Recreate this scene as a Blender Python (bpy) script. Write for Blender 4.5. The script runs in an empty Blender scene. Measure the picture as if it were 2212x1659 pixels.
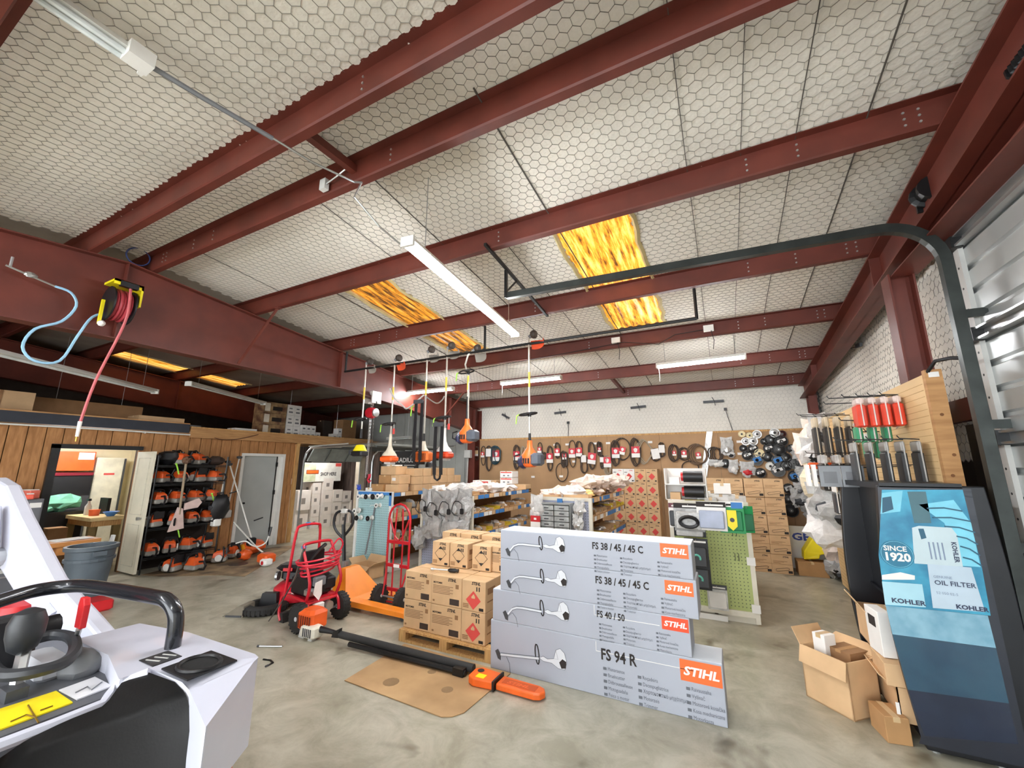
import bpy, bmesh, math, random
import numpy as np
from mathutils import Vector, Matrix
random.seed(7)
SC = bpy.context.scene
COL = SC.collection
PI = math.pi

# ---------------------------------------------------------------- camera
cam = bpy.data.objects.new('camera', bpy.data.cameras.new('camera'))
COL.objects.link(cam)
cam.location = (0, 0, 1.8205)
cam.rotation_euler = (math.radians(90 + 11.413), 0, math.radians(27.14))
cam.data.sensor_fit = 'HORIZONTAL'
cam.data.sensor_width = 36
cam.data.lens = 875.2 / 2212 * 36
cam.data.clip_start = .02
SC.camera = cam
# ---------------------------------------------------------------- world, exposure
W = bpy.data.worlds.new('world'); SC.world = W; W.use_nodes = True
W.node_tree.nodes['Background'].inputs[0].default_value = (.93, .97, 1, 1)
W.node_tree.nodes['Background'].inputs[1].default_value = 4.2
SC.view_settings.view_transform = 'Standard'
SC.view_settings.look = 'None'
SC.view_settings.exposure = .9
SC.view_settings.gamma = 1
SC.view_settings.use_curve_mapping = False
TUBE_POWER = 75.0

# ---------------------------------------------------------------- helpers
def lin(c):
    c /= 255
    return c / 12.92 if c <= .04045 else ((c + .055) / 1.055) ** 2.4
_M = {}
def mat(name, rgb, rough=.6, metal=0, var=.1, scale=6, bump=0, bscale=40, emit=0, trans=0, alpha=1, coat=0, rgb2=None, stretch=None):
    """procedural principled material: noise-varied colour, optional bump"""
    if name in _M: return _M[name]
    m = bpy.data.materials.new(name); m.use_nodes = True
    nt = m.node_tree; N = nt.nodes; L = nt.links
    p = N['Principled BSDF']
    c = [lin(v) for v in rgb]
    p.inputs['Roughness'].default_value = rough
    p.inputs['Metallic'].default_value = metal
    tc = N.new('ShaderNodeTexCoord'); src = tc.outputs['Object']
    if stretch:
        mp = N.new('ShaderNodeMapping'); mp.inputs['Scale'].default_value = stretch
        L.new(src, mp.inputs['Vector']); src = mp.outputs['Vector']
    nz = N.new('ShaderNodeTexNoise'); nz.inputs['Scale'].default_value = scale; nz.inputs['Detail'].default_value = 4.2
    L.new(src, nz.inputs['Vector'])
    rp = N.new('ShaderNodeValToRGB')
    d = [lin(v) for v in rgb2] if rgb2 else [v * (1 - var) for v in c]
    b = c if rgb2 else [min(1, v * (1 + var)) for v in c]
    rp.color_ramp.elements[0].position = .35; rp.color_ramp.elements[1].position = .65
    rp.color_ramp.elements[0].color = (*d, 1); rp.color_ramp.elements[1].color = (*b, 1)
    L.new(nz.outputs['Fac'], rp.inputs['Fac']); L.new(rp.outputs['Color'], p.inputs['Base Color'])
    if emit:
        L.new(rp.outputs['Color'], p.inputs['Emission Color']); p.inputs['Emission Strength'].default_value = emit
    if trans: p.inputs['Transmission Weight'].default_value = trans
    if alpha < 1: p.inputs['Alpha'].default_value = alpha
    if coat: p.inputs['Coat Weight'].default_value = coat
    if bump:
        n2 = N.new('ShaderNodeTexNoise'); n2.inputs['Scale'].default_value = bscale; L.new(src, n2.inputs['Vector'])
        bp = N.new('ShaderNodeBump'); bp.inputs['Strength'].default_value = bump; bp.inputs['Distance'].default_value = .02
        L.new(n2.outputs['Fac'], bp.inputs['Height']); L.new(bp.outputs['Normal'], p.inputs['Normal'])
    _M[name] = m
    return m

class MB:
    """collects shapes, then builds ONE mesh object"""
    def __init__(s): s.v = []; s.f = []
    def add(s, vs, fs):
        o = len(s.v); s.v += [tuple(v) for v in vs]; s.f += [tuple(i + o for i in f) for f in fs]; return s
    def bx(s, x0, x1, y0, y1, z0, z1):
        return s.add([(x, y, z) for z in (z0, z1) for y in (y0, y1) for x in (x0, x1)],
                     [(0, 2, 3, 1), (4, 5, 7, 6), (0, 1, 5, 4), (2, 6, 7, 3), (0, 4, 6, 2), (1, 3, 7, 5)])
    def bc(s, c, d, rz=0, rx=0, ry=0):
        M = Matrix.Translation(c) @ Matrix.Rotation(rz, 4, 'Z') @ Matrix.Rotation(ry, 4, 'Y') @ Matrix.Rotation(rx, 4, 'X')
        vs = [M @ Vector((x * d[0] / 2, y * d[1] / 2, z * d[2] / 2)) for z in (-1, 1) for y in (-1, 1) for x in (-1, 1)]
        return s.add(vs, [(0, 2, 3, 1), (4, 5, 7, 6), (0, 1, 5, 4), (2, 6, 7, 3), (0, 4, 6, 2), (1, 3, 7, 5)])
    def rb(s, x0, x1, y0, y1, z0, z1, b=.01):
        """box with chamfered edges"""
        vs = []; 
        for z, i in ((z0, b), (z0 + b, 0), (z1 - b, 0), (z1, b)):
            for (x, y) in ((x0 + i + b, y0 + i), (x1 - i - b, y0 + i), (x1 - i, y0 + i + b), (x1 - i, y1 - i - b), (x1 - i - b, y1 - i), (x0 + i + b, y1 - i), (x0 + i, y1 - i - b), (x0 + i, y0 + i + b)):
                vs.append((x, y, z))
        fs = [tuple(range(7, -1, -1)), tuple(range(24, 32))]
        for k in range(3):
            for j in range(8): fs.append((k * 8 + j, k * 8 + (j + 1) % 8, k * 8 + 8 + (j + 1) % 8, k * 8 + 8 + j))
        return s.add(vs, fs)
    def cyl(s, p, q, r, n=10, r2=None):
        p = Vector(p); q = Vector(q); d = (q - p).normalized(); r2 = r if r2 is None else r2
        a = d.orthogonal().normalized(); b = d.cross(a)
        vs = []
        for c, rr in ((p, r), (q, r2)):
            for k in range(n):
                t = 2 * PI * k / n; vs.append(c + (a * math.cos(t) + b * math.sin(t)) * rr)
        return s.add(vs, [tuple(range(n - 1, -1, -1)), tuple(range(n, 2 * n))] + [(k, (k + 1) % n, n + (k + 1) % n, n + k) for k in range(n)])
    def tube(s, pts, r, n=6, closed=False, flat=None):
        P = [Vector(p) for p in pts]; m = len(P); vs = []; a = None
        for i in range(m):
            if closed: d = P[(i + 1) % m] - P[i - 1]
            else: d = P[min(i + 1, m - 1)] - P[max(i - 1, 0)]
            d.normalize()
            if a is None: a = d.orthogonal().normalized()
            else:
                a = a - d * a.dot(d)
                a = a.normalized() if a.length > 1e-6 else d.orthogonal().normalized()
            b = d.cross(a); rr = r[i] if isinstance(r, (list, tuple)) else r
            for k in range(n):
                t = 2 * PI * k / n; vs.append(P[i] + (a * math.cos(t) + b * math.sin(t)) * rr)
        fs = [(i * n + k, i * n + (k + 1) % n, ((i + 1) % m) * n + (k + 1) % n, ((i + 1) % m) * n + k) for i in range(m if closed else m - 1) for k in range(n)]
        if not closed: fs += [tuple(range(n - 1, -1, -1)), tuple(range((m - 1) * n, m * n))]
        return s.add(vs, fs)
    def stube(s, pts, r, n=6):
        """tube along a smooth curve through the points"""
        P = [Vector(p) for p in pts]; out = []
        for i in range(len(P) - 1):
            a, b, c, d = P[max(i - 1, 0)], P[i], P[i + 1], P[min(i + 2, len(P) - 1)]
            for k in range(4):
                t = k / 4; out.append(.5 * (2 * b + (c - a) * t + (2 * a - 5 * b + 4 * c - d) * t * t + (3 * b - a - 3 * c + d) * t ** 3))
        return s.tube(out + [P[-1]], r, n)
    def lathe(s, prof, c=(0, 0, 0), n=16, axis='Z'):
        vs = []
        for r, h in prof:
            for k in range(n):
                t = 2 * PI * k / n; x, y = r * math.cos(t), r * math.sin(t)
                vs.append({'Z': (x, y, h), 'Y': (x, h, -y), 'X': (h, x, y)}[axis])
        vs = [(v[0] + c[0], v[1] + c[1], v[2] + c[2]) for v in vs]; m = len(prof)
        fs = [(i * n + k, i * n + (k + 1) % n, (i + 1) * n + (k + 1) % n, (i + 1) * n + k) for i in range(m - 1) for k in range(n)]
        fs += [tuple(range(n - 1, -1, -1)), tuple(range((m - 1) * n, m * n))]
        return s.add(vs, fs)
    def prism(s, poly, a0, a1, axis='Y'):
        """polygon (two coordinates) pushed along an axis"""
        n = len(poly); vs = []
        for a in (a0, a1):
            for p in poly: vs.append({'Y': (p[0], a, p[1]), 'X': (a, p[0], p[1]), 'Z': (p[0], p[1], a)}[axis])
        return s.add(vs, [tuple(range(n - 1, -1, -1)), tuple(range(n, 2 * n))] + [(k, (k + 1) % n, n + (k + 1) % n, n + k) for k in range(n)])
    def quad(s, *p): return s.add(p, [tuple(range(len(p)))])
    def loft(s, rings, cap=True):
        n = len(rings[0]); vs = [p for r in rings for p in r]; m = len(rings)
        fs = [(i * n + k, i * n + (k + 1) % n, (i + 1) * n + (k + 1) % n, (i + 1) * n + k) for i in range(m - 1) for k in range(n)]
        if cap: fs += [tuple(range(n - 1, -1, -1)), tuple(range((m - 1) * n, m * n))]
        return s.add(vs, fs)
    def blob(s, c, r, seed=0, k=.25, nu=9, nv=6):
        """lumpy ball"""
        R = random.Random(seed); vs = [(c[0], c[1], c[2] - r[2])]
        for j in range(1, nv):
            ph = PI * j / nv
            for i in range(nu):
                th = 2 * PI * i / nu + R.uniform(-.15, .15); q = 1 + R.uniform(-k, k)
                vs.append((c[0] + r[0] * q * math.sin(ph) * math.cos(th), c[1] + r[1] * q * math.sin(ph) * math.sin(th), c[2] - r[2] * q * math.cos(ph)))
        vs.append((c[0], c[1], c[2] + r[2])); t = len(vs) - 1
        fs = [(0, 1 + (i + 1) % nu, 1 + i) for i in range(nu)]
        for j in range(nv - 2):
            for i in range(nu): fs.append((1 + j * nu + i, 1 + j * nu + (i + 1) % nu, 1 + (j + 1) * nu + (i + 1) % nu, 1 + (j + 1) * nu + i))
        fs += [(1 + (nv - 2) * nu + i, 1 + (nv - 2) * nu + (i + 1) % nu, t) for i in range(nu)]
        return s.add(vs, fs)
    def tf(s, M):
        s.v = [tuple(M @ Vector(v)) for v in s.v]; return s
    def build(s, name, m, parent=None, smooth=False, bevel=0, loc=None, kind=None):
        me = bpy.data.meshes.new(name); me.from_pydata(s.v, [], s.f); me.validate()
        bm = bmesh.new(); bm.from_mesh(me); bmesh.ops.recalc_face_normals(bm, faces=bm.faces)
        bm.to_mesh(me); bm.free()
        if m: me.materials.append(m)
        o = bpy.data.objects.new(name, me); COL.objects.link(o)
        if parent: o.parent = parent
        if loc: o.location = loc
        if smooth:
            for p in me.polygons: p.use_smooth = True
            me.set_sharp_from_angle(angle=math.radians(42))
        if bevel:
            b = o.modifiers.new('bevel', 'BEVEL'); b.width = bevel; b.segments = 2; b.limit_method = 'ANGLE'
        if kind: o['kind'] = kind
        return o
def tag(o, label=None, cat=None, group=None, kind=None):
    if label: o['label'] = label
    if cat: o['category'] = cat
    if group: o['group'] = group
    if kind: o['kind'] = kind
    return o
def thing(name, label, cat, loc=(0, 0, 0), rz=0, group=None, rx=0, ry=0):
    o = bpy.data.objects.new(name, None); COL.objects.link(o)
    o.empty_display_size = .05
    o.location = loc; o.rotation_euler = (rx, ry, rz)
    return tag(o, label, cat, group)
def kids(o): return [c for c in bpy.data.objects if c.parent == o]
def dup(o, label=None, loc=None, rz=None, parent=None, rx=None, ry=None, scale=None):
    c = o.copy(); COL.objects.link(c)
    if parent: c.parent = parent
    if label: c['label'] = label
    if loc is not None: c.location = loc
    e = list(c.rotation_euler)
    if rx is not None: e[0] = rx
    if ry is not None: e[1] = ry
    if rz is not None: e[2] = rz
    c.rotation_euler = e
    if scale: c.scale = scale if isinstance(scale, (tuple, list)) else (scale,) * 3
    for ch in list(o.children): dup(ch, parent=c)
    return c
ORD = ['first', 'second', 'third', 'fourth', 'fifth', 'sixth', 'seventh', 'eighth', 'ninth', 'tenth', 'eleventh', 'twelfth', 'thirteenth', 'fourteenth', 'fifteenth',
       'sixteenth', 'seventeenth', 'eighteenth', 'nineteenth', 'twentieth']
def text_mesh(s, size, bold=0, shear=0, align='LEFT', sx=1):
    key = ('t', s, size, bold, shear, align, sx)
    if key in _M: return _M[key]
    cu = bpy.data.curves.new('lettering', 'FONT'); cu.body = s; cu.size = size; cu.shear = shear; cu.offset = bold
    cu.align_x = align; cu.space_line = 1.22; cu.resolution_u = 2
    o = bpy.data.objects.new('lettering', cu); COL.objects.link(o)
    dg = bpy.context.evaluated_depsgraph_get(); me = bpy.data.meshes.new_from_object(o.evaluated_get(dg))
    bpy.data.objects.remove(o); me.name = 'lettering'
    if sx != 1: me.transform(Matrix.Diagonal((sx, 1, 1, 1)))
    _M[key] = me
    return me
def text(s, m, parent, loc, size, rot=(PI / 2, 0, 0), bold=0, shear=0, align='LEFT', name='lettering', sx=1):
    """flat print lying on a face; default reads towards -Y"""
    me = text_mesh(s, size, bold, shear, align, sx)
    if me.materials and me.materials[0] != m: me = me.copy(); me.materials.clear()
    if not me.materials: me.materials.append(m)
    o = bpy.data.objects.new(name, me); COL.objects.link(o); o.parent = parent; o.location = loc; o.rotation_euler = rot
    return o
def arc(c, r, a0, a1, n, plane='XZ', r2=None):
    out = []; r2 = r if r2 is None else r2
    for k in range(n + 1):
        t = math.radians(a0 + (a1 - a0) * k / n); u, w = r * math.cos(t), r2 * math.sin(t)
        out.append({'XZ': (c[0] + u, c[1], c[2] + w), 'YZ': (c[0], c[1] + u, c[2] + w), 'XY': (c[0] + u, c[1] + w, c[2])}[plane])
    return out

# ---------------------------------------------------------------- materials
RED = mat('red_oxide_paint', (98, 43, 32), .5, var=.16, scale=3)
INSUL = mat('white_insulation', (234, 230, 220), .95, var=.06, scale=1.2, bump=.25, bscale=30)
WIRE = mat('galvanised_wire', (150, 146, 138), .5, .2)
CARD = mat('cardboard', (212, 176, 134), .8, var=.07, scale=5)
CARD2 = mat('cardboard_inside', (180, 138, 92), .85, var=.07)
CARD3 = mat('dark_cardboard', (150, 112, 76), .85, var=.1)
INK = mat('black_print', (40, 34, 32), .7, var=.02)
BLACK = mat('black_plastic', (24, 24, 27), .45, var=.1)
BLACKM = mat('black_steel', (34, 35, 36), .4, .4, var=.15)
WHITE = mat('white_paint', (236, 235, 230), .5, var=.03)
PAPER = mat('white_paper', (240, 238, 234), .7, var=.03)
ORANGE = mat('orange_plastic', (238, 98, 36), .4, var=.08)
REDP = mat('red_plastic', (200, 34, 40), .4, var=.08)
REDPRINT = mat('red_print', (216, 78, 72), .7, var=.04)
STEEL = mat('bright_steel', (196, 198, 198), .3, .85, var=.08)
GREY = mat('grey_plastic', (120, 122, 126), .5, var=.08)
DGREY = mat('dark_grey_plastic', (66, 68, 72), .5, var=.1)
LGREY = mat('light_grey_plastic', (196, 196, 192), .5, var=.06)
RUBBER = mat('rubber', (38, 37, 36), .8, var=.15, scale=20)
YELLOW = mat('yellow_plastic', (246, 226, 26), .45, var=.04)
GREEN = mat('lime_ribbon', (168, 232, 82), .6, var=.05)
TGREEN = mat('green_card', (30, 150, 84), .5, var=.06)
BLUE = mat('blue_label', (62, 128, 196), .6, var=.06)
WOOD = mat('pine_wood', (214, 172, 112), .7, rgb2=(180, 134, 80), scale=5, stretch=(12, 12, 1))
PLYW = mat('raw_plywood', (196, 150, 100), .75, rgb2=(170, 124, 78), scale=3, stretch=(1, 1, 8))
PANELW = mat('brown_panelling', (186, 134, 84), .7, rgb2=(158, 108, 64), scale=4, stretch=(6, 6, 1))
PEGB = mat('brown_pegboard', (176, 140, 102), .75, var=.08, scale=2, bump=.05)
PEGY = mat('tan_pegboard', (224, 192, 142), .7, var=.05, scale=2)
BAGW = mat('clear_bag_plastic', (226, 226, 224), .22, var=.12, scale=14, bump=.8, bscale=18, alpha=.72)
BAGP = mat('white_poly_bag', (240, 236, 232), .35, var=.08, scale=9, bump=.6, bscale=20)
BAGR = mat('pinkish_poly_bag', (248, 228, 216), .4, var=.1, scale=7, bump=.6, bscale=16)
BAGG = mat('grey_poly_bag', (172, 172, 170), .25, var=.2, scale=8, bump=.8, bscale=14)

# ================================================================ SETTING
def floor_mat():
    m = bpy.data.materials.new('polished_concrete'); m.use_nodes = True
    nt = m.node_tree; N = nt.nodes; L = nt.links; p = N['Principled BSDF']
    tc = N.new('ShaderNodeTexCoord')
    def noise(scale, det, lo, hi, ca, cb, rough=.55):
        n = N.new('ShaderNodeTexNoise'); n.inputs['Scale'].default_value = scale; n.inputs['Detail'].default_value = det; n.inputs['Roughness'].default_value = rough
        n.inputs['Distortion'].default_value = .6
        L.new(tc.outputs['Object'], n.inputs['Vector'])
        r = N.new('ShaderNodeValToRGB'); r.color_ramp.elements[0].position = lo; r.color_ramp.elements[1].position = hi
        r.color_ramp.elements[0].color = (*[lin(v) for v in ca], 1); r.color_ramp.elements[1].color = (*[lin(v) for v in cb], 1)
        L.new(n.outputs['Fac'], r.inputs['Fac']); return r.outputs['Color'], n.outputs['Fac']
    a, _ = noise(.75, 6, .34, .66, (164, 160, 142), (198, 194, 177))
    b, _ = noise(3.2, 8, .38, .62, (206, 204, 196), (255, 255, 255), .7)
    d, f3 = noise(1.7, 3, .27, .40, (132, 118, 96), (255, 255, 255), .6)
    for q in (b, d):
        x = N.new('ShaderNodeMix'); x.data_type = 'RGBA'; x.blend_type = 'MULTIPLY'; x.inputs[0].default_value = .8
        L.new(a, x.inputs[6]); L.new(q, x.inputs[7]); a = x.outputs[2]
    L.new(a, p.inputs['Base Color'])
    n = N.new('ShaderNodeTexNoise'); n.inputs['Scale'].default_value = 2.5; L.new(tc.outputs['Object'], n.inputs['Vector'])
    mr = N.new('ShaderNodeMapRange'); mr.inputs[3].default_value = .22; mr.inputs[4].default_value = .5
    L.new(n.outputs['Fac'], mr.inputs[0]); L.new(mr.outputs[0], p.inputs['Roughness'])
    return m
MB().bx(-16, 2.2, -6, 11, -.15, 0).build('floor', floor_mat(), kind='structure')

def zr(y): return 4.451 - .0981 * abs(y - 1.91)          # underside of the roof insulation

def hexes(name, P, nu, nv, s, sag, keep=None, wire=.0011, m=None):
    """insulation pillowing between hexagonal netting; P(u, v, d) maps a plane point and a bulge to space"""
    U = s; V = s * .8660254 ; R = s / math.sqrt(3)
    verts = {}; vl = []; faces = []; segs = set(); cents = []
    def vid(u, v):
        k = (round(u / (s * .25)), round(v / (R * .25)))
        if k not in verts: verts[k] = len(vl); vl.append((u, v, 0))
        return verts[k]
    for j in range(nv):
        for i in range(nu):
            cu = (i + .5 * (j % 2)) * U; cv = j * V
            if keep and not keep(cu, cv): continue
            ids = [vid(cu + R * math.cos(PI / 6 + k * PI / 3), cv + R * math.sin(PI / 6 + k * PI / 3)) for k in range(6)]
            c = len(vl); vl.append((cu, cv, sag * random.uniform(.5, 1.3)))
            for k in range(6):
                a, b = ids[k], ids[(k + 1) % 6]
                faces.append((c, a, b)); segs.add((min(a, b), max(a, b)))
    co = [P(*v) for v in vl]
    me = bpy.data.meshes.new(name); me.from_pydata(co, [], faces)
    me.polygons.foreach_set('use_smooth', np.ones(len(faces), bool)); me.materials.append(m or INSUL)
    o = bpy.data.objects.new(name, me); COL.objects.link(o); o['kind'] = 'structure'
    if wire:
        w = wire; wv = []; wf = []
        for a, b in segs:
            u0, v0, _ = vl[a]; u1, v1, _ = vl[b]; dx, dy = u1 - u0, v1 - v0; l = math.hypot(dx, dy); px, py = -dy / l * w, dx / l * w
            k = len(wv)
            wv += [P(u0 + px, v0 + py, .002), P(u0, v0, .006), P(u0 - px, v0 - py, .002), P(u1 + px, v1 + py, .002), P(u1, v1, .006), P(u1 - px, v1 - py, .002)]
            wf += [(k, k + 1, k + 4, k + 3), (k + 1, k + 2, k + 5, k + 4)]
        wm = bpy.data.meshes.new('hexagonal_netting'); wm.from_pydata(wv, [], wf); wm.materials.append(WIRE)
        x = bpy.data.objects.new('hexagonal_netting', wm); COL.objects.link(x); x.parent = o; x['kind'] = 'stuff'
    return o
S = .085
SKY_A, SKY_B = (-1.42, -.60, 3.60, 6.45), (-4.58, -3.80, 3.60, 6.45)
def outside(r, x, y): return not (r[0] < x < r[1] and r[2] < y < r[3])
X0 = -6.4
def keep_back(u, v):
    x, y = u + X0, v + 1.91
    return outside(SKY_A, x, y) and outside(SKY_B, x, y) and y < 10.15
hexes('ceiling', lambda u, v, d: (u + X0, 1.91 + v, zr(1.91 + v) - d), int(8.3 / S), int(8.3 / S / .866), S, .011, keep_back)
hexes('ceiling_front', lambda u, v, d: (u + X0, 1.91 - v, zr(1.91 - v) - d), int(8.3 / S), int(2.9 / S / .866), S, .011)
MB().bx(X0, 1.9, -6, -.9, 4.2, 4.25).build('ceiling_rear', INSUL, kind='structure')
# the outer roof skin keeps daylight out; it is open at the fibreglass skylights
SKIN = mat('roof_metal', (120, 122, 120), .5, .3)
sk = MB()
def roofquad(x0, x1, y0, y1, dz=.06):
    sk.quad((x0, y0, zr(y0) + dz), (x1, y0, zr(y0) + dz), (x1, y1, zr(y1) + dz), (x0, y1, zr(y1) + dz))
roofquad(-16, 2.2, -6, 1.91); roofquad(-16, 2.2, 1.91, 3.6); roofquad(-16, 2.2, 6.45, 11)
for a, b in ((-16, -12.1), (-11.35, -4.58), (-3.8, -1.42), (-.6, 2.2)): roofquad(a, b, 3.6, 6.45)
sk.build('roof_deck', SKIN, kind='structure')
LINER = mat('dimmed_liner', (150, 143, 132), .7, var=.15, scale=2)  # ceiling lining darkened in colour to stand for the unlit left bay
lc = MB()
def linq(x0, x1, y0, y1): lc.quad((x0, y0, zr(y0)), (x1, y0, zr(y0)), (x1, y1, zr(y1)), (x0, y1, zr(y1)))
linq(-15.5, -6.4, -6, 1.91); linq(-15.5, -6.4, 1.91, 3.6); linq(-15.5, -6.4, 6.45, 10.5); linq(-15.5, -12.1, 3.6, 6.45); linq(-11.35, -6.4, 3.6, 6.45)
lc.build('ceiling_left_bay', LINER, kind='structure')
# dark tape seams in the insulation, running down the slope
SEAM = mat('dark_seam', (84, 80, 74), .8)
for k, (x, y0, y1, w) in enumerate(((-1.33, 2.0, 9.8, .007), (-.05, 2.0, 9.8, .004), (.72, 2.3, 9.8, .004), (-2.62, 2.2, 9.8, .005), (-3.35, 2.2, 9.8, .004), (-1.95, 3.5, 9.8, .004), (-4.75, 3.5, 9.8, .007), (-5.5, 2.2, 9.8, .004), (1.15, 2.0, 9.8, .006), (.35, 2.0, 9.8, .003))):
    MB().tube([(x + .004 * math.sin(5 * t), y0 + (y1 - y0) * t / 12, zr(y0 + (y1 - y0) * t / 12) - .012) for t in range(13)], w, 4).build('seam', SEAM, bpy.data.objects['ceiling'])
# ---- fibreglass skylights: rusty amber corrugated sheets whose own emission stands in for daylight
def sky_mat(name, emit, dark):
    m = bpy.data.materials.new(name); m.use_nodes = True; nt = m.node_tree; N = nt.nodes; L = nt.links; p = N['Principled BSDF']
    tc = N.new('ShaderNodeTexCoord'); mp = N.new('ShaderNodeMapping'); mp.inputs['Scale'].default_value = (9, 1.0, 1); L.new(tc.outputs['Object'], mp.inputs['Vector'])
    n = N.new('ShaderNodeTexNoise'); n.inputs['Scale'].default_value = 1.7; n.inputs['Detail'].default_value = 8; n.inputs['Roughness'].default_value = .7; L.new(mp.outputs[0], n.inputs['Vector'])
    r = N.new('ShaderNodeValToRGB'); e = r.color_ramp.elements
    e[0].position = .38 + dark; e[0].color = (*[lin(v) for v in (84, 52, 22)], 1)
    e[1].position = .66 + dark; e[1].color = (*[lin(v) for v in (255, 206, 120)], 1)
    q = e.new(.5 + dark); q.color = (*[lin(v) for v in (226, 146, 42)], 1)
    L.new(n.outputs['Fac'], r.inputs['Fac']); L.new(r.outputs['Color'], p.inputs['Base Color']); L.new(r.outputs['Color'], p.inputs['Emission Color'])
    p.inputs['Emission Strength'].default_value = emit; p.inputs['Roughness'].default_value = .4
    return m
def skylight(idx, r, m):
    t = thing('skylight', ['amber corrugated skylight panel nearest the garage door', 'dark rusty corrugated skylight panel left of the long tube lamp', 'bright amber skylight strip over the left bay'][idx], 'skylight', ((r[0] + r[1]) / 2, r[2], zr(r[2])))
    n = 40; x0, y0 = t.location[0], t.location[1]
    ring = lambda y: [(r[0] + (r[1] - r[0]) * k / n - x0, y - y0, zr(y) + .03 - zr(r[2]) + .014 * math.cos(k / n * 2 * PI * 6)) for k in range(n + 1)]
    mb = MB(); a, b = ring(r[2]), ring(r[3]); mb.add(a + b, [(k, k + 1, n + 2 + k, n + 1 + k) for k in range(n)]); mb.build('corrugated_sheet', m, t, smooth=True)
    fr = MB()
    for s in (0, 1):
        x = r[s] - x0; R = random.Random(s + idx)
        fr.tube([(x + R.uniform(-.03, .03), r[2] - y0 + (r[3] - r[2]) * k / 14, zr(r[2] + (r[3] - r[2]) * k / 14) - zr(r[2]) + .004) for k in range(15)], .03, 5)
    fr.build('frayed_edge', mat('yellowed_insulation', (206, 190, 140), .7), t, smooth=True)
skylight(0, SKY_A, sky_mat('amber_fibreglass', .95, .0)); skylight(1, SKY_B, sky_mat('rusty_fibreglass', .5, .06)); skylight(2, (-12.1, -11.35, 3.6, 6.45), sky_mat('amber_fibreglass_far', .8, -.04))

# ---- walls
hexes('wall_back', lambda u, v, d: (u + X0, 10.14 - d, 2.4 + v), int(8.3 / S), 17, S, .026, wire=.0008)
MB().bx(-6.5, 2.1, 10.16, 10.3, 0, 4).build('wall_back_sheet', SKIN, kind='structure')
GW = mat('grey_liner_wall', (186, 188, 184), .6, var=.12, scale=1.5)
wb = MB().bx(-15.5, -6.5, 10.16, 10.3, 0, 4).build('wall_back_left', GW, kind='structure')
for k in range(9): MB().bx(-9.5 + k * .34, -9.47 + k * .34, 10.135, 10.16, 0, 3.7).build('rib', GW, wb)
hexes('wall_right', lambda u, v, d: (1.86 - d, 4.22 + u, 1.9 + v), int(5.9 / S), 25, S, .028, wire=.0005)
MB().bx(1.9, 2.05, 4.2, 10.3, 0, 4.4).build('wall_right_sheet', mat('shade_dark_sheet', (40, 40, 42), .6), kind='structure')  # sheet coloured near black for the shadow gap behind the board
MB().bx(1.84, 1.9, -1.0, 4.25, 3.66, 4.5).build('wall_right_header', mat('header_brown', (96, 74, 62), .7), kind='structure')
MB().bx(1.9, 2.05, -6, -.95, 0, 4.4).build('wall_right_rear', INSUL, kind='structure')
MB().bx(-15.6, -15.5, -6, 10.3, 0, 4.4).build('wall_left', mat('dark_liner', (92, 84, 80), .8), kind='structure')
MB().bx(-15.5, -7.0, -6.1, -6, 0, 4.4).build('wall_front_left_blocker', LINER, kind='structure')  # unseen wall added to keep daylight out of the left bay
MB().bx(1.78, 1.9, 4.22, 10.1, 2.18, 2.36).build('wall_girt', RED, kind='structure')

# ---- garage door in the right wall
GAL = mat('galvanised_door_panel', (196, 200, 200), .32, .55, var=.05, scale=2)
gd = tag(thing('door_1', loc=(1.75, 4.13, 0), label=None, cat=None), kind='structure')
prof = []
for zb, zt in ((0, .5), (.5, 1.24), (1.24, 2.01), (2.01, 2.75), (2.75, 3.48), (3.48, 3.72)):
    n = max(1, round((zt - zb - .03) / .185)); pts = []; h = (zt - zb - .012) / n
    for k in range(n):
        z = zb + k * h; pts += [(.0, z), (.0, z + h - .05), (.022, z + h - .036), (.022, z + h - .014), (.0, z + h)]
    pl = pts + [(.05, zt - .012), (.05, zb)]
    v = []; 
    mb = MB(); mb.prism(pl, 0, -5.05, 'Y'); mb.build('panel', GAL, gd)
for z in (.5, 1.24, 2.01, 2.75, 3.48):
    MB().prism([(-.06, z - .045), (-.06, z - .03), (-.01, z - .03), (-.01, z + .03), (-.06, z + .03), (-.06, z + .045), (0.0, z + .045), (0.0, z - .045)], -.1, -4.7, 'Y').build('strut', STEEL, gd)
    h = MB().bx(-.075, -.01, -.14, .0, z - .05, z + .05).cyl((-.05, -.02, z), (-.05, .12, z), .011, 8).cyl((-.05, .06, z), (-.05, .1, z), .03, 10).build('hinge_roller', BLACKM, gd)
st = MB().bx(-.03, .0, -.10, -.03, .02, 3.5)
st.build('end_stile', LGREY, gd)
for k in range(20): MB().cyl((-.032, -.06, .15 + k * .165), (-.027, -.06, .15 + k * .165), .009, 6).build('stile_bolt', BLACKM, gd)
MB().bx(-.01, .05, -.03, .06, 0, 3.7).build('weather_strip', BLACKM, gd)
tr = tag(thing('door_track', 'black curved overhead door track beside the garage door', 'track', (1.6, 3.93, 0)))
TRK = mat('dark_track_steel', (58, 62, 60), .4, .6, var=.2)
path = [(.0, 0, 0), (0, 0, 3.3)] + [(p[0], 0, p[2]) for p in arc((-.36, 0, 3.3), .36, 0, 90, 9)][1:] + [(-3.64, -.08, 3.73)]
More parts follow.
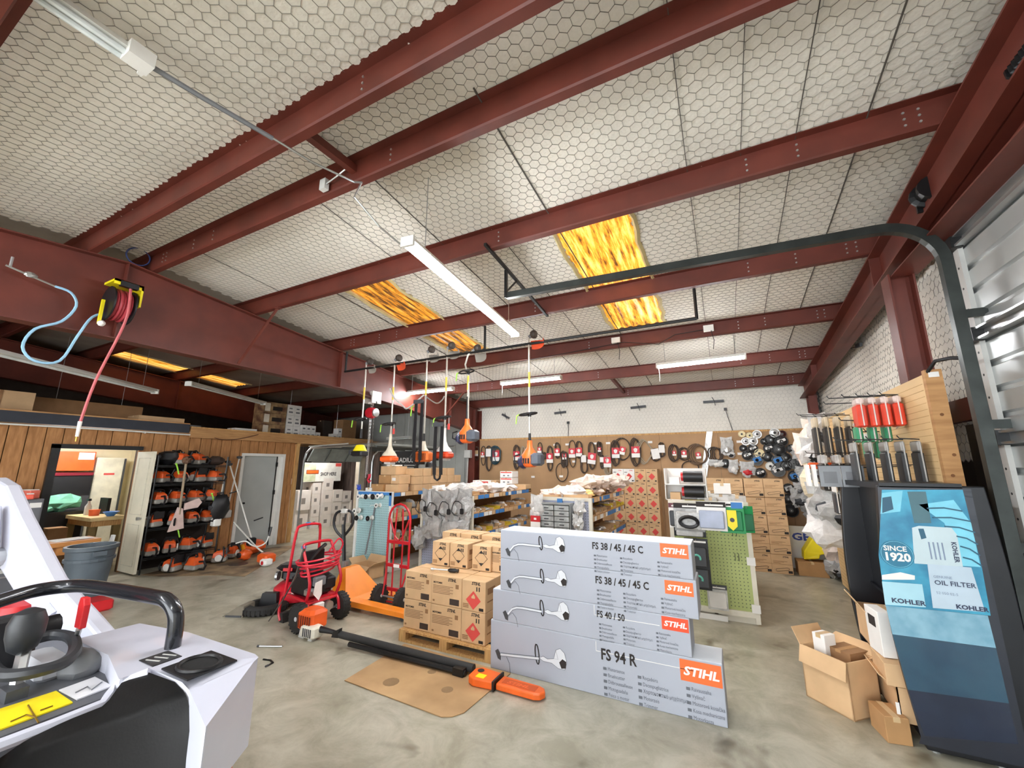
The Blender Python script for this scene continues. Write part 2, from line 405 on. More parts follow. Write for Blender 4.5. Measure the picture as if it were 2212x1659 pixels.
def channel(path, w, d, y):
    mb = MB(); rings = []
    for i, p in enumerate(path):
        q = path[min(i + 1, len(path) - 1)]; o = path[max(i - 1, 0)]
        t = Vector((q[0] - o[0], 0, q[2] - o[2])).normalized(); nrm = Vector((t.z, 0, -t.x))
        c = Vector(p); rings.append([tuple(c + nrm * a + Vector((0, b, 0))) for a, b in ((-w, -d), (w, -d), (w, -d + .008), (-w + .01, -d + .008), (-w + .01, d - .008), (w, d - .008), (w, d), (-w, d))])
    return mb.loft(rings)
channel(path, .035, .03, 0).build('rail', TRK, tr)
for z in (.5, 1.3, 2.1, 2.9):
    MB().bx(-.02, .28, .03, .05, z - .03, z + .03).build('wall_bracket', TRK, tr)
hg = tag(thing('track_hanger', 'black angle iron hanger carrying the end of the door track', 'bracket', (0, 0, 0)))
MB().tube([(-2.02, 3.32, 4.10), (-2.06, 5.14, 3.93)], .022, 4).build('angle_bar', BLACKM, hg)
MB().tube([(-2.04, 3.83, 4.04), (-2.04, 3.83, 3.70)], .022, 4).build('drop_bar', BLACKM, hg)
MB().tube([(-2.04, 3.84, 3.78), (-2.04, 4.1, 4.02)], .012, 4).build('brace', BLACKM, hg)
sp = tag(thing('torsion_spring', 'black torsion spring shaft above the garage door', 'spring', (1.62, 0, 3.93)))
MB().cyl((0, 4.1, 0), (0, -1.2, 0), .016, 8).build('shaft', BLACKM, sp)
MB().tube([(.045 * math.cos(k * .9), 2.9 - k * .0045, .045 * math.sin(k * .9)) for k in range(460)], .012, 4).build('coil', BLACKM, sp)
MB().lathe([(.03, 3.92), (.09, 3.92), (.09, 3.95), (.07, 3.96), (.07, 4.03), (.1, 4.04), (.1, 4.06), (.03, 4.06)], n=14, axis='Y').build('cable_drum', BLACKM, sp)
MB().bx(-.05, .12, 4.08, 4.1, -.12, .12).build('bearing_plate', BLACKM, sp)

# ---- steel frame
def purlin(y, side, name_label, x0=-15.4, x1=1.78, idx=0):
    zt = zr(y) - .005; z0 = zt - .205; f = .072 * side
    t = tag(thing('roof_purlin', name_label, 'beam', (0, y, z0)))
    n = 3; pr = [(0, .012), (0, .205), (-f * .9, .205), (-f * .9, .2), (f * .06, .198), (f * .06, .02), (f * .2, .006), (f, .006), (f, .02), (f * 1.06, .02), (f * 1.06, 0), (f * .14, 0)]
    MB().prism(pr, x0, x1, 'X').build('section', RED, t)
    b = MB()
    for xs in ([1.42, 1.34, .72, .38, -1.9] if idx % 2 else [1.42, 1.34, .9, .45, -5.9, -5.82, -5.2, -4.8, -2.2]):
        for q in (.05, .1, .15): b.cyl((xs, -.0, q), (xs, -.007 if side > 0 else .007, q), .009, 6)
    b.build('bolt_head', STEEL, t, kind='stuff')
    return t
for k, (y, s, l) in enumerate(((.30, -1, 'red roof purlin at the top left corner of the view'), (1.54, 1, 'red ridge purlin on the near side of the roof ridge'), (2.115, 1, 'red ridge purlin on the far side of the roof ridge'),
        (3.40, 1, 'red roof purlin crossing behind the upper end of the long tube lamp'), (5.02, 1, 'red roof purlin carrying the trimmer rack hangers'), (6.65, 1, 'red roof purlin just behind the hanging trimmer heads'),
        (8.31, 1, 'red roof purlin above the three far tube lamps'), (9.85, 1, 'red eave purlin along the top of the back wall'))):
    purlin(y, s, l, idx=k)
for x, y0, y1, l in ((-2.62, 1.56, 2.115, 'short red spacer strut between the two ridge purlins'), (-2.0, 8.33, 9.85, 'short red spacer strut between the eave purlin and its neighbour')):
    t = tag(thing('spacer_strut', l, 'beam', (x, y0, zr(y0) - .13)))
    MB().prism([(0, 0), (y1 - y0, zr(y1) - zr(y0)), (y1 - y0, zr(y1) - zr(y0) + .07), (0, .07)], -.03, .03, 'X').build('channel', RED, t)
    MB().bx(-.05, .05, -.004, .004, -.05, .09).build('end_plate', RED, t)
def rafter(x, label, bot, hw=.1, y0=-6, back=10.0, top=None):
    t = tag(thing('roof_rafter', label, 'beam', (x, 0, 0)))
    top = top or [(y, zr(y) - .215) for y in (-6, 1.91, back)]
    MB().prism(bot + top[::-1], -.006, .006, 'X').build('web', RED, t)
    for nm, ln, th in (('top_flange', top, -.014), ('bottom_flange', bot, .014)):
        mb = MB(); rings = [[(-hw, y, z), (hw, y, z), (hw, y, z + th), (-hw, y, z + th)] for y, z in ln]; mb.loft(rings).build(nm, RED, t)
    for ys in (1.91, 5.1, 8.6):
        zz = zr(ys) - .215; zb = np.interp(ys, [p[0] for p in bot], [p[1] for p in bot])
        for s in (-1, 1): MB().bx(min(s * .006, s * (hw - .01)), max(s * .006, s * (hw - .01)), ys - .006, ys + .006, zb, zz).build('stiffener', RED, t)
    return t
r1 = rafter(-6.26, 'large red I beam rafter on the left carrying the hose reel', [(-6, 2.7), (-1, 3.12), (1.07, 3.26), (1.91, 3.275), (3.46, 3.255), (5.21, 3.225), (6.87, 3.08), (9.85, 2.72)], .09)
for ys, l in ((3.4, 'near diagonal red flange brace on the left rafter'), (8.31, 'far diagonal red flange brace on the left rafter')):
    t = tag(thing('flange_brace', l, 'beam', (0, 0, 0)))
    zb = 3.26 if ys < 4 else 2.92
    MB().tube([(-5.62, ys + .03, zr(ys) - .2), (-6.17, ys - .12, zb + .02)], .02, 4).build('angle', RED, t)
    MB().bx(-5.66, -5.58, ys + .0, ys + .06, zr(ys) - .225, zr(ys) - .205).build('end_tab', RED, t)
rafter(1.61, 'red end wall rafter sloping above the garage door', [(-6, 3.4), (1.91, 3.88), (3.54, 3.70), (10.0, 3.17)], .1)
rafter(-12.1, 'dark red rafter over the loft in the left bay', [(-6, 2.7), (-1, 3.12), (1.91, 3.50), (5.0, 3.22), (10.0, 2.8)], .09)
t = tag(thing('steel_column', 'red steel column at the left end of the back wall', 'column', (-6.3, 9.95, 0)))
MB().bx(-.12, .12, -.19, -.175, 0, 3.4).build('flange', RED, t); MB().bx(-.12, .12, .155, .17, 0, 3.4).build('flange', RED, t); MB().bx(-.006, .006, -.18, .16, 0, 3.4).build('web', RED, t)
t = tag(thing('steel_column', 'red steel column in the far right corner', 'column', (1.69, 9.9, 0)))
MB().bx(-.07, .07, -.12, -.105, 0, 3.3).build('flange', RED, t); MB().bx(-.07, .07, .1, .115, 0, 3.3).build('flange', RED, t); MB().bx(-.006, .006, -.11, .11, 0, 3.3).build('web', RED, t)
t = tag(thing('steel_column', 'wide red steel column between the garage door and tan pegboard', 'column', (1.5, 4.75, 0)))
MB().bx(0, .014, -.09, .09, 0, 3.55).build('flange', RED, t); MB().bx(.014, .17, -.006, .006, 0, 3.55).build('web', RED, t); MB().bx(.17, .184, -.09, .09, 0, 3.55).build('flange', RED, t)
t = tag(thing('door_header', 'red steel header channel over the garage door', 'beam', (1.62, 4.7, 3.52)))
MB().bx(-.1, .1, -5.8, 0, 0, .012).build('flange', RED, t); MB().bx(.08, .1, -5.8, 0, .012, .3).build('web', RED, t)
t = tag(thing('door_jamb', 'black jamb sheet standing for the shadow gap behind the garage door track', 'jamb', (1.82, 4.28, 0)))  # sheet kept black in place of the shadow gap beside the track
MB().bx(.0, .03, -.1, .45, 0, 2.15).build('jamb_sheet', BLACKM, t)
MB().bx(-.02, .0, -.1, -.04, 0, 2.15).build('jamb_lip', BLACKM, t)

# ================================================================ LAMPS
GLOW = mat('lit_tube', (250, 252, 255), .5, emit=TUBE_POWER, var=.0)
def lamp(c, L, ang, label, ntube=2, on=True, tube=None, cat='lamp'):
    t = tag(thing('tube_lamp', label, cat, c, ang))
    MB().prism([(-.055, .03), (-.035, .075), (.035, .075), (.055, .03)], -L / 2, L / 2, 'X').build('housing', WHITE, t)
    for s in (-1, 1): MB().bx(s * L / 2 - .012, s * L / 2 + .012, -.058, .058, -.012, .07).build('end_cap', WHITE, t)
    for k in range(ntube):
        y = (k - (ntube - 1) / 2) * .055
        MB().cyl((-L / 2 + .02, y, .008), (L / 2 - .02, y, .008), .017, 8).build('tube', GLOW if on else mat('unlit_tube', (226, 232, 232), .25), t, smooth=True)
    for s in (-1, 1): MB().cyl((s * L * .4, 0, .07), (s * L * .4, 0, .07 + zr(c[1]) - c[2] - .07), .004, 5).build('hanger_wire', STEEL, t)
    return t
lamp((-2.19, 3.42, 3.52), 2.44, math.atan2(2.4, -.27), 'long bright tube lamp hanging alone under the ridge side')
lamp((-5.65, 7.02, 3.42), 1.26, 0, 'leftmost of the three lit tube lamps near the back wall')
lamp((-3.2, 7.02, 3.42), 1.26, 0, 'middle one of the three lit tube lamps near the back wall')
lamp((-.2, 6.92, 3.42), 1.28, -.05, 'rightmost of the three lit tube lamps near the back wall')
lamp((-2.88, -.42, 4.15), 2.4, PI / 2, 'unlit white tube lamp at the top left corner of the ceiling', on=False)
for x, y, w in ((-1.2, -2.2, 'right'), (-4.3, -2.2, 'left')): lamp((x, y, 3.6), 2.44, PI / 2, f'unseen fill tube lamp added behind the viewer, {w} one')  # fill lamps added out of view behind the camera
for a, b, l in (((-7.2, 1.0, 3.06), (-8.85, 3.4, 3.10), 'nearest unlit pale tube lamp above the loft'), ((-8.2, 3.6, 3.2), (-9.3, 5.6, 3.2), 'farther unlit pale tube lamp above the loft')):
    d = Vector(b) - Vector(a); lamp(tuple((Vector(a) + Vector(b)) / 2), d.length, math.atan2(d.y, d.x), l, ntube=1, on=False)
lamp((-8.75, 9.5, 2.62), .95, -.06, 'unlit white tube lamp before the far grey wall', ntube=1, on=False)
# pull cords of the far lamps
for x, n in ((-.82, 'white pull cord under the rightmost far lamp'), (-3.8, 'white pull cord under the middle far lamp')):
    tag(MB().tube([(x, 6.98, 3.4), (x + .005, 6.98, 3.3), (x, 6.98, 3.2)], .005, 4).build('pull_cord', WHITE), n, 'cord')
# conduit from the corner lamp to the long lamp
t = tag(thing('conduit', 'thin steel conduit running along the ceiling to the long tube lamp', 'conduit'))
MB().tube([(-2.83, .80, 4.16), (-2.78, 1.05, 4.15), (-2.70, 1.46, 4.15)], .016, 6).build('flexible_sleeve', GREY, t, smooth=True)
MB().tube([(-2.70, 1.44, 4.15), (-2.62, 1.72, 4.12), (-2.53, 2.05, 4.14)], .009, 6).build('pipe', STEEL, t, smooth=True)
MB().tube([(-2.53, 2.05, 4.14), (-2.50, 2.10, 4.16), (-2.75, 2.242, 4.2), (-2.65, 2.469, 4), (-2.377, 2.448, 3.75), (-2.17, 2.333, 3.6)], .009, 6).build('pipe', STEEL, t, smooth=True)
MB().bx(-2.90, -2.79, .68, .80, 4.13, 4.22).build('junction_box', WHITE, t)
t = tag(thing('junction_box', 'white electrical box with a bent pipe on the far ridge purlin', 'box', (-2.94, 2.10, 4.27)))
MB().bx(-.035, .035, -.05, -.005, -.05, .05).build('box_cover', LGREY, t)
MB().tube([(.03, -.03, 0), (.16, -.03, .03), (.3, -.02, .09)], .008, 5).build('elbow_pipe', STEEL, t)
for (p, l) in (((-.02, 6.62, 3.87), 'white socket box on the purlin near the rack end'), ((-1.42, 6.62, 3.88), 'white socket box on the purlin beside the rightmost trimmer')):
    t = tag(thing('socket_box', l, 'box', p)); MB().bx(-.07, .07, -.06, 0, -.045, .045).build('cover', WHITE, t)
    MB().tube([(.03, -.05, -.04), (.06, -.06, -.2), (.04, -.05, -.34)], .006, 4).build('cord', BLACKM, t)
tag(MB().tube([(-.1, 6.6, 3.86), (-.5, 6.58, 3.84), (-.75, 6.59, 3.72), (-1.3, 6.58, 3.83), (-2.2, 6.6, 3.78), (-3.3, 6.58, 3.72), (-4.3, 6.6, 3.68)], .006, 4).build('power_cord', BLACKM), 'dark power cord draped along the rack purlin', 'cord')

# ================================================================ TRIMMER RACK
t = tag(thing('hanging_rail', 'black pipe rail under the purlin holding the trimmers', 'rail', (0, 5.1, 3.55)))
MB().tube([(-6.1, 0, -.02), (-.13, 0, 0)], .02, 8).build('pipe', BLACKM, t, smooth=True)
for x, z in ((-6.08, .36), (-3.08, .38), (-.13, .38)): MB().tube([(x, 0, -.01), (x, 0, z)], .019, 6).build('drop_leg', BLACKM, t)
SHAFT = mat('trimmer_shaft', (212, 208, 198), .3, .6, var=.08)
def trimmer(x, ztop, zbot, kind, label, shield, curved=False):
    """string trimmer hanging head up from the rail, motor down"""
    L = ztop - zbot; t = tag(thing('string_trimmer', label, 'trimmer', (x, 5.1, zbot)))
    t['group'] = 'trimmers hanging from the pipe rail'
    zs = L - .08
    pts = [(0, 0, .30), (0, 0, zs)] if not curved else [(.02, 0, .30), (.0, 0, 1.1), (-.05, 0, 1.28), (-.06, 0, zs - .2), (-.01, 0, zs - .05), (.07, 0, zs), (.11, 0, zs + .0)]
    MB().tube(pts, .014, 7).build('shaft', SHAFT, t, smooth=True)
    hx = .11 if curved else .03
    MB().lathe([(.02, -.04), (.05, -.03), (.062, 0), (.062, .03), (.05, .045), (.02, .05)], (hx + .03, .02, zs + .04), 14, 'X').build('cutting_head', mat('head_plastic', (66, 58, 52), .5), t, smooth=True)
    MB().cyl((hx - .03, 0, zs + .0), (hx + .03, .01, zs + .04), .028, 8).build('gearbox', GREY, t, smooth=True)
    g = MB(); ring = []
    for k in range(9):
        a = -.2 + k / 8 * 2.2; ring.append((hx + .05 + .2 * math.cos(a) * .8, -.02 + .1 * math.sin(a), zs - .1 - .07 * math.sin(a)))
    top = [(p[0], p[1], p[2] + .035) for p in ring]; c = (hx, 0, zs - .06)
    g.add([c] + ring + top, [(0, k + 1, k + 2) for k in range(8)] + [(k + 1, k + 2, k + 11, k + 10) for k in range(8)])
    s_ = g.build('guard', shield, t); s_.modifiers.new('thick', 'SOLIDIFY').thickness = .006
    MB().cyl((0, 0, zs * .6), (0, 0, zs * .6 + .22), .0155, 8).build('warning_sticker', mat('amber_sticker', (236, 206, 70), .5), t)
    if kind != 'bike':
        q = .72 if kind in ('orange',) else .62
        if kind == 'orange2': q = 1.18
        h = MB(); h.tube([(.13 * math.cos(a), -.05 + .075 * math.sin(a), q + .012 * math.cos(a)) for a in [2 * PI * k / 14 for k in range(14)]], .012, 6, closed=True)
        h.cyl((0, 0, q - .03), (0, 0, q + .03), .026, 8); h.tube([(0, -.02, q), (0, -.12, q)], .012, 5)
        h.build('loop_handle', BLACK, t, smooth=True)
        MB().tube([(-.13, -.05, q), (-.17, -.06, q - .02), (-.18, -.06, q - .13)], [.014, .01, .008], 4).build('ribbon', GREEN, t)
    MB().cyl((0, 0, .30), (0, 0, .46 if kind != 'orange2' else .8), .024, 8, .017).build('grip', BLACK if kind != 'cream' else mat('cream_plastic', (226, 216, 196), .5), t, smooth=True)
    CR = mat('cream_plastic', (226, 216, 196), .5)
    if kind == 'yellow':
        MB().lathe([(.03, .19), (.07, .18), (.1, .12), (.12, .08)], (0, 0, 0), 12).build('engine_cover', YELLOW, t, smooth=True)
        MB().rb(-.13, .12, -.09, .09, -.01, .085, .02).build('engine_block', BLACK, t); MB().blob((-.15, -.02, .06), (.05, .06, .06), 3).build('air_filter', DGREY, t)
    elif kind in ('cream', 'strap2'):
        MB().lathe([(.022, .46), (.024, .36), (.032, .26), (.06, .19), (.11, .13), (.125, .1)], n=12).build('engine_shroud', CR if kind == 'cream' else WHITE, t, smooth=True)
        MB().rb(-.13, .13, -.1, .1, .0, .1, .025).build('engine_housing', ORANGE if kind == 'cream' else mat('deep_orange', (216, 70, 36), .45), t)
        MB().rb(-.17, -.11, -.06, .06, -.03, .09, .015).build('muffler', BLACK, t); MB().bx(-.05, .08, -.06, .06, -.03, 0).build('foot', LGREY, t)
    elif kind == 'bike':
        MB().rb(-.14, .15, -.09, .09, .02, .18, .03).build('engine_housing', mat('saw_orange', (226, 112, 46), .5), t)
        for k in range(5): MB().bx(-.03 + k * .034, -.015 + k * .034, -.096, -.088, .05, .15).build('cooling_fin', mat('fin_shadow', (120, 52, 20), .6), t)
        MB().tube([(-.15, -.07, .05), (-.19, -.08, .1), (-.15, -.07, .16)], .012, 5).build('starter_handle', BLACK, t); MB().bx(-.08, .0, -.06, .05, -.02, .02).build('foot', BLACK, t)
        MB().lathe([(.03, .34), (.05, .24), (.09, .19)], n=10).build('clutch_cover', CR, t, smooth=True)
        MB().stube([(-.02, -.02, 1.08), (-.30, -.06, .88), (-.42, -.06, .93), (-.62, -.06, 1.08), (-.72, -.06, 1.24)], .013, 6).build('handlebar', LGREY, t, smooth=True)
        MB().stube([(.02, -.02, 1.05), (.14, .1, .95), (.24, .12, 1.0), (.28, .12, 1.06)], .011, 6).build('handlebar', STEEL, t, smooth=True)
        MB().tube([(-.16, -.08, .9), (-.2, -.09, .88), (-.21, -.09, .74)], .01, 4).build('ribbon', GREEN, t)
    else:
        dz = .02 if kind == 'orange' else .12
        OR = mat('bright_orange', (244, 112, 44), .4)
        MB().lathe([(.035, .34 + dz), (.04, .25 + dz), (.075, .2 + dz), (.115, .14 + dz), (.125, .05 + dz), (.1, .0 + dz), (.06, -.02 + dz)], n=12).build('engine_cover', OR, t, smooth=True)
        MB().rb(.05, .2, -.13, .06, .0 + dz, .17 + dz, .03).build('air_filter_cover', mat('slate_plastic', (84, 90, 100), .45), t)
        MB().tube([(-.1, -.1, .02 + dz), (-.18, -.11, .05 + dz), (-.18, -.11, .13 + dz), (-.1, -.1, .15 + dz)], .012, 5).build('starter_handle', BLACK, t)
        MB().blob((-.1, -.02, .05 + dz), (.07, .1, .09), 5, .1).build('fuel_tank', mat('navy_plastic', (52, 54, 84), .4), t, smooth=True)
        for k in range(3): MB().bx(-.05 + k * .035, -.03 + k * .035, -.13, -.115, .03 + dz, .1 + dz).build('vent_slot', INK, t)
    if kind in ('bike', 'strap2'):
        a = -.02 if kind == 'bike' else -.3; b = .95 if kind == 'bike' else .5
        for dx in (-.05, .07):
            MB().add([(dx - .028, -.16, b), (dx + .028, -.16, b), (dx + .03, -.17, a + .3), (dx + .028, -.16, a + .06), (dx - .028, -.16, a + .06), (dx - .03, -.17, a + .3)], [(0, 1, 2, 5), (5, 2, 3, 4)]).build('shoulder_strap', BLACK, t).modifiers.new('thick', 'SOLIDIFY').thickness = .01
        MB().tube([(-.05, -.16, a + .08), (-.035, -.16, a + .01), (.01, -.16, a - .02), (.055, -.16, a + .01), (.07, -.16, a + .08)], .016, 4).build('strap_loop', BLACK, t)
        MB().bx(-.09, .09, -.18, -.15, b - .03, b + .03).build('buckle', DGREY, t)
    return t
GS = mat('grey_guard', (150, 146, 138), .5); OS = mat('orange_guard', (226, 84, 48), .45)
trimmer(-5.56, 3.70, 1.99, 'yellow', 'hanging trimmer with a yellow motor, first from the left', GS)
trimmer(-4.88, 3.68, 1.88, 'cream', 'hanging trimmer with cream and orange motor and an orange guard', OS)
trimmer(-4.18, 3.74, 1.86, 'bike', 'hanging trimmer with bicycle handlebars and a long black harness', GS)
trimmer(-3.78, 3.75, 1.93, 'strap2', 'hanging trimmer with a black sling looped in front of its white motor', GS)
trimmer(-3.37, 3.64, 2.05, 'orange2', 'hanging trimmer with a curved shaft and orange and slate motor', GS, True)
trimmer(-2.34, 3.72, 1.80, 'orange', 'rightmost hanging trimmer with orange motor and red guard', OS)
# fire-extinguisher tags
for p, l in (((-4.77, 5.05, 2.42), 'small red tag beside the cream trimmer'), ((-3.67, 5.05, 2.45), 'small red tag beside the trimmer with the sling')):
    t = tag(thing('hang_tag', l, 'tag', p)); MB().bx(-.02, .02, -.004, .004, -.09, 0).build('tag_card', REDPRINT, t); MB().tube([(0, 0, 0), (.0, 0, .1)], .003, 4).build('tie', WHITE, t)

# ================================================================ CHAIN HOIST on the left rafter
t = tag(thing('chain_hoist', 'red chain hoist hanging from a trolley on the left rafter', 'hoist', (-6.17, 5.97, 0)))
tb = MB().bx(-.2, -.17, -.12, .12, 3.06, 3.30).bx(.0, .03, -.12, .12, 3.06, 3.30).bx(-.2, .03, -.02, .02, 3.06, 3.1)
for s in (-.08, .08): tb.cyl((-.17, s, 3.26), (-.13, s, 3.26), .05, 10); tb.cyl((0, s, 3.26), (-.04, s, 3.26), .05, 10)
tb.build('trolley', mat('trolley_white', (220, 214, 208), .4, .3), t)
MB().tube([(-.09, 0, 3.08), (-.06, 0, 3.02), (-.09, 0, 2.97), (-.12, 0, 3.02)], .014, 6).build('top_hook', STEEL, t, smooth=True)
MB().lathe([(.03, -.09), (.1, -.08), (.115, -.02), (.115, .03), (.09, .09), (.03, .1)], (-.09, 0, 2.87), 12, 'Y').build('gear_case', mat('hoist_red', (196, 30, 46), .35), t, smooth=True)
MB().lathe([(.02, 0), (.08, .01), (.085, .06), (.04, .07)], (-.02, .0, 2.87), 12, 'X').build('hand_wheel', STEEL, t, smooth=True)
def chain(x, y, z0, z1, step=.032):
    mb = MB(); n = int((z0 - z1) / step)
    for k in range(n):
        z = z0 - k * step; a = k % 2
        mb.tube([(x + (.012 * math.cos(q) if a else 0), y + (0 if a else .012 * math.cos(q)), z + .022 * math.sin(q)) for q in [2 * PI * i / 6 for i in range(6)]], .005, 4, closed=True)
    return mb
for dx, zb in ((-.13, 1.55), (-.10, 1.62), (-.03, 1.66)):
    chain(dx, 0, 2.80, zb, .034).build('chain', STEEL if dx < -.05 else mat('oily_chain', (90, 86, 82), .4, .7), t)
MB().tube([(-.03, 0, 1.66), (-.03, 0, 1.60), (-.07, 0, 1.55), (-.03, 0, 1.50), (.02, 0, 1.54)], [.03, .03, .02, .018, .01], 7).build('load_hook', mat('hook_red', (206, 38, 62), .4), t, smooth=True)

# ================================================================ HOSE REEL at the ridge
t = tag(thing('hose_reel', 'yellow and black air hose reel with red hose on the left rafter', 'reel', (-6.02, 1.84, 3.62)))
MB().lathe([(.05, -.1), (.2, -.1), (.2, -.085), (.1, -.07), (.1, .07), (.2, .085), (.2, .1), (.05, .1)], n=24, axis='Y').build('drum', BLACK, t, smooth=True)
for k in range(5): MB().tube([((.16 + .012 * (k % 2)) * math.cos(a), -.06 + .03 * k, (.16 + .012 * (k % 2)) * math.sin(a)) for a in [2 * PI * i / 20 for i in range(20)]], .016, 6, closed=True).build('hose_turn', mat('red_hose', (170, 56, 66), .5), t, smooth=True)
MB().bx(-.12, .16, -.12, .14, .235, .26).bx(-.12, .16, .12, .14, .0, .26).bx(.14, .16, -.12, .14, .2, .26).build('bracket', YELLOW, t)
MB().bx(.12, .175, -.07, .09, .19, .25).build('guide', BLACK, t)
MB().bx(.0, .03, -.15, -.125, -.26, .02).build('lever_arm', YELLOW, t)
MB().blob((.06, -.13, -.26), (.035, .035, .035), 2, .1).build('ball_stop', WHITE, t, smooth=True)
MB().stube([(.17, .02, .18), (.19, .03, -.1), (.15, .01, -.35), (.06, -.08, -.9), (.02, -.12, -1.36)], .014, 6).build('hanging_hose', mat('pale_red_hose', (196, 92, 96), .5), t, smooth=True)
MB().cyl((.02, -.12, -1.34), (.015, -.12, -1.5), .018, 8, .014).build('hose_end', WHITE, t); MB().cyl((.015, -.12, -1.5), (.015, -.12, -1.55), .008, 6).build('coupler', mat('brass', (170, 130, 60), .3, .8), t)
t = tag(thing('air_line', 'pale blue air hose looping down from the left rafter', 'hose', (-6.12, 1.45, 3.6)))
MB().stube([(0, -.1, .08), (.02, .02, .05), (.02, .08, -.08), (.02, .0, -.28), (.02, -.17, -.42), (.02, -.22, -.62), (.02, -.12, -.74), (.02, .05, -.7), (.02, .14, -.4), (.02, .22, -.16), (.03, .34, -.08), (.05, .42, -.1)], .013, 6).build('blue_hose', mat('sky_blue_hose', (150, 196, 226), .4), t, smooth=True)
MB().tube([(0, -.45, .16), (0, -.28, .12), (0, -.1, .08)], .01, 6).build('metal_pipe', STEEL, t, smooth=True)
MB().blob((0, -.28, .13), (.02, .05, .03), 1, .1).build('valve', STEEL, t); MB().cyl((0, -.42, .16), (0, -.42, .26), .012, 6).build('drain_tap', STEEL, t)
t = tag(thing('hose_coil', 'coil of thin blue tubing on top of the left rafter', 'hose', (-6.2, 1.98, 4.33)))
for k in range(3): MB().tube([(-.02 * k + .02 * math.sin(a), .115 * math.cos(a) + .01 * k, .1 * math.sin(a) + .02 + .008 * k) for a in [2 * PI * i / 22 for i in range(22)]], .006, 5, closed=True).build('turn', mat('navy_tube', (62, 82, 140), .4), t, smooth=True)

# ================================================================ BACK PEGBOARD and what hangs on it
t = tag(thing('pegboard', 'long brown pegboard covering the lower back wall', 'pegboard', (0, 10.03, 0)))
xs = [-6.18, -4.94, -3.72, -2.5, -1.28, -.06, 1.16, 1.80]
for a, b in zip(xs, xs[1:]): MB().bx(a, b - .004, 0, .04, 0.02, 2.53).build('panel', PEGB, t)
MB().bx(-6.18, 1.80, -.012, .05, 2.53, 2.57).build('top_rail', WOOD, t)
PY = 10.02
BELT = mat('belt_rubber', (74, 62, 54), .7, var=.15); BELTL = mat('pale_belt', (170, 156, 134), .7); TEAL = mat('teal_belt', (34, 66, 78), .6)
REDC = mat('red_belt_card', (212, 62, 74), .6, var=.05)
def loop(mb, cx, cz, rx, rz, y, r=.012, n=20, pinch=0, seed=0):
    R = random.Random(seed); pts = []
    for k in range(n):
        a = 2 * PI * k / n; q = 1 - pinch * (1 - abs(math.sin(a)))
        pts.append((cx + rx * q * math.cos(a) + R.uniform(-.004, .004), y + .012 * math.sin(2 * a), cz + rz * math.sin(a)))
    mb.tube(pts, r, 5, closed=True)
def belt(c, rx, top, bot, card, label, m=BELT, cw=.09, n=2, tilt=0, cz=None, r=.013, pinch=.3):
    """coil of drive belt hung from a peg, with its card; c = (x, y, z) of the card"""
    x, _, z = c; t = thing('drive_belt', label, 'belt', (x, PY, z), group='drive belts on the back pegboard')
    mid = (top + bot) / 2 - z; h = (top - bot) / 2
    mb = MB()
    for k in range(n): loop(mb, (k - (n - 1) / 2) * .028, mid, rx * (1 - .1 * k), h * (1 - .06 * k), -.03 - .014 * k, r, pinch=pinch, seed=k)
    mb.build('belt_loop', m, t, smooth=True)
    MB().tube([(0, .0, top - z - .015), (0, -.07, top - z - .012), (0, -.08, top - z + .0)], .004, 4).build('peg_hook', STEEL, t)
    if card:
        w, hh = cw, cw * 1.55; M = Matrix.Rotation(tilt, 4, 'Y')
        up, lo = (REDC, PAPER) if card == 'red' else (PAPER, PAPER) if card == 'white' else (mat('tan_card', (222, 196, 150), .7), PAPER)
        MB().bx(-w, w, -.075, -.068, -.1 * hh, hh).tf(M).build('card_top', up, t)
        MB().bx(-w, w, -.075, -.068, -hh * .75, -.1 * hh).tf(M).build('card_bottom', lo, t)
        if card == 'red':
            MB().prism([(-.35 * w, .15 * hh), (0, .02 * hh), (.35 * w, .15 * hh), (.5 * w, .6 * hh), (0, .78 * hh), (-.5 * w, .6 * hh)], -.0775, -.0755, 'Y').tf(M).build('emblem', PAPER, t)
    return t
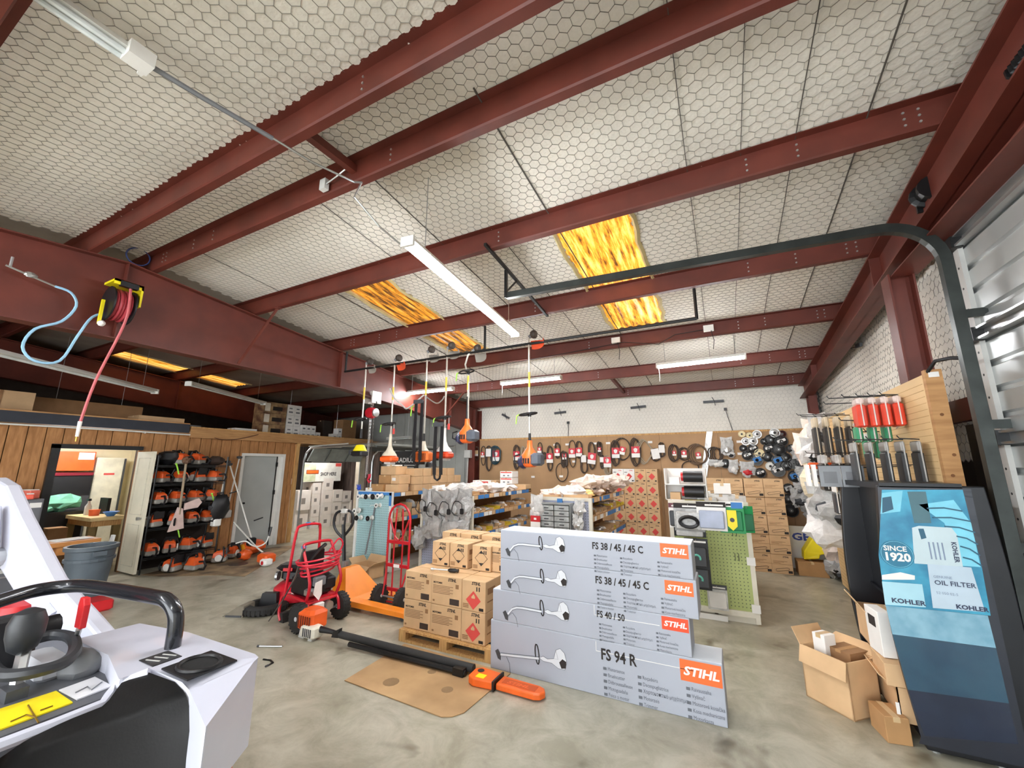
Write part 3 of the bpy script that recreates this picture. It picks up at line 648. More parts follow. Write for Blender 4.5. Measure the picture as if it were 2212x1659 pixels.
BL = [
 ((-6.249, 10, 2.16), .07, (-6.261, 10, 2.357), (-6.16, 10, 1.977), 'tan', BELT, .06, 1, 0, 'thin belt with a tan card, first belt from the left'),
 ((-6.033, 10, 2.118), .09, (-6.029, 10, 2.365), (-6.02, 10, 1.836), 'red', BELT, .055, 1, 0, 'dark belt with a narrow red card, second belt from the left'),
 ((-5.844, 10, 2.168), .12, (-5.846, 10, 2.374), (-5.822, 10, 1.684), 'white', BELT, .08, 2, 0, 'dark belt with a white card, hanging lowest of the left end group'),
 ((-5.597, 10, 2.075), .2, (-5.518, 10, 2.367), (-5.5, 10, 1.86), 'red', TEAL, .105, 5, 0, 'thick bundle of teal belts with a large red card'),
 ((-4.964, 10, 2.069), .11, (-4.942, 10, 2.379), (-4.944, 10, 1.725), 'red', BELT, .09, 3, 0, 'belt bundle with red card left of the rightmost trimmer motor'),
 ((-4.776, 10, 2.079), .07, (-4.733, 10, 2.337), (-4.778, 10, 1.726), None, BELTL, .05, 2, 0, 'pale belt loop partly behind the rightmost trimmer motor'),
 ((-4.287, 10, 2.219), .07, (-4.27, 10, 2.425), (-4.276, 10, 2.038), 'red', BELT, .055, 1, 0, 'small belt with red card right of the rightmost trimmer motor'),
 ((-4.17, 10, 2.073), .07, (-4.168, 10, 2.169), (-4.171, 10, 1.989), None, BELT, .05, 3, 0, 'tiny dark belt coil right of the rightmost trimmer'),
 ((-4.002, 10, 2), .09, (-3.982, 10, 2.333), (-3.995, 10, 1.693), 'red', BELT, .09, 2, 0, 'belt with red card hanging lower, above the white boxes'),
 ((-3.793, 10, 2.151), .075, (-3.787, 10, 2.412), (-3.797, 10, 2.01), 'red', BELT, .07, 2, 0, 'small belt with red card above a loose coil with red tags'),
 ((-3.6, 10, 2.043), .08, (-3.59, 10, 2.195), (-3.602, 10, 1.776), 'red', BELT, .055, 4, 0, 'tight dark coil with a small red tag left of the long loop'),
 ((-3.394, 10, 2.122), .11, (-3.383, 10, 2.461), (-3.392, 10, 1.788), 'red', BELT, .085, 1, 0, 'long single belt loop with red card near the middle of the pegboard'),
 ((-3.21, 10, 2.143), .09, (-3.2, 10, 2.432), (-3.215, 10, 2.005), 'red', BELT, .08, 2, 0, 'belt with red card directly right of the long single loop'),
 ((-3.095, 10, 1.981), .11, (-3.068, 10, 2.084), (-3.084, 10, 1.642), 'white', BELT, .065, 2, 0, 'low hanging belt with a white card and red wrap'),
 ((-2.888, 10, 1.98), .1, (-2.877, 10, 2.401), (-2.904, 10, 1.733), 'red', BELT, .1, 2, .14, 'belt with a tilted red card'),
 ((-2.687, 10, 2.203), .05, (-2.678, 10, 2.407), (-2.692, 10, 2.068), 'red', BELT, .04, 3, 0, 'thin bunched belt with a tiny red tag'),
 ((-2.64, 10, 1.956), .05, (-2.645, 10, 2.09), (-2.637, 10, 1.756), 'white', BELT, .045, 2, 0, 'small belt with white tag beside the low red card'),
 ((-2.506, 10, 1.889), .09, (-2.498, 10, 2.066), (-2.508, 10, 1.603), 'red', BELTL, .09, 3, 0, 'low belt with red card just above the white and red boxes'),
 ((-2.293, 10, 2.108), .1, (-2.266, 10, 2.43), (-2.308, 10, 1.812), 'red', BELT, .09, 3, 0, 'thick belt with red card left of the wide loose loop'),
 ((-2.136, 10, 2.161), .2, (-2.107, 10, 2.481), (-2.114, 10, 1.953), 'red', BELT, .07, 2, .25, 'wide loose belt loop with a small tilted red card'),
 ((-1.823, 10, 2.123), .11, (-1.813, 10, 2.472), (-1.831, 10, 1.812), 'red', BELT, .095, 3, 0, 'tall belt with red card right of the wide loose loop'),
 ((-1.632, 10, 2.142), .1, (-1.624, 10, 2.433), (-1.629, 10, 1.854), None, BELTL, .05, 3, 0, 'beige belt tied in a figure eight'),
 ((-1.377, 10, 2.075), .1, (-1.368, 10, 2.212), (-1.377, 10, 1.927), 'white', BELT, .085, 2, -.15, 'short belt with a wide tilted white card'),
 ((-1.237, 10, 2.189), .07, (-1.236, 10, 2.348), (-1.238, 10, 2.021), 'white', BELT, .065, 2, 0, 'narrow belt with a white card left of the bare pegboard gap'),
 ((-0.974, 10, 2.091), .1, (-0.949, 10, 2.298), (-0.968, 10, 1.915), 'red', BELT, .04, 3, 0, 'dark belt bunched in a figure eight left of the big brown coil'),
 ((-0.772, 10, 2.067), .11, (-0.76, 10, 2.222), (-0.781, 10, 1.945), 'red', BELT, .055, 2, 0, 'round belt coil with red card beside the big brown coil'),
 ((-0.48, 10, 2.033), .2, (-0.514, 10, 2.299), (-0.533, 10, 1.842), 'red', mat('brown_belt', (112, 90, 72), .7), .05, 4, -.1, 'big brown belt coil with a small red and white tag'),
 ((-0.67, 10, 1.782), .17, (-0.658, 10, 1.924), (-0.682, 10, 1.631), None, BELT, .05, 1, 0, 'thin round belt loop below the big brown coil'),
 ((-3.691, 10, 1.684), .16, (-3.686, 10, 1.892), (-3.698, 10, 1.43), None, BELT, .05, 1, 0, 'thin round belt loop hanging lowest near the middle of the pegboard'),
 ((-0.126, 10, 2.079), .15, (-0.113, 10, 2.219), (-0.131, 10, 1.921), None, BELT, .05, 4, 0, 'grey belt coil in a clear bag right of the silver strap'),
]
for c, rx, tp, bt, card, m, cw, n, tilt, l in BL:
    fig8 = 'figure eight' in l
    belt(c, rx, tp[2], bt[2], card, l, m, cw, n, tilt, pinch=-.0 if ('round' in l or 'wide' in l or 'big' in l) else .3 if not fig8 else -1.2)
# price tickets
for k, (c, l) in enumerate((((-3.865, 10, 2.355), 'price ticket above the small red carded belt'), ((-3.535, 10, 2.359), 'price ticket left of the long single loop'), ((-3.363, 10, 1.926), 'price ticket inside the long single loop'), ((-4.509, 10, 1.535), 'price ticket on bare board above the white boxes'), ((-2.808, 10, 2.365), 'price ticket above the tilted red card'), ((-2.484, 10, 2.368), 'price ticket right of the thin bunched belt'),
        ((-3.72, 10, 1.556), 'price ticket inside the lowest thin loop'), ((-1.492, 10, 2.365), 'price ticket above the tilted white card'), ((0.34, 10, 2.327), 'upper price ticket left of the white pulleys'), ((0.333, 10, 2.073), 'lower price ticket left of the dark pulleys'), ((0.328, 10, 1.841), 'price ticket above the red topped bag'))):
    t = tag(thing('price_ticket', l, 'ticket', (c[0], PY, c[2]))); t['group'] = 'price tickets on the pegboard'
    MB().bx(-.05, .05, -.01, 0, -.025, .025).build('ticket_card', PAPER, t); MB().cyl((0, -.012, .012), (0, 0, .012), .004, 6).build('ticket_pin', STEEL, t)
# pulleys and wheels
PC = {'k': mat('black_pulley', (30, 29, 29), .45), 's': mat('silver_pulley', (210, 210, 208), .35, .6), 'c': mat('cream_pulley', (236, 222, 180), .5), 'm': mat('maroon_pulley', (66, 28, 26), .4), 'g': mat('grey_pulley', (96, 98, 98), .45), 'w': WHITE}
CN = {'k': 'black', 's': 'silver', 'c': 'cream', 'm': 'maroon', 'g': 'grey', 'w': 'white'}
PUL = [(1170, 410, 32, 'c', '', 'at the top left of the pulley display'), (1260, 425, 30, 'c', '', 'second in the top row of the pulley display'), (1345, 412, 40, 's', '', 'third in the top row, right of two cream ones'),
 (1545, 395, 44, 's', '', 'topmost, left of the maroon one'), (1630, 408, 34, 'm', '', 'at the top right of the pulley display'), (1215, 493, 38, 's', '', 'in the second row, right of the price ticket'), (1300, 490, 41, 's', '', 'in the second row under the silver one of the top row'),
 (1425, 493, 32, 'k', '', 'small, left end of the large black cluster'), (1500, 475, 52, 'k', '', 'large, left in the top of the black cluster'), (1620, 490, 54, 'k', 'w', 'large with white label, under the maroon one'),
 (1190, 573, 36, 'k', '', 'small, first in the third row'), (1298, 573, 43, 'k', 'w', 'with white label in the third row'), (1478, 570, 46, 'k', 'w', 'with white label left of the largest disc'), (1590, 585, 60, 'k', '', 'largest flat disc in the cluster'),
 (1735, 575, 40, 'k', '', 'at the right end of the cluster, below the camera'), (1235, 652, 48, 'k', 'w', 'with white label in the fourth row'), (1370, 630, 43, 'c', '', 'alone among the dark ones in the fourth row'), (1345, 705, 52, 'g', 'b', 'with a wide blue label, left one'),
 (1465, 670, 47, 'k', '', 'plain, left of the blue labelled middle one'), (1580, 710, 52, 'g', 'b', 'with blue label in the middle of the cluster'), (1670, 678, 47, 'k', '', 'plain, right of the blue labelled middle one'), (985, 745, 46, 'k', '', 'alone beside the grey belt coil'),
 (1675, 768, 47, 'k', '', 'plain, below right of the blue labelled middle one'), (1760, 745, 50, 'g', '', 'in a clear wrapper beside small black one'), (1838, 735, 38, 'k', '', 'small, right of the wrapped grey one'), (1497, 775, 40, 'w', '', 'alone at the bottom of the cluster'),
 (1585, 825, 58, 'g', 'w', 'with white label at the bottom of the cluster'), (1385, 850, 46, 'k', 'w', 'with white label in a clear bag above the cartons'), (1775, 890, 54, 'k', 'b', 'with a blue label, lowest right'), (1705, 1030, 46, 'k', 's', 'with silver hub beside the tall cartons'),
 (1700, 1150, 46, 'k', '', 'second down beside the tall cartons'), (1735, 1280, 58, 'k', '', 'lowest, beside the tall cartons')]
import_pos = [(0.4, 9.98, 2.483), (0.543, 9.98, 2.45), (0.681, 9.98, 2.47), (0.997, 9.98, 2.49), (1.124, 9.98, 2.462), (0.458, 9.98, 2.327), (0.595, 9.98, 2.329), (0.792, 9.98, 2.318), (0.912, 9.98, 2.347), (1.093, 9.98, 2.315), (0.402, 9.98, 2.18), (0.576, 9.98, 2.177), (0.86, 9.98, 2.177), (1.029, 9.98, 2.147), (1.249, 9.98, 2.161), (0.461, 9.98, 2.035), (0.68, 9.98, 2.072), (0.626, 9.98, 1.937), (0.821, 9.98, 1.998), (0.989, 9.98, 1.926), (1.131, 9.98, 1.981), (0.034, 9.98, 1.867), (1.121, 9.98, 1.824), (1.252, 9.98, 1.864), (1.368, 9.98, 1.881), (0.85, 9.98, 1.812), (0.975, 9.98, 1.724), (0.662, 9.98, 1.678), (1.245, 9.98, 1.613), (1.115, 9.98, 1.372), (1.084, 9.98, 1.167), (1.111, 9.98, 0.949)]
for (u, v, r, c, lab, where), p in zip(PUL, import_pos):
    R = r / 5.267 * .0115; y = -.02
    t = thing('pulley', f'{CN[c]} pulley {where}', 'pulley', (p[0], PY, p[2]), group='pulleys on the back pegboard')
    MB().lathe([(R * .3, -.055), (R * .55, -.05), (R * .8, -.04), (R * .86, -.055), (R, -.055), (R, -.04), (R * .8, -.025), (R, -.008), (R, 0), (R * .3, 0)], n=20, axis='Y').build('rim', PC[c], t, smooth=True)
    MB().lathe([(R * .12, -.066), (R * .28, -.066), (R * .3, -.05), (R * .12, -.05)], n=12, axis='Y').build('hub', PC['k'] if c in 'csw' else PC['g'], t, smooth=True)
    MB().cyl((0, -.07, 0), (0, -.05, 0), R * .1, 8).build('bore', INK if c not in 'k' else STEEL, t)
    if lab: MB().bc((0, -.062, R * .1), (R * 1.3, .008, R * (.45 if lab == 'w' else .8)), ry=-.35).build('label', {'w': PAPER, 'b': BLUE, 's': STEEL}[lab], t)
# silver banding strap
t = tag(thing('banding_strap', 'long silver strap hanging down the pegboard between coils', 'strap', (0, PY, 0)))
a, b = (-0.212, 9.98, 2.562), (-0.41, 9.98, 1.585)
for k in range(5):
    q0 = [a[i] + (b[i] - a[i]) * k / 5 for i in range(3)]; q1 = [a[i] + (b[i] - a[i]) * (k + 1) / 5 for i in range(3)]
    MB().add([(q0[0] - .06, -.02, q0[2]), (q0[0] + .06, -.03, q0[2]), (q1[0] + .06, -.045 if k % 2 else -.02, q1[2]), (q1[0] - .06, -.02, q1[2])], [(0, 1, 2, 3)]).build('strap_length', mat('silver_strap', (200, 200, 198), .3, .6, var=.2, scale=12), t).modifiers.new('thick', 'SOLIDIFY').thickness = .006
# bags on the board
def bag(c, r, label, m=BAGW, y=None, inner=None, seed=0, group=None, top=True, name='plastic_bag', k=.3, peg=None):
    t = thing(name, label, 'bag', c, group=group)
    rx, ry, rz = r
    MB().blob((0, 0, 0), r, seed, k, 10, 7).build('bag_film', m, t)
    if top: MB().add([(-rx * .8, 0, rz * .6), (rx * .8, 0, rz * .6), (rx * .9, .0, rz * 1.35), (0, -.01, rz * 1.2), (-rx * .9, 0, rz * 1.35)], [(0, 1, 2, 3, 4)]).build('bag_header', m, t).modifiers.new('thick', 'SOLIDIFY').thickness = .004
    if peg: MB().tube([(0, 0, rz * .9), tuple(Vector(peg) - Vector(c) + Vector((0, 0, rz * .9)))], .005, 5).build('peg_hook', STEEL, t)
    if inner:
        MB().blob((0, -ry * .55, -rz * .3), (rx * .6, ry * .6, rz * .5), seed + 5, .2).build('contents', inner, t)
    return t
BB = [((0.091, 9.95, 2.21), .13, .17, 'clear bag of silver parts above a dark spool', STEEL), ((0.152, 9.95, 2.06), .08, .07, 'dark parts bag under the bag of silver parts', BLACKM), ((-0.144, 9.95, 1.867), .15, .07, 'flat white bag under the grey belt coil', PAPER),
 ((0.187, 9.95, 1.784), .1, .13, 'clear bag with a white disc above the carton stack', PAPER), ((0.434, 9.95, 1.73), .15, .14, 'clear bag with red header above the carton stack', REDP), ((1.365, 9.95, 2.053), .14, .13, 'clear bag right of the black pulley cluster', GREY),
 ((1.525, 9.95, 1.88), .12, .16, 'dark tinted bag near the red corner column', DGREY), ((1.372, 9.95, 1.684), .12, .1, 'crumpled clear bag right of the lowest blue label', LGREY), ((1.391, 9.95, 1.472), .13, .09, 'clear bag with a red patch beside the right wall', REDP),
 ((1.278, 9.95, 1.369), .1, .1, 'clear bag with a grey pulley left of the silver cup', GREY), ((1.263, 9.95, 1.175), .16, .15, 'big clear bag with dark parts beside the cartons', DGREY), ((1.449, 9.95, 1.248), .1, .12, 'clear bag with a white lid', WHITE),
 ((1.404, 9.95, 1.048), .15, .13, 'crumpled clear bag under the one with a white lid', LGREY), ((1.473, 9.95, 0.863), .16, .12, 'lowest clear bag with a steel ring', STEEL)]
for k, (c, rx, rz, l, inn) in enumerate(BB): bag((c[0], 9.95, c[2]), (rx, .06, rz), l, BAGW, inner=inn, seed=k, group='bags hanging on the back pegboard')
# camera, dark metal clips on the white wall
t = tag(thing('security_camera', 'white bullet camera at the right end of the pegboard top', 'camera', (1.491, 9.8, 2.432)))
MB().cyl((.08, .1, .07), (-.12, -.06, -.06), .055, 12).build('camera_body', WHITE, t, smooth=True); MB().cyl((-.12, -.06, -.06), (-.14, -.075, -.075), .05, 12).build('lens', BLACK, t); MB().cyl((.05, .07, .04), (.06, .22, .1), .02, 8).build('mount_arm', WHITE, t)
for k, (c, w, a, l) in enumerate((((-5.372, 10.05, 3.194), .13, -.5, 'tilted dark metal clip on the white wall, leftmost'), ((-3.735, 10.05, 3.202), .16, .05, 'level dark metal clip on the white wall, second'), ((-1.724, 10.05, 3.218), .18, .05, 'level dark metal clip on the white wall, third'), ((-0.079, 10.05, 3.236), .21, 0, 'longest dark metal clip on the white wall, rightmost'))):
    t = tag(thing('wall_clip', l, 'clip', (c[0], 10.08, c[2]))); MB().bc((0, 0, 0), (w * 2, .03, .055), ry=-a).build('clip_bar', DGREY, t); MB().tube([(-.02, 0, .1), (.02, -.03, 0), (.03, 0, -.09)], .008, 4).build('clip_wire', BLACKM, t)
for pts, l in (([(-3.515, 10.06, 2.923), (-3.509, 10.06, 2.718), (-3.526, 10.06, 2.551)], 'short black wire on the white wall above the pegboard'), ([(0.143, 10.06, 3.046), (0.173, 10.06, 2.88), (0.241, 10.06, 2.563)], 'black wire hanging above the pulleys')):
    t = tag(thing('loose_wire', l, 'wire')); MB().tube(pts, .009, 4).build('strand', BLACKM, t); MB().bc(pts[0], (.06, .03, .06)).build('plug', BLACK, t)
t = tag(thing('conduit_box', 'grey electrical box on the left red column', 'box', (-6.344, 9.7, 2.154))); MB().rb(-.1, .1, -.08, .04, -.12, .1).build('cover', LGREY, t); MB().cyl((0, -.02, -.12), (-.03, -.02, -1.0), .02, 8).build('conduit_pipe', LGREY, t)

# ================================================================ CARTON STACKS against the back wall
def logo(s, m, p, loc, size, **k): return text(s, m, p, loc, size, bold=size * .035, shear=.22, name='printed_logo', **k)
def carton_chain(col, row):
    x0 = -.33 + col * .308 + random.uniform(-.006, .006); z0 = row * .318; y0 = 8.75 + random.uniform(-.02, .02)
    t = thing('carton', f'chain bar carton, {["leftmost", "second", "third", "rightmost"][col]} column, {["bottom row", "second row up", "middle row", "fourth row up", "top row"][row]} of the tall stack', 'carton', (x0 + .152, y0, z0), group='tall stack of chain bar cartons')
    MB().bx(-.152, .152, 0, .55, 0, .315).build('box', CARD, t, bevel=.006)
    logo('STIHL', INK, t, (.02, -.002, .268), .034)
    MB().bx(-.151, .151, -.001, 0, .155, .16).build('print_line', CARD3, t)
    a = .18; M = Matrix.Translation((0, -.002, .075)) @ Matrix.Rotation(-a, 4, 'Y')
    ln = MB()
    ring = [(-.1, .013), (-.085, .02), (.07, .02), (.1, .008), (.1, -.008), (.07, -.02), (-.085, -.02), (-.1, -.013)]
    for i in range(8):
        p, q = ring[i], ring[(i + 1) % 8]; ln.tube([(p[0], 0, p[1]), (q[0], 0, q[1])], .0028, 4)
    ln.tf(M).build('printed_drawing', INK, t)
    MB().bx(.08, .14, -.003, -.001, .02, .06).build('printed_code', INK, t)
    for k in range(3): MB().bx(-.13, .08 - .05 * k, -.002, 0, .205 - k * .016, .21 - k * .016).build('print_line', CARD3, t)
    return t
for c in range(4):
    for r in range(5): carton_chain(c, r)
def can_box(col, row):
    w = .248; x0 = -2.31 + col * w; z0 = row * .292; white = row == 5 and col < 2
    t = thing('carton', f'{"white" if white else "brown"} carton with red diamond, {ORD[col]} column, {ORD[5 - row]} row from the top', 'carton', (x0 + w / 2, 9.6 + random.uniform(-.01, .01), z0), group='fuel cartons with red diamonds by the pegboard')
    MB().bx(-.122, .122, 0, .36, 0, .29).build('box', PAPER if white else CARD, t, bevel=.005)
    MB().prism([(0, .2), (.07, .125), (0, .05), (-.07, .125)], -.003, -.001, 'Y').build('red_diamond', REDPRINT, t)
    logo('STIHL', INK if not white else REDPRINT, t, (.01, -.002, .245), .03)
    MB().bx(-.1, -.05, -.002, 0, .02, .04).build('print_mark', INK, t); MB().bx(.06, .1, -.002, 0, .02, .045).build('print_mark', INK, t); MB().bx(-.1, -.04, -.002, 0, .21, .222).build('print_mark', INK, t)
    return t
for c in range(4):
    for r in range(6): can_box(c, r)

# ================================================================ GONDOLA SHELVES
BEIGE = mat('beige_steel', (226, 220, 204), .45, var=.05)
def gondola(label, x0, x1, y0, y1, zt, shelves, peg, strip=True, frame=BEIGE):
    t = thing('gondola_shelf', label, 'shelving', ((x0 + x1) / 2, y0, 0)); w = (x1 - x0) / 2; L = y1 - y0
    MB().bx(-w, w, 0, .006, .12, zt - .03).build('end_pegboard', peg, t)
    MB().bx(-w - .02, -w + .03, -.025, .03, 0.02, zt).build('end_post', frame, t); MB().bx(w - .03, w + .02, -.025, .03, .02, zt).build('end_post', frame, t)
    MB().bx(-w + .03, w - .03, -.022, .02, zt - .05, zt).build('top_rail', frame, t); MB().bx(-w + .03, w - .03, -.022, .02, .08, .14).build('bottom_rail', frame, t)
    MB().bx(-.02, .02, .03, L, .05, zt - .02).build('divider', CARD3, t)
    MB().bx(-w, w, .03, L, .0, .1).build('base_deck', frame, t)
    holes = MB()
    for i in range(int(2 * w / .04) - 1):
        for j in range(int((zt - .25) / .04)): 
            xx, zz = -w + .05 + i * .04, .18 + j * .04
            if xx < w - .04: holes.quad((xx - .005, -.001, zz - .005), (xx + .005, -.001, zz - .005), (xx + .005, -.001, zz + .005), (xx - .005, -.001, zz + .005))
    holes.build('peg_hole', mat('hole_dark', (84, 92, 80), .9), t, kind='stuff')
    for z in shelves:
        for s in (-1, 1):
            a, b = sorted((s * .02, s * w))
            MB().bx(a, b, .04, L, z - .02, z).bx(min(s * w, s * (w - .012)), max(s * w, s * (w - .012)), .04, L, z - .03, z + .05).build('shelf', CARD2 if s > 0 else frame, t)
            if s > 0 and strip:
                R = random.Random(int(z * 100) + int(x0 * 10)); q = .06
                while q < L - .15:
                    e = R.uniform(.1, .22)
                    MB().bx(w, w + .004, q, q + e - .02, z - .025, z + .04).build('price_label', BLUE if R.random() < .5 else PAPER if R.random() < .5 else CARD, t); q += e
    return t
BLUEP = mat('pale_blue_pegboard', (166, 202, 206), .6, var=.06, scale=2); LAVP = mat('lavender_pegboard', (178, 184, 206), .6, var=.06, scale=2)
GREENP = mat('pale_green_pegboard', (178, 190, 122), .6, var=.06, scale=2, bump=.05)
G1 = gondola('first gondola from the left with a pale blue pegboard end', -6.17, -5.34, 5.7, 8.1, 1.36, (.42, .86, 1.30), BLUEP, frame=WHITE)
G2 = gondola('second gondola from the left, its end covered by grey bags', -4.88, -3.83, 6.0, 8.4, 1.32, (.3, .64, .98, 1.28), LAVP)
G3 = gondola('third gondola from the left with a small drawer cabinet on its end', -2.85, -1.87, 6.3, 8.7, 1.33, (.3, .64, 1.0, 1.28), LAVP)
G4 = gondola('rightmost gondola with a pale green pegboard end', -.68, .2, 5.9, 7.6, 1.38, (.42, .86, 1.30), GREENP)
tape = MB().bx(-.39, .43, -.028, -.022, 1.3, 1.35).bx(.38, .435, -.028, -.022, 1.12, 1.35).build('blue_tape', BLUE, G1)
for k, z in enumerate((1.2, .72, .2)): MB().bx(.38, .47, -.04, -.025, z - .06, z + .03).build('price_flag', PAPER, G4)
MB().bx(-.22, .12, -.03, -.022, .0, .06).build('price_flag', PAPER, G4)
MB().bx(-.03, .05, -.03, -.022, 1.3, 1.36).build('blue_label', BLUE, G4); MB().bx(-.05, .04, -.03, -.022, 1.24, 1.31).build('blue_label', BLUE, G3)
# rollers on the blue end
for k, (p, r, blk, l) in enumerate((((-5.821, 5.55, 1.271), .045, 1, 'black faced spool, top row left on the blue pegboard'), ((-5.702, 5.6, 1.272), .05, 1, 'white spool behind the black faced one on the blue pegboard'), ((-5.54, 5.55, 1.289), .045, 0, 'white spool, top row right on the blue pegboard'), ((-5.964, 5.5, 1.27), .04, 0, 'white spool at the top left edge of the blue pegboard'),
        ((-5.609, 5.6, 1.123), .04, 0, 'white spool with dangling cord under the top row'), ((-6.031, 5.5, 1.017), .05, 0, 'white spool hanging off the left edge of the blue panel'), ((-6.015, 5.55, 0.892), .045, 1, 'lower left white spool on the blue pegboard'), ((-5.739, 5.55, 0.899), .045, 1, 'lower right white spool with black rim on the blue pegboard'))):
    t = thing('spool', l, 'spool', p, group='spools on the blue pegboard')
    MB().lathe([(r * .5, 0), (r, .0), (r, .012), (r * .6, .02), (r * .6, .09), (r, .1), (r, .112), (r * .5, .112)], n=16, axis='Y').build('spool_body', WHITE, t, smooth=True)
    MB().lathe([(r * .25, -.004), (r * 1.02 if blk else r * .4, -.004), (r * 1.02 if blk else r * .4, .004), (r * .25, .004)], n=16, axis='Y').build('rim', BLACK, t)
    MB().cyl((0, -.02, 0), (0, 5.7 - p[1], 0), .004, 5).build('peg_hook', STEEL, t)
    if 'cord' in l: MB().tube([(-.02, 0, 0), (-.1, -.01, .0), (-.15, 0, -.02)], .005, 4).build('cord', WHITE, t)
t = tag(thing('measuring_rod', 'thin grey tube leaning on the blue pegboard', 'tube', (-5.669, 5.545, 0))); MB().tube([(-.04, -.02, .3), (-.06, .18, 1.2)], .014, 6).build('tube_wall', GREY, t)
t = tag(thing('glove', 'blue rubber glove on the top corner of the blue gondola', 'glove', (-6.151, 5.68, 1.404))); MB().blob((0, 0, 0), (.05, .03, .035), 4, .2).build('palm', mat('royal_blue', (40, 76, 190), .5), t)
for a in (-.03, 0, .03): MB().tube([(a, 0, .02), (a * 1.5, -.01, .07)], [.012, .008], 5).build('finger', mat('royal_blue', (40, 76, 190), .5), t)

# ================================================================ things ON the gondolas
def plain_box(c, d, label, m=CARD, rz=0, group=None, flaps=False, name='carton', extra=None, printm=INK):
    """small carton: box, tape, print"""
    t = thing(name, label, 'carton', c, rz, group)
    w, dp, h = d
    MB().bx(-w / 2, w / 2, -dp / 2, dp / 2, 0, h).build('box', m, t, bevel=.004)
    MB().bx(-.02, .02, -dp / 2 - .001, dp / 2 + .001, h - .03, h + .001).build('tape', mat('parcel_tape', (214, 184, 140), .4), t)
    if extra: MB().bx(-w * .35, w * .05, -dp / 2 - .002, -dp / 2, h * .35, h * .7).build('print', extra, t)
    return t
for (u, z0, w, h, y, d, l, m) in ((-5.86, 1.31, .30, .17, 6.0, .3, 'lowest left tan carton on top of the first gondola', CARD2), (-5.55, 1.31, .30, .17, 6.05, .3, 'lowest right tan carton on top of the first gondola', CARD), (-5.83, 1.485, .3, .16, 6.15, .3, 'second layer tan carton, left, on the first gondola', CARD2), (-5.56, 1.485, .22, .16, 6.15, .3, 'second layer tan carton, middle, on the first gondola', CARD),
        (-5.79, 1.65, .38, .16, 6.2, .32, 'topmost tan carton on the first gondola', CARD), (-5.78, 1.815, .22, .025, 6.2, .2, 'white flat box on the topmost carton of the first gondola', PAPER)):
    plain_box((u, y, z0), (w, d, h), l, m, extra=PAPER if 'middle' in l else None, group='tan cartons on the first gondola')
for k in range(6):
    for j in range(3 - (k % 3 == 2)):
        plain_box((-5.52 + random.uniform(-.02, .02), 6.45 + k * .27, 1.31 + j * .155), (.28, .25, .15), f'tan carton {["in the bottom layer", "in the second layer", "in the third layer"][j]}, {ORD[k]} back, on the first gondola top', CARD, group='tan cartons on the first gondola', extra=PAPER if (k + j) % 3 == 0 else None)
plain_box((-6.05, 5.95, 1.31), (.16, .25, .1), 'white box at the left end of the first gondola top', PAPER)
plain_box((-5.98, 6.35, 1.31), (.14, .2, .32), 'tall white box behind the left cartons of the first gondola', PAPER)
t = tag(thing('cap', 'black and tan cap on the cartons of the first gondola', 'cap', (-5.5, 6.98, 1.47))); MB().lathe([(.12, .32), (.115, .38), (.08, .44), (.02, .46)], n=12).build('crown', BLACK, t, smooth=True); MB().bc((.12, -.02, .325), (.16, .14, .012)).build('brim', CARD3, t)
# shelf goods on the right sides
def bin_box(c, d, label, m=CARD, group=None, fill=None, seed=0, cat='bin', front=True):
    """open cardboard parts bin"""
    t = thing('parts_bin', label, cat, c, 0, group); w, dp, h = d; e = .006
    MB().bx(-w / 2, w / 2, -dp / 2, dp / 2, 0, e).bx(-w / 2, -w / 2 + e, -dp / 2, dp / 2, 0, h).bx(-w / 2, w / 2, dp / 2 - e, dp / 2, 0, h).bx(-w / 2, w / 2, -dp / 2, -dp / 2 + e, 0, h).bx(w / 2 - e, w / 2, -dp / 2, dp / 2, 0, h * .6).build('tray', m, t)
    if fill: MB().blob((0, 0, h * .7), (w * .42, dp * .42, h * .5), seed, .3).build('contents', fill, t)
    return t
fills = [BAGP, BAGW, BAGG, None, STEEL, BAGP, None, BAGW]
for (nm, X1, y0, zs) in (('first', -5.34, 5.78, ((.86, .25), (.42, .2))), ('second', -3.83, 6.08, ((.98, .12), (.64, .12))), ('third', -1.87, 6.38, ((1.0, .13), (.64, .12)))):
    for zi, (z, h) in enumerate(zs):
        y = y0; k = 0; R = random.Random(len(nm) * 10 + zi)
        while y < y0 + 2.1:
            d = R.uniform(.16, .3)
            bin_box((X1 - .17, y + d / 2, z + .003), (.3, d - .015, h * R.uniform(.7, 1.1)), f'cardboard bin {ORD[k]} from the front on the {["upper", "lower"][zi]} right shelf of the {nm} gondola', R.choice([CARD, CARD2, CARD, mat('yellow_bin', (226, 196, 60), .6)]) if nm != 'first' else CARD,
                    'parts bins on the gondola shelves', fills[(k + zi) % 8], k)
            y += d; k += 1
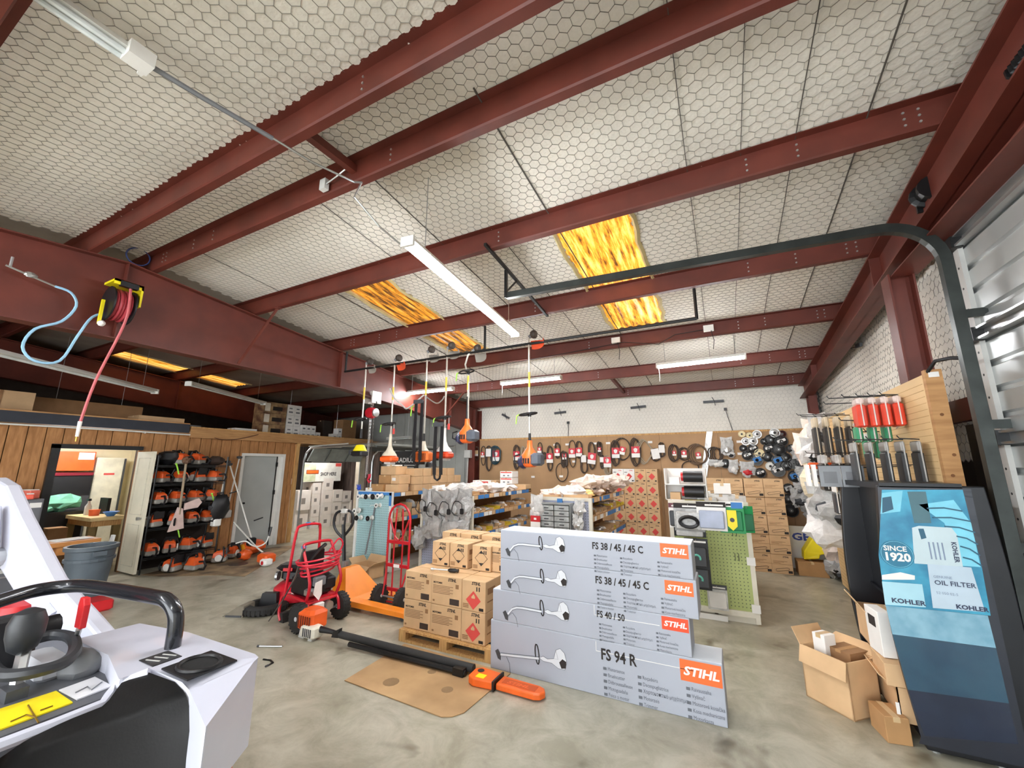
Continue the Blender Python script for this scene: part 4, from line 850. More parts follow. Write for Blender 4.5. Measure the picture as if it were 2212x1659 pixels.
# white boxes with red print at the far end of the second gondola top
for k, (p, w, h, d, l) in enumerate((((-4.857, 8.1, 1.351), .42, .2, .3, 'white and red box standing among the bags on the second gondola'), ((-4.602, 8.2, 1.474), .16, .2, .3, 'tan box right of the white and red one on the second gondola'), ((-4.299, 8.25, 1.478), .3, .13, .3, 'lower white and red box of the pair on the second gondola'), ((-4.299, 8.25, 1.589), .3, .13, .3, 'upper white and red box of the pair on the second gondola'))):
    t = plain_box((p[0], p[1], 1.3 if k < 2 else 1.31 + (.14 if k == 3 else 0) + .12), (w, d, h), l, PAPER if k != 1 else CARD)
    if k != 1:
        MB().bx(-w * .45, w * .45, -d / 2 - .003, -d / 2 - .001, h * .72, h * .9).build('red_band', REDPRINT, t)
        for q in (-.25, .1): MB().bx(w * q, w * q + w * .16, -d / 2 - .003, -d / 2 - .001, h * .2, h * .4).build('printed_picture', GREY, t)
plain_box((-4.0, 8.25, 1.30), (.34, .26, .12), 'tan carton under the white and red pair on the second gondola', CARD)
# bags heaped on gondola tops
heap = 'poly bags heaped on the gondola tops'
R = random.Random(5)
def heaps(nm, x0, x1, y0, y1, z, n, mats, words):
    for k in range(n):
        x = x0 + (x1 - x0) * ((k * .618) % 1); y = y0 + (y1 - y0) * (k + .5) / n; s = R.uniform(.1, .17)
        bag((x, y, z + s * .55), (s * 1.15, s * 1.2, s * .62), f'{words[k % len(words)]} poly bag, {ORD[k]} from the front in the heap on the {nm} gondola', mats[k % len(mats)], seed=k + 40, group=heap, top=False, inner=[None, PAPER, None, LGREY][k % 4], k=.38)
heaps('second', -4.7, -3.95, 6.2, 8.0, 1.3, 18, [BAGP, BAGW, BAGP, BAGR], ['white', 'clear', 'milky white', 'pinkish'])
heaps('third', -2.65, -2.0, 6.45, 8.4, 1.3, 18, [BAGR, BAGP, BAGR, mat('yellow_poly_bag', (248, 214, 140), .4, bump=.5)], ['pinkish', 'white', 'peach', 'yellowish'])
for k in range(5): bag((-2.2 + .09 * k, 7.0 + .3 * k, 1.52 + .03 * (k % 2)), (.2, .2, .11), f'pinkish poly bag on top of the heap on the third gondola, {ORD[k]} from the front', BAGR, seed=70 + k, group=heap, top=False, k=.35)
bin_box((-4.45, 6.15, 1.29), (.35, .2, .06), 'shallow cardboard tray at the front of the second gondola top', CARD); bin_box((-4.02, 6.16, 1.29), (.34, .22, .09), 'open cardboard tray at the front right corner of the second gondola', CARD)
bin_box((-2.6, 6.42, 1.29), (.38, .18, .07), 'left shallow cardboard tray at the front of the third gondola', CARD); bin_box((-2.12, 6.42, 1.29), (.42, .18, .08), 'right shallow cardboard tray at the front of the third gondola', CARD)
# grey bags over the second end
GB = [((-4.635, 5.85, 1.144), .16, .22, 'grey bag with a black cable loop, top left of the bag covered gondola end'), ((-4.367, 5.8, 1.099), .17, .24, 'grey crumpled bag left of the one with the black part'), ((-4.11, 5.8, 1.125), .14, .24, 'grey bag with a black clip part, middle of the gondola end'), ((-3.886, 5.85, 1.138), .17, .24, 'grey bag with a trimmer part, top right of the gondola end'),
      ((-4.441, 5.75, 0.816), .2, .18, 'big grey bag lower left on the bag covered gondola end'), ((-4.112, 5.78, 0.804), .2, .16, 'big grey bag low in the middle of the gondola end'), ((-4.766, 5.8, 0.585), .13, .16, 'grey bag hanging lowest beside the red hand truck'), ((-3.884, 5.82, 0.829), .15, .14, 'grey bag low right on the bag covered gondola end')]
for k, (p, rx, rz, l) in enumerate(GB):
    b = bag(p, (rx, .09, rz), l, BAGG, seed=k + 20, group='grey bags on the second gondola end')
    if k < 4: MB().tube([(-.06 + .1 * math.cos(a), -.13 + .02 * math.sin(3 * a), .0 + .12 * math.sin(a)) for a in [q * .6 for q in range(9)]], .008, 5).build('black_cable', BLACK, b); MB().rb(.0, .06, -.14, -.1, -.09, .0, .01).build('black_clip', BLACK, b)
# third end: drawer cabinet, bags, red card
t = tag(thing('drawer_cabinet', 'small grey parts cabinet with clear drawers on the third gondola end', 'cabinet', (-2.394, 6.195, 0.81))); zt = .42
MB().bx(-.26, .26, -.1, .1, 0, .01).bx(-.26, -.25, -.1, .1, 0, zt).bx(.25, .26, -.1, .1, 0, zt).bx(-.26, .26, .09, .1, 0, zt).bx(-.26, .26, -.1, .1, zt, zt + .02).build('case', mat('case_grey', (142, 146, 146), .5), t)
for r in range(5):
    for c in range(2):
        d = MB().bx(-.245 + .25 * c, -.01 + .25 * c, -.11, .05, .015 + .081 * r, .085 + .081 * r).build('drawer', mat('drawer_clear', (176, 182, 182), .25, var=.2, scale=16), t)
        MB().bx(-.16 + .25 * c, -.09 + .25 * c, -.125, -.11, .04 + .081 * r, .055 + .081 * r).build('drawer_pull', DGREY, d)
MB().cyl((0, 0, zt), (0, .0, zt + .02), .01, 6).build('lid_screw', STEEL, t)
for k, (p, rx, rz, l, i) in enumerate((((-2.684, 6.1, 1.17), .12, .16, 'clear bag upper left on the third gondola end', PAPER), ((-2.71, 6.12, 1.02), .1, .14, 'clear bag lower left on the third gondola end', LGREY), ((-2.003, 6.15, 1.176), .09, .11, 'clear bag upper right of the small drawer cabinet', STEEL), ((-2.039, 6.15, 0.973), .09, .10, 'clear bag lower right of the small drawer cabinet', STEEL))): bag(p, (rx, .05, rz), l, BAGW, seed=80 + k, inner=i)
t = tag(thing('blister_card', 'red and white card at the lower left of the third gondola end', 'card', (-2.675, 6.02, 0.971))); MB().bx(-.08, .08, -.01, 0, .0, .09).build('card_top', REDP, t); MB().bx(-.08, .08, -.012, 0, -.12, 0).build('card_bottom', PAPER, t); MB().bx(-.02, .02, -.02, 0, .03, .06).build('card_hole', WHITE, t)
# green end: packs
def pack(p, w, h, label, back, body, head=None, rz=0, d=.04, cat='pack'):
    t = thing('hanging_pack', label, cat, p, rz, 'packs hung on the green pegboard')
    MB().bx(-w / 2, w / 2, -.006, 0, -h / 2, h / 2).build('backing', back, t)
    MB().rb(-w * .42, w * .42, -d, -.006, -h * .42, h * .2, .01).build('contents', body, t)
    if head: MB().bx(-w / 2, w / 2, -.009, 0, h * .32, h / 2).build('header', head, t); MB().bx(-w * .2, w * .42, -.011, -.009, h * .36, h * .42).build('header_print', PAPER if head != PAPER else INK, t)
    MB().tube([(0, .2, h * .44), (0, -.05, h * .44), (0, -.06, h * .47)], .004, 4).build('peg_hook', STEEL, t)
    return t
pack((-0.623, 5.75, 1.202), .12, .3, 'narrow dark filter pack at the left of the green pegboard', PAPER, DGREY, mat('maroon_header', (96, 30, 44), .5))
p_ = pack((-0.442, 5.65, 1.199), .34, .33, 'clear pack holding a black chain on the green pegboard', BAGG, BAGW, INK)
MB().tube([(.1 * math.cos(a), -.06, -.05 + .06 * math.sin(a)) for a in [2 * PI * k / 16 for k in range(16)]], .022, 5, closed=True).build('chain_loop', BLACK, p_)
pack((-0.187, 5.62, 1.227), .32, .33, 'clear pack with blue grey parts and black header on the green pegboard', PAPER, mat('bluegrey_part', (172, 182, 204), .4), INK)
p_ = pack((0.03, 5.65, 1.225), .26, .36, 'green pack with a yellow tag shaped part', TGREEN, mat('dark_green_card', (20, 126, 74), .5), PAPER, d=.02)
MB().prism([(-.05, .08), (.05, .08), (.05, -.1), (0, -.15), (-.05, -.1)], -.03, -.02, 'Y').build('yellow_part', YELLOW, p_); MB().cyl((0, -.032, -.03), (0, -.03, -.03), .025, 12).build('hole', DGREY, p_); MB().bx(.0, .12, -.012, -.009, .1, .17).build('blue_corner', BLUE, p_)
pack((0.177, 5.7, 1.202), .16, .3, 'green tube pack hanging slanted at the right of the green pegboard', TGREEN, mat('tube_green', (50, 110, 80), .4), None, rz=.3)
for k, (p, l) in enumerate((((-0.384, 5.6, 0.794), 'upper black pack with a teal arch on the green pegboard'), ((-0.382, 5.65, 0.551), 'lower black pack with a teal arch on the green pegboard'))):
    p_ = pack(p, .26, .34, l, BLACK, DGREY, BLACK); MB().tube(arc((0, -.05, -.05), .04, -20, 200, 8), .012, 5).build('teal_arch', mat('teal_part', (110, 200, 180), .4), p_)
pack((-0.447, 5.66, 1.019), .36, .1, 'flat black and silver pack row under the chain pack', BLACKM, BAGW)
pack((-0.211, 5.85, 0.266), .22, .28, 'low bag with a white instruction sheet on the green pegboard', BAGW, PAPER, DGREY, d=.015)
for k, p in enumerate(((0.041, 5.85, 0.747), (0.039, 5.85, 1.027))): 
    t = tag(thing('peg_hook', ['empty double hook in the middle of the green pegboard', 'empty hook below the yellow tag part'][k], 'hook', p)); MB().tube([(-.02, .05, .03), (-.02, -.03, .03), (-.02, -.04, -.04)], .004, 4).build('prong', BLACKM, t); MB().tube([(.02, .05, .03), (.02, -.03, .03), (.02, -.04, -.04)], .004, 4).build('prong', BLACKM, t)
# on top of the green gondola
t = tag(thing('display_box', 'white display box with two rows of black bottles on the green gondola', 'box', (-0.487, 6.15, 1.366)))
MB().bx(-.26, .26, .14, .15, 0, .42).bx(-.26, -.25, -.1, .15, 0, .42).bx(.25, .26, -.1, .15, 0, .42).bx(-.26, .26, -.1, .15, .0, .01).bx(-.26, .26, -.1, .15, .2, .21).build('shell', PAPER, t)
for r in range(2):
    b = MB().cyl((-.02, -.02, .11 + .2 * r), (.22, -.02, .11 + .2 * r), .075, 12).build('bottle', BLACK, t, smooth=True); MB().cyl((-.05, -.02, .11 + .2 * r), (-.02, -.02, .11 + .2 * r), .06, 12).build('red_cap', REDP, b)
    MB().bx(-.2, -.07, -.08, .05, .01 + .2 * r, .1 + .2 * r).build('small_box', CARD if r == 0 else PAPER, t)
for k, (u, v, w, h, l, m) in enumerate(((1520, 1062, .16, .17, 'white box right of the black bottles', PAPER), (1557, 1072, .34, .14, 'white paper stack box on the green gondola', PAPER), (1560, 1054, .2, .13, 'upright white leaflet holder on the green gondola', PAPER), (1592, 1077, .2, .13, 'clear tray of small cards at the right of the green gondola', BAGW), (1535, 1078, .14, .1, 'grey small box at the front of the green gondola', LGREY), (1500, 1080, .24, .07, 'flat yellow green box in front of the black bottles', mat('olive_box', (190, 186, 90), .6)))):
    y = 6.3 - .05 * k; p = ((-0.279, 6.3, 1.473), (-0.073, 6.25, 1.422), (-0.047, 6.2, 1.533), (0.112, 6.15, 1.405), (-0.195, 6.1, 1.392), (-0.384, 5.98, 1.382))[k]
    plain_box((p[0], p[1], 1.31 if k != 2 else 1.46), (w, .16, h), l, m)

# ================================================================ TRIMMER BOXES in the middle
BOXG = mat('grey_printed_board', (172, 177, 189), .55, var=.03, scale=2)
BOXL = mat('lit_box_top', (226, 232, 240), .55, var=.02)  # light falling on the box tops is put into this paler colour
LOGO_O = mat('logo_orange', (240, 110, 48), .5, var=.02); LOGO_R = mat('logo_red_orange', (232, 78, 38), .5, var=.02)
INKG = mat('grey_print', (104, 108, 116), .7, var=.02); DRAWN = mat('drawn_white', (220, 224, 230), .6, var=.02)
COLS = (('Motorsense', 'Brushcutter', 'Débroussailleuse', 'Motoguadaña', 'Foice a motor'), ('Roçadeira', 'Decespugliatrice', 'Χορτοκοπτικό μηχάνημα', 'Motorzeis', 'Trimmer'), ('Raivaussaha', 'Vyžínač', 'Motorová kosačka', 'Kosa mechaniczna', 'Motorkasza'))
def trimmer_art(t, x, z, s, straight):
    """line drawing of a trimmer printed on the face; x, z = cutting head"""
    y = -.0025; P = lambda a, b: (x + a * s, y, z + b * s)
    if straight: sh = [P(.03, .01), P(.42, .05)]
    else: sh = [P(.03, .02), P(.08, .075), (P(.13, .095)), P(.19, .1), P(.40, .098)]
    MB().tube(sh, .011 * s, 4).build('drawn_shaft', DRAWN, t)
    ln = MB()
    for o in (.012, -.012): ln.tube([(p[0], y - .001, p[2] + o * s) for p in sh], .0022 * s + .0006, 4)
    ln.tube([P(.03, -.0), P(.08, .04), P(.12, .0), P(.14, -.08)] if not straight else [P(.09, .0), P(.12, -.05), P(.13, -.13)], .002, 4)
    ln.build('drawn_outline', INKG, t)
    MB().prism([P(-.03, .03)[::2], P(.0, .05)[::2], P(.03, .01)[::2], P(.03, -.04)[::2], P(0, -.03)[::2]], y - .001, y, 'Y').build('drawn_head', DGREY, t)
    h = MB(); h.tube([P(.40 + .018 * math.cos(a) + .02 * math.sin(a) * -.4, .13 + (.07 if not straight else .08) * math.sin(a) - (.05 if straight else 0)) for a in [2 * PI * k / 14 for k in range(14)]], .0045 * s + .001, 4, closed=True); h.build('drawn_loop', INK, t)
    b = .105 if not straight else .055
    MB().prism([P(.42, b)[::2], P(.46, b + .02)[::2], P(.5, b + .005)[::2], P(.56, b + .02)[::2], P(.58, b + .09)[::2], P(.62, b + .11)[::2], P(.66, b + .08)[::2], P(.68, b + .01)[::2], P(.66, b - .05)[::2], P(.6, b - .05)[::2], P(.54, b - .02)[::2], P(.46, b - .02)[::2]], y - .001, y, 'Y').build('drawn_motor', DRAWN, t)
    o2 = MB(); q = [P(.42, b), P(.46, b + .02), P(.5, b + .005), P(.56, b + .02), P(.58, b + .09), P(.62, b + .11), P(.66, b + .08), P(.68, b + .01), P(.66, b - .05), P(.6, b - .05), P(.54, b - .02), P(.46, b - .02)]
    o2.tube([(p[0], y - .0015, p[2]) for p in q], .0016, 4, closed=True); o2.tube([P(.58, b + .09), P(.6, b + .02), P(.56, b + .02)], .0016, 4); o2.build('drawn_outline', INKG, t)
    MB().prism([P(.61, b + .0)[::2], P(.64, b + .03)[::2], P(.675, b + .015)[::2], P(.67, b - .035)[::2], P(.63, b - .045)[::2]], y - .003, y - .001, 'Y').build('drawn_starter', INK, t)
def trimmer_box(label, x0, x1, z0, z1, model, msize, mpos, lg, lcol, cols, tsize, art, straight=False, panel=None):
    Y0 = 3.62; t = thing('trimmer_box', label, 'box', (x0, Y0, z0))
    MB().bx(0, x1 - x0, 0, .30, 0, z1 - z0 - .001).build('box', BOXG, t, bevel=.006)
    MB().bx(.004, x1 - x0 - .004, .004, .296, z1 - z0 - .002, z1 - z0).build('top_flap', BOXL, t)
    text(model, INK, t, (mpos[0] - x0, -.003, mpos[2] - z0), msize, bold=msize * .024, name='model_lettering', sx=.8)
    a, b = lg; w = b[0] - a[0]; h = a[2] - b[2]
    MB().bx(a[0] - x0, b[0] - x0, -.003, -.001, b[2] - z0, a[2] - z0).build('logo_panel', lcol, t)
    text('STIHL', PAPER, t, (a[0] - x0 + w * .5, -.0045, b[2] - z0 + h * .30), h * .56, bold=h * .02, shear=.22, align='CENTER', name='logo_lettering', sx=w / h * .60)
    for ci, ((cx, _, cz), n) in enumerate(cols):
        text('\n'.join(COLS[ci][:n]), INKG, t, (cx - x0, -.003, cz - z0), tsize, name='small_lettering', sx=.74)
        for k in range(n): MB().bx(cx - x0 - tsize * .95, cx - x0 - tsize * .25, -.003, -.001, cz - z0 - k * tsize * 1.22, cz - z0 - k * tsize * 1.22 + tsize * .5).build('country_mark', INKG, t)
    if panel:
        a, b = panel; mb = MB(); mb.bx(a[0] - x0, a[0] - x0 + .004, -.003, -.001, b[2] - z0, a[2] - z0).bx(a[0] - x0, b[0] - x0, -.003, -.001, b[2] - z0, b[2] - z0 + .004); mb.build('white_rule', PAPER, t)
    trimmer_art(t, art[0] - x0, art[2] - z0, art[3], straight)
    return t
def col3(*p): return p
trimmer_box('bottom and longest grey trimmer box of the stack', -2.08, -.14, 0, .408, 'FS 94 R', .115, (-1.038, 3.62, 0.273), ((-0.432, 3.62, 0.392), (-0.151, 3.62, 0.248)), LOGO_O,
    (((-0.985, 3.62, 0.199), 5), ((-0.713, 3.62, 0.192), 5), ((-0.363, 3.62, 0.19), 5)), .038, (*(-1.999, 3.62, 0.123), .98), True, ((-1.076, 3.62, 0.396), (-0.333, 3.62, 0.324)))
trimmer_box('third grey trimmer box from the top, shorter model name', -2.06, -.34, .41, .678, 'FS 40 / 50', .072, (-1.06, 3.62, 0.585), ((-0.542, 3.62, 0.67), (-0.349, 3.62, 0.577)), LOGO_R,
    (((-1.019, 3.62, 0.526), 5), ((-0.823, 3.62, 0.533), 5), ((-0.567, 3.62, 0.534), 5)), .024, (*(-1.923, 3.62, 0.461), .92), False, ((-1.08, 3.62, 0.671), (-0.559, 3.62, 0.595)))
trimmer_box('second grey trimmer box from the top of the stack', -1.98, -.27, .68, .956, 'FS 38 / 45 / 45 C', .080, (-1.061, 3.62, 0.847), ((-0.501, 3.62, 0.936), (-0.294, 3.62, 0.837)), LOGO_O,
    (((-1.024, 3.62, 0.784), 5), ((-0.805, 3.62, 0.786), 5), ((-0.511, 3.62, 0.788), 4)), .0265, (*(-1.89, 3.62, 0.735), .85), False)
trimmer_box('topmost grey trimmer box of the stack', -1.98, -.285, .958, 1.215, 'FS 38 / 45 / 45 C', .078, (-1.078, 3.62, 1.119), ((-0.517, 3.62, 1.21), (-0.308, 3.62, 1.107)), LOGO_O,
    (((-1.04, 3.62, 1.059), 5), ((-0.817, 3.62, 1.058), 5), ((-0.521, 3.62, 1.056), 4)), .0255, (*(-1.9, 3.62, 1.015), .85), False)

# ================================================================ PALLET with fuel cartons
t = tag(thing('pallet', 'pine pallet under the brown fuel cartons', 'pallet', (-3.24, 3.68, 0)))
for k in range(6): MB().bx(0, 1.15, .0 + k * .185, .11 + k * .185, .098, .116).build('deck_board', WOOD, t)
for x in (0, .53, 1.06): MB().bx(x, x + .09, .0, 1.03, .02, .098).build('stringer', WOOD, t)
for y in (0, .46, .92): MB().bx(0, 1.15, y, y + .1, 0.0, .02).build('bottom_board', WOOD, t)
def fuel(x0, x1, y0, y1, z, h, label, kind):
    w = x1 - x0; d = y1 - y0; t = thing('fuel_carton', label, 'carton', (x0, y0, z), group='fuel cartons on the pallet')
    MB().bx(.001, w - .001, 0, d, 0, h - .001).build('box', CARD, t, bevel=.007)
    MB().bx(.0, w, d * .48, d * .52, h - .001, h + .0005).build('top_tape', mat('kraft_tape', (190, 148, 100), .6), t)
    s = h / .285
    if kind == 'text':
        logo('STIHL', INK, t, (w * .55, -.002, h * .84), .04 * s); text('MOTOMIX', INK, t, (w * .07, -.002, h * .72), .024 * s, bold=.001, name='printed_logo')
        for k in range(6): MB().bx(w * .06, w * (.62 if k % 2 else .72), -.002, 0, h * (.64 - .05 * k), h * (.64 - .05 * k) + .004).build('print_line', mat('brown_print', (132, 96, 66), .8), t)
        MB().bx(w * .62, w * .92, -.003, -.001, h * .07, h * .27).build('dark_label', mat('dark_print', (58, 46, 40), .7), t); MB().bx(w * .06, w * .12, -.002, 0, h * .1, h * .16).build('print_mark', CARD3, t)
        MB().bx(w * .8, w * .9, -.002, -.001, h * .62, h * .76).build('print_mark', CARD3, t)
    else:
        red = kind == 'red'; c = (w * .5, h * (.36 if red else .5)); r = min(w * .34, h * .3)
        logo('STIHL', INK, t, (w * .42, -.002, h * .86), .04 * s)
        if red:
            MB().prism([(c[0], c[1] + r), (c[0] + r, c[1]), (c[0], c[1] - r), (c[0] - r, c[1])], -.003, -.001, 'Y').build('red_diamond', REDPRINT, t)
            MB().prism([(c[0] - .018, c[1] + .2 * r), (c[0] + .02, c[1] + .2 * r), (c[0] + .022, c[1] + .4 * r), (c[0] + .004, c[1] + .68 * r), (c[0] - .022, c[1] + .36 * r)], -.005, -.003, 'Y').build('flame_mark', CARD, t)
        else:
            MB().tube([(c[0] + r * a, -.002, c[1] + r * b) for a, b in ((0, 1), (1, 0), (0, -1), (-1, 0))], .0025, 4, closed=True).build('diamond_outline', INK, t)
            for q in (1, -1): MB().prism([(c[0], c[1] + q * r), (c[0] + r * .38, c[1] + q * r * .62), (c[0] - r * .38, c[1] + q * r * .62)], -.003, -.001, 'Y').build('black_tip', INK, t)
        for q in (.62, .72): MB().bx(w * q, w * q + .012, -.002, 0, h * .66, h * .8).build('arrow_mark', INK, t)
        for k in range(3): MB().bx(w * .06, w * .3, -.002, 0, h * (.1 + .05 * k), h * (.1 + .05 * k) + .008).build('print_line', CARD3, t)
        MB().bx(w * .74, w * .92, -.002, 0, h * .05, h * .14).build('barcode', INK, t)
        MB().bx(w - .0005, w + .001, d * .12, d * .5, h * .55, h * .75).bx(w - .0005, w + .001, d * .1, d * .7, h * .3, h * .34).build('side_print', CARD3, t)
    return t
zb = .118
for r, (z, nm) in enumerate(((zb, 'lower'), (zb + .287, 'upper'))):
    fuel(-3.24, -2.875, 3.74, 4.1, z, .286, f'{nm} left fuel carton in front on the pallet', 'text')
    fuel(-2.87, -2.485, 3.73, 4.1, z, .286, f'{nm} middle fuel carton in front on the pallet', 'text')
    fuel(-2.478, -2.20, 3.72, 4.1, z, .286, f'{nm} fuel carton with a red diamond at the front right of the pallet', 'red')
    for k, x in enumerate((-3.2, -2.84, -2.48)): fuel(x, x + .35, 4.12, 4.62, z, .286, f'{nm} {["left", "middle", "right"][k]} fuel carton in the back row on the pallet', 'text')
z3 = zb + .576
for k, x in enumerate((-3.13, -2.88, -2.58)): fuel(x, x + .24, 4.06, 4.40, z3, .262, f'{["left", "middle", "right"][k]} fuel carton with a black diamond in the top layer', 'black')
for k, x in enumerate((-3.26, -2.98, -2.68)): fuel(x, x + .272, 4.42, 4.68, z3, .31, f'{["left", "middle", "right"][k]} tall fuel carton at the back of the top layer', 'red' if k == 0 else 'text')
fuel(-2.36, -2.19, 4.1, 4.55, z3, .262, 'plain fuel carton at the right of the top layer', 'text')
t = tag(thing('nut_driver', 'black handled steel tool lying on the fuel cartons', 'tool', (-2.83, 3.84, z3 + .022), .2))
MB().lathe([(.01, -.0), (.02, .02), (.022, .08), (.016, .1), (.02, .12)], (.08, 0, 0), 10, 'X').build('handle', BLACK, t, smooth=True); MB().cyl((-.1, 0, 0), (.08, 0, 0), .008, 8).build('shank', STEEL, t); MB().cyl((-.12, .0, -.0), (-.09, 0, 0), .015, 8).build('socket', STEEL, t)

# ================================================================ MAT and POLE SAW
t = tag(thing('cardboard_mat', 'flat brown cardboard sheet on the floor before the pallet', 'mat', (0, 0, 0)))
MB().prism([(-3.08, 2.84), (-2.02, 2.80), (-1.95, 2.84), (-1.90, 2.92), (-1.86, 3.6), (-3.12, 3.64)], .002, .008, 'Z').build('sheet', mat('stained_kraft', (190, 156, 112), .75, rgb2=(166, 132, 92), scale=2.5), t)
for k, (x, y, r) in enumerate(((-2.2, 3.12, .05), (-2.7, 3.0, .07), (-2.5, 3.3, .04))): MB().lathe([(r, .0082), (r, .0086)], (x, y, 0), 12).build('stain', mat('mat_stain', (140, 112, 78), .7), t)
t = tag(thing('pole_saw', 'long pole saw lying on the floor with an orange bar scabbard', 'saw', (-4.16, 3.36, 0)))
MB().rb(-.17, .08, -.11, .12, .06, .27, .035).build('engine_cover', ORANGE, t)
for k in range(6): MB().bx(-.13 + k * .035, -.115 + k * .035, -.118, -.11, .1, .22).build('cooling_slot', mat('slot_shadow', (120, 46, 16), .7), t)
MB().rb(-.06, .16, -.14, .0, .02, .14, .02).build('fan_housing', mat('cream_housing', (226, 222, 206), .5), t)
for k in range(5): MB().bx(.0 + k * .028, .012 + k * .028, -.146, -.14, .04, .12).build('vent_slot', DGREY, t)
MB().prism([(-.12, 0), (-.03, 0), (-.02, .07), (-.1, .08)], -.1, -.05, 'Y').build('foot', LGREY, t); MB().prism([(.06, 0), (.12, .0), (.13, .05), (.07, .05)], -.12, -.06, 'Y').build('foot', LGREY, t)
MB().tube([(.14, -.04, .10), (.3, -.02, .095), (.4, -.01, .09)], [.035, .024, .022], 8).build('grip', BLACK, t, smooth=True)
MB().prism([(.32, .05), (.42, .06), (.43, .15), (.39, .13), (.34, .11)], -.04, .0, 'Y').build('trigger_guard', BLACK, t)
MB().cyl((.42, -.01, .085), (2.02, .07, .055), .036, 10).build('tube_sleeve', mat('foam_sleeve', (44, 44, 44), .8), t, smooth=True)
MB().cyl((.6, -.05, .04), (1.98, .0, .035), .024, 8).build('drive_tube', BLACKM, t, smooth=True)
MB().bx(1.86, 1.97, -.03, .03, .01, .07).build('clamp', BLACKM, t)
SC1 = mat('scabbard_orange', (236, 104, 34), .4)
MB().prism([(2.06, -.08), (2.12, -.11), (2.30, -.09), (2.30, .08), (2.1, .1), (2.05, .05)], .01, .075, 'Z').build('gear_housing', SC1, t, bevel=.012)
MB().cyl((2.12, .03, .075), (2.12, .03, .078), .03, 12).build('housing_hole', INK, t); MB().bx(2.13, 2.21, -.08, -.02, .075, .078).build('warning_label', YELLOW, t); MB().bx(2.3, 2.315, -.1, .09, .008, .08).build('band', BLACK, t)
MB().prism([(2.32, -.07), (2.66, -.07), (2.71, -.05), (2.735, 0), (2.71, .05), (2.66, .07), (2.32, .08)], .01, .06, 'Z').build('scabbard', SC1, t, bevel=.012)
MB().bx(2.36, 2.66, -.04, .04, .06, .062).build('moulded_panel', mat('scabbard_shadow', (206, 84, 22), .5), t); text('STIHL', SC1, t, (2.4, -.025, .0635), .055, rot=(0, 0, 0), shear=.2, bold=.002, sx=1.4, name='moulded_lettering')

# ================================================================ PRESSURE WASHER
PWR = mat('washer_red', (196, 26, 44), .35, var=.08)
t = tag(thing('pressure_washer', 'red framed pressure washer with two grey spoked wheels', 'pressure washer', (-4.36, 3.6, 0), 1.5))
# local x = along the axle, y = to the back
def wheel(x, y, r, w, parent, hubm, name='wheel', spokes=6):
    o = MB().lathe([(r * .66, -w / 2), (r * .9, -w / 2), (r, -w * .3), (r, w * .3), (r * .9, w / 2), (r * .66, w / 2)], (x, y, r), 24, 'X').build(name, RUBBER, parent, smooth=True)
    tr_ = MB()
    for k in range(22):
        a = 2 * PI * k / 22; tr_.bc((x, y + r * 1.0 * math.cos(a), r + r * 1.0 * math.sin(a)), (w * .9, r * .12, r * .05), rx=a - PI / 2)
    tr_.build('tread', RUBBER, o)
    h = MB().lathe([(r * .1, -w * .3), (r * .66, -w * .3), (r * .66, w * .3), (r * .1, w * .3)], (x, y, r), 20, 'X').lathe([(r * .55, -w * .45), (r * .68, -w * .5), (r * .68, w * .5), (r * .55, w * .45)], (x, y, r), 20, 'X'); h.cyl((x - w * .55, y, r), (x + w * .55, y, r), r * .16, 10)
    for k in range(spokes):
        a = 2 * PI * k / spokes; h.tube([(x, y + r * .14 * math.cos(a), r + r * .14 * math.sin(a)), (x, y + r * .62 * math.cos(a), r + r * .62 * math.sin(a))], w * .22, 4)
    h.build('hub', hubm, o)
    return o
HUB = mat('hub_grey', (206, 210, 216), .4, .2)
wheel(-.27, 0, .15, .09, t, HUB); wheel(.25, 0, .15, .09, t, HUB)
MB().cyl((-.3, 0, .15), (.28, 0, .15), .012, 8).build('axle', STEEL, t)
def rt(pts, r=.017): return MB().stube(pts, r, 8)
for s, nm in ((-.2, 'left'), (.19, 'right')):
    rt([(s, -.06, .13), (s, -.02, .26), (s, .12, .3), (s, .46, .3), (s, .52, .12), (s, .48, .02)]).build('base_rail', PWR, t, smooth=True)
rt([(-.2, .02, .28), (-.21, -.04, .5), (-.2, .12, .78), (-.19, .16, .86), (-.15, .18, .9), (.14, .18, .9), (.18, .16, .86), (.19, .12, .78), (.2, -.04, .5), (.19, .02, .28)]).build('front_loop', PWR, t, smooth=True)
rt([(-.2, .44, .3), (-.19, .4, .7), (-.17, .38, 1.02), (-.12, .37, 1.09), (.1, .37, 1.09), (.15, .38, 1.02), (.17, .4, .7), (.19, .44, .3)]).build('back_loop', PWR, t, smooth=True)
rt([(-.2, .0, .27), (.19, .0, .27)]).build('cross_bar', PWR, t, smooth=True)
MB().bx(-.2, .19, .0, .46, .29, .305).build('engine_plate', PWR, t)
MB().rb(-.16, .16, .04, .42, .31, .54, .03).build('engine_block', BLACK, t); MB().rb(-.12, .02, -.02, .06, .43, .54, .015).build('carburettor', GREY, t); MB().lathe([(.13, .52), (.14, .56), (.12, .61), (.04, .63)], (0, .27, 0), 16).build('starter_cover', BLACK, t, smooth=True)
MB().rb(.04, .19, .02, .14, .36, .5, .02).build('air_box', BLACK, t); MB().rb(-.18, -.03, .0, .12, .33, .42, .02).build('pump', STEEL, t); MB().cyl((-.1, -.04, .38), (-.1, .02, .38), .035, 10).build('pump_cap', STEEL, t)
MB().rb(-.12, .0, -.05, .02, .14, .26, .01).build('white_label', PAPER, t); MB().cyl((.07, -.05, .2), (.07, .05, .2), .05, 12).build('muffler', STEEL, t)
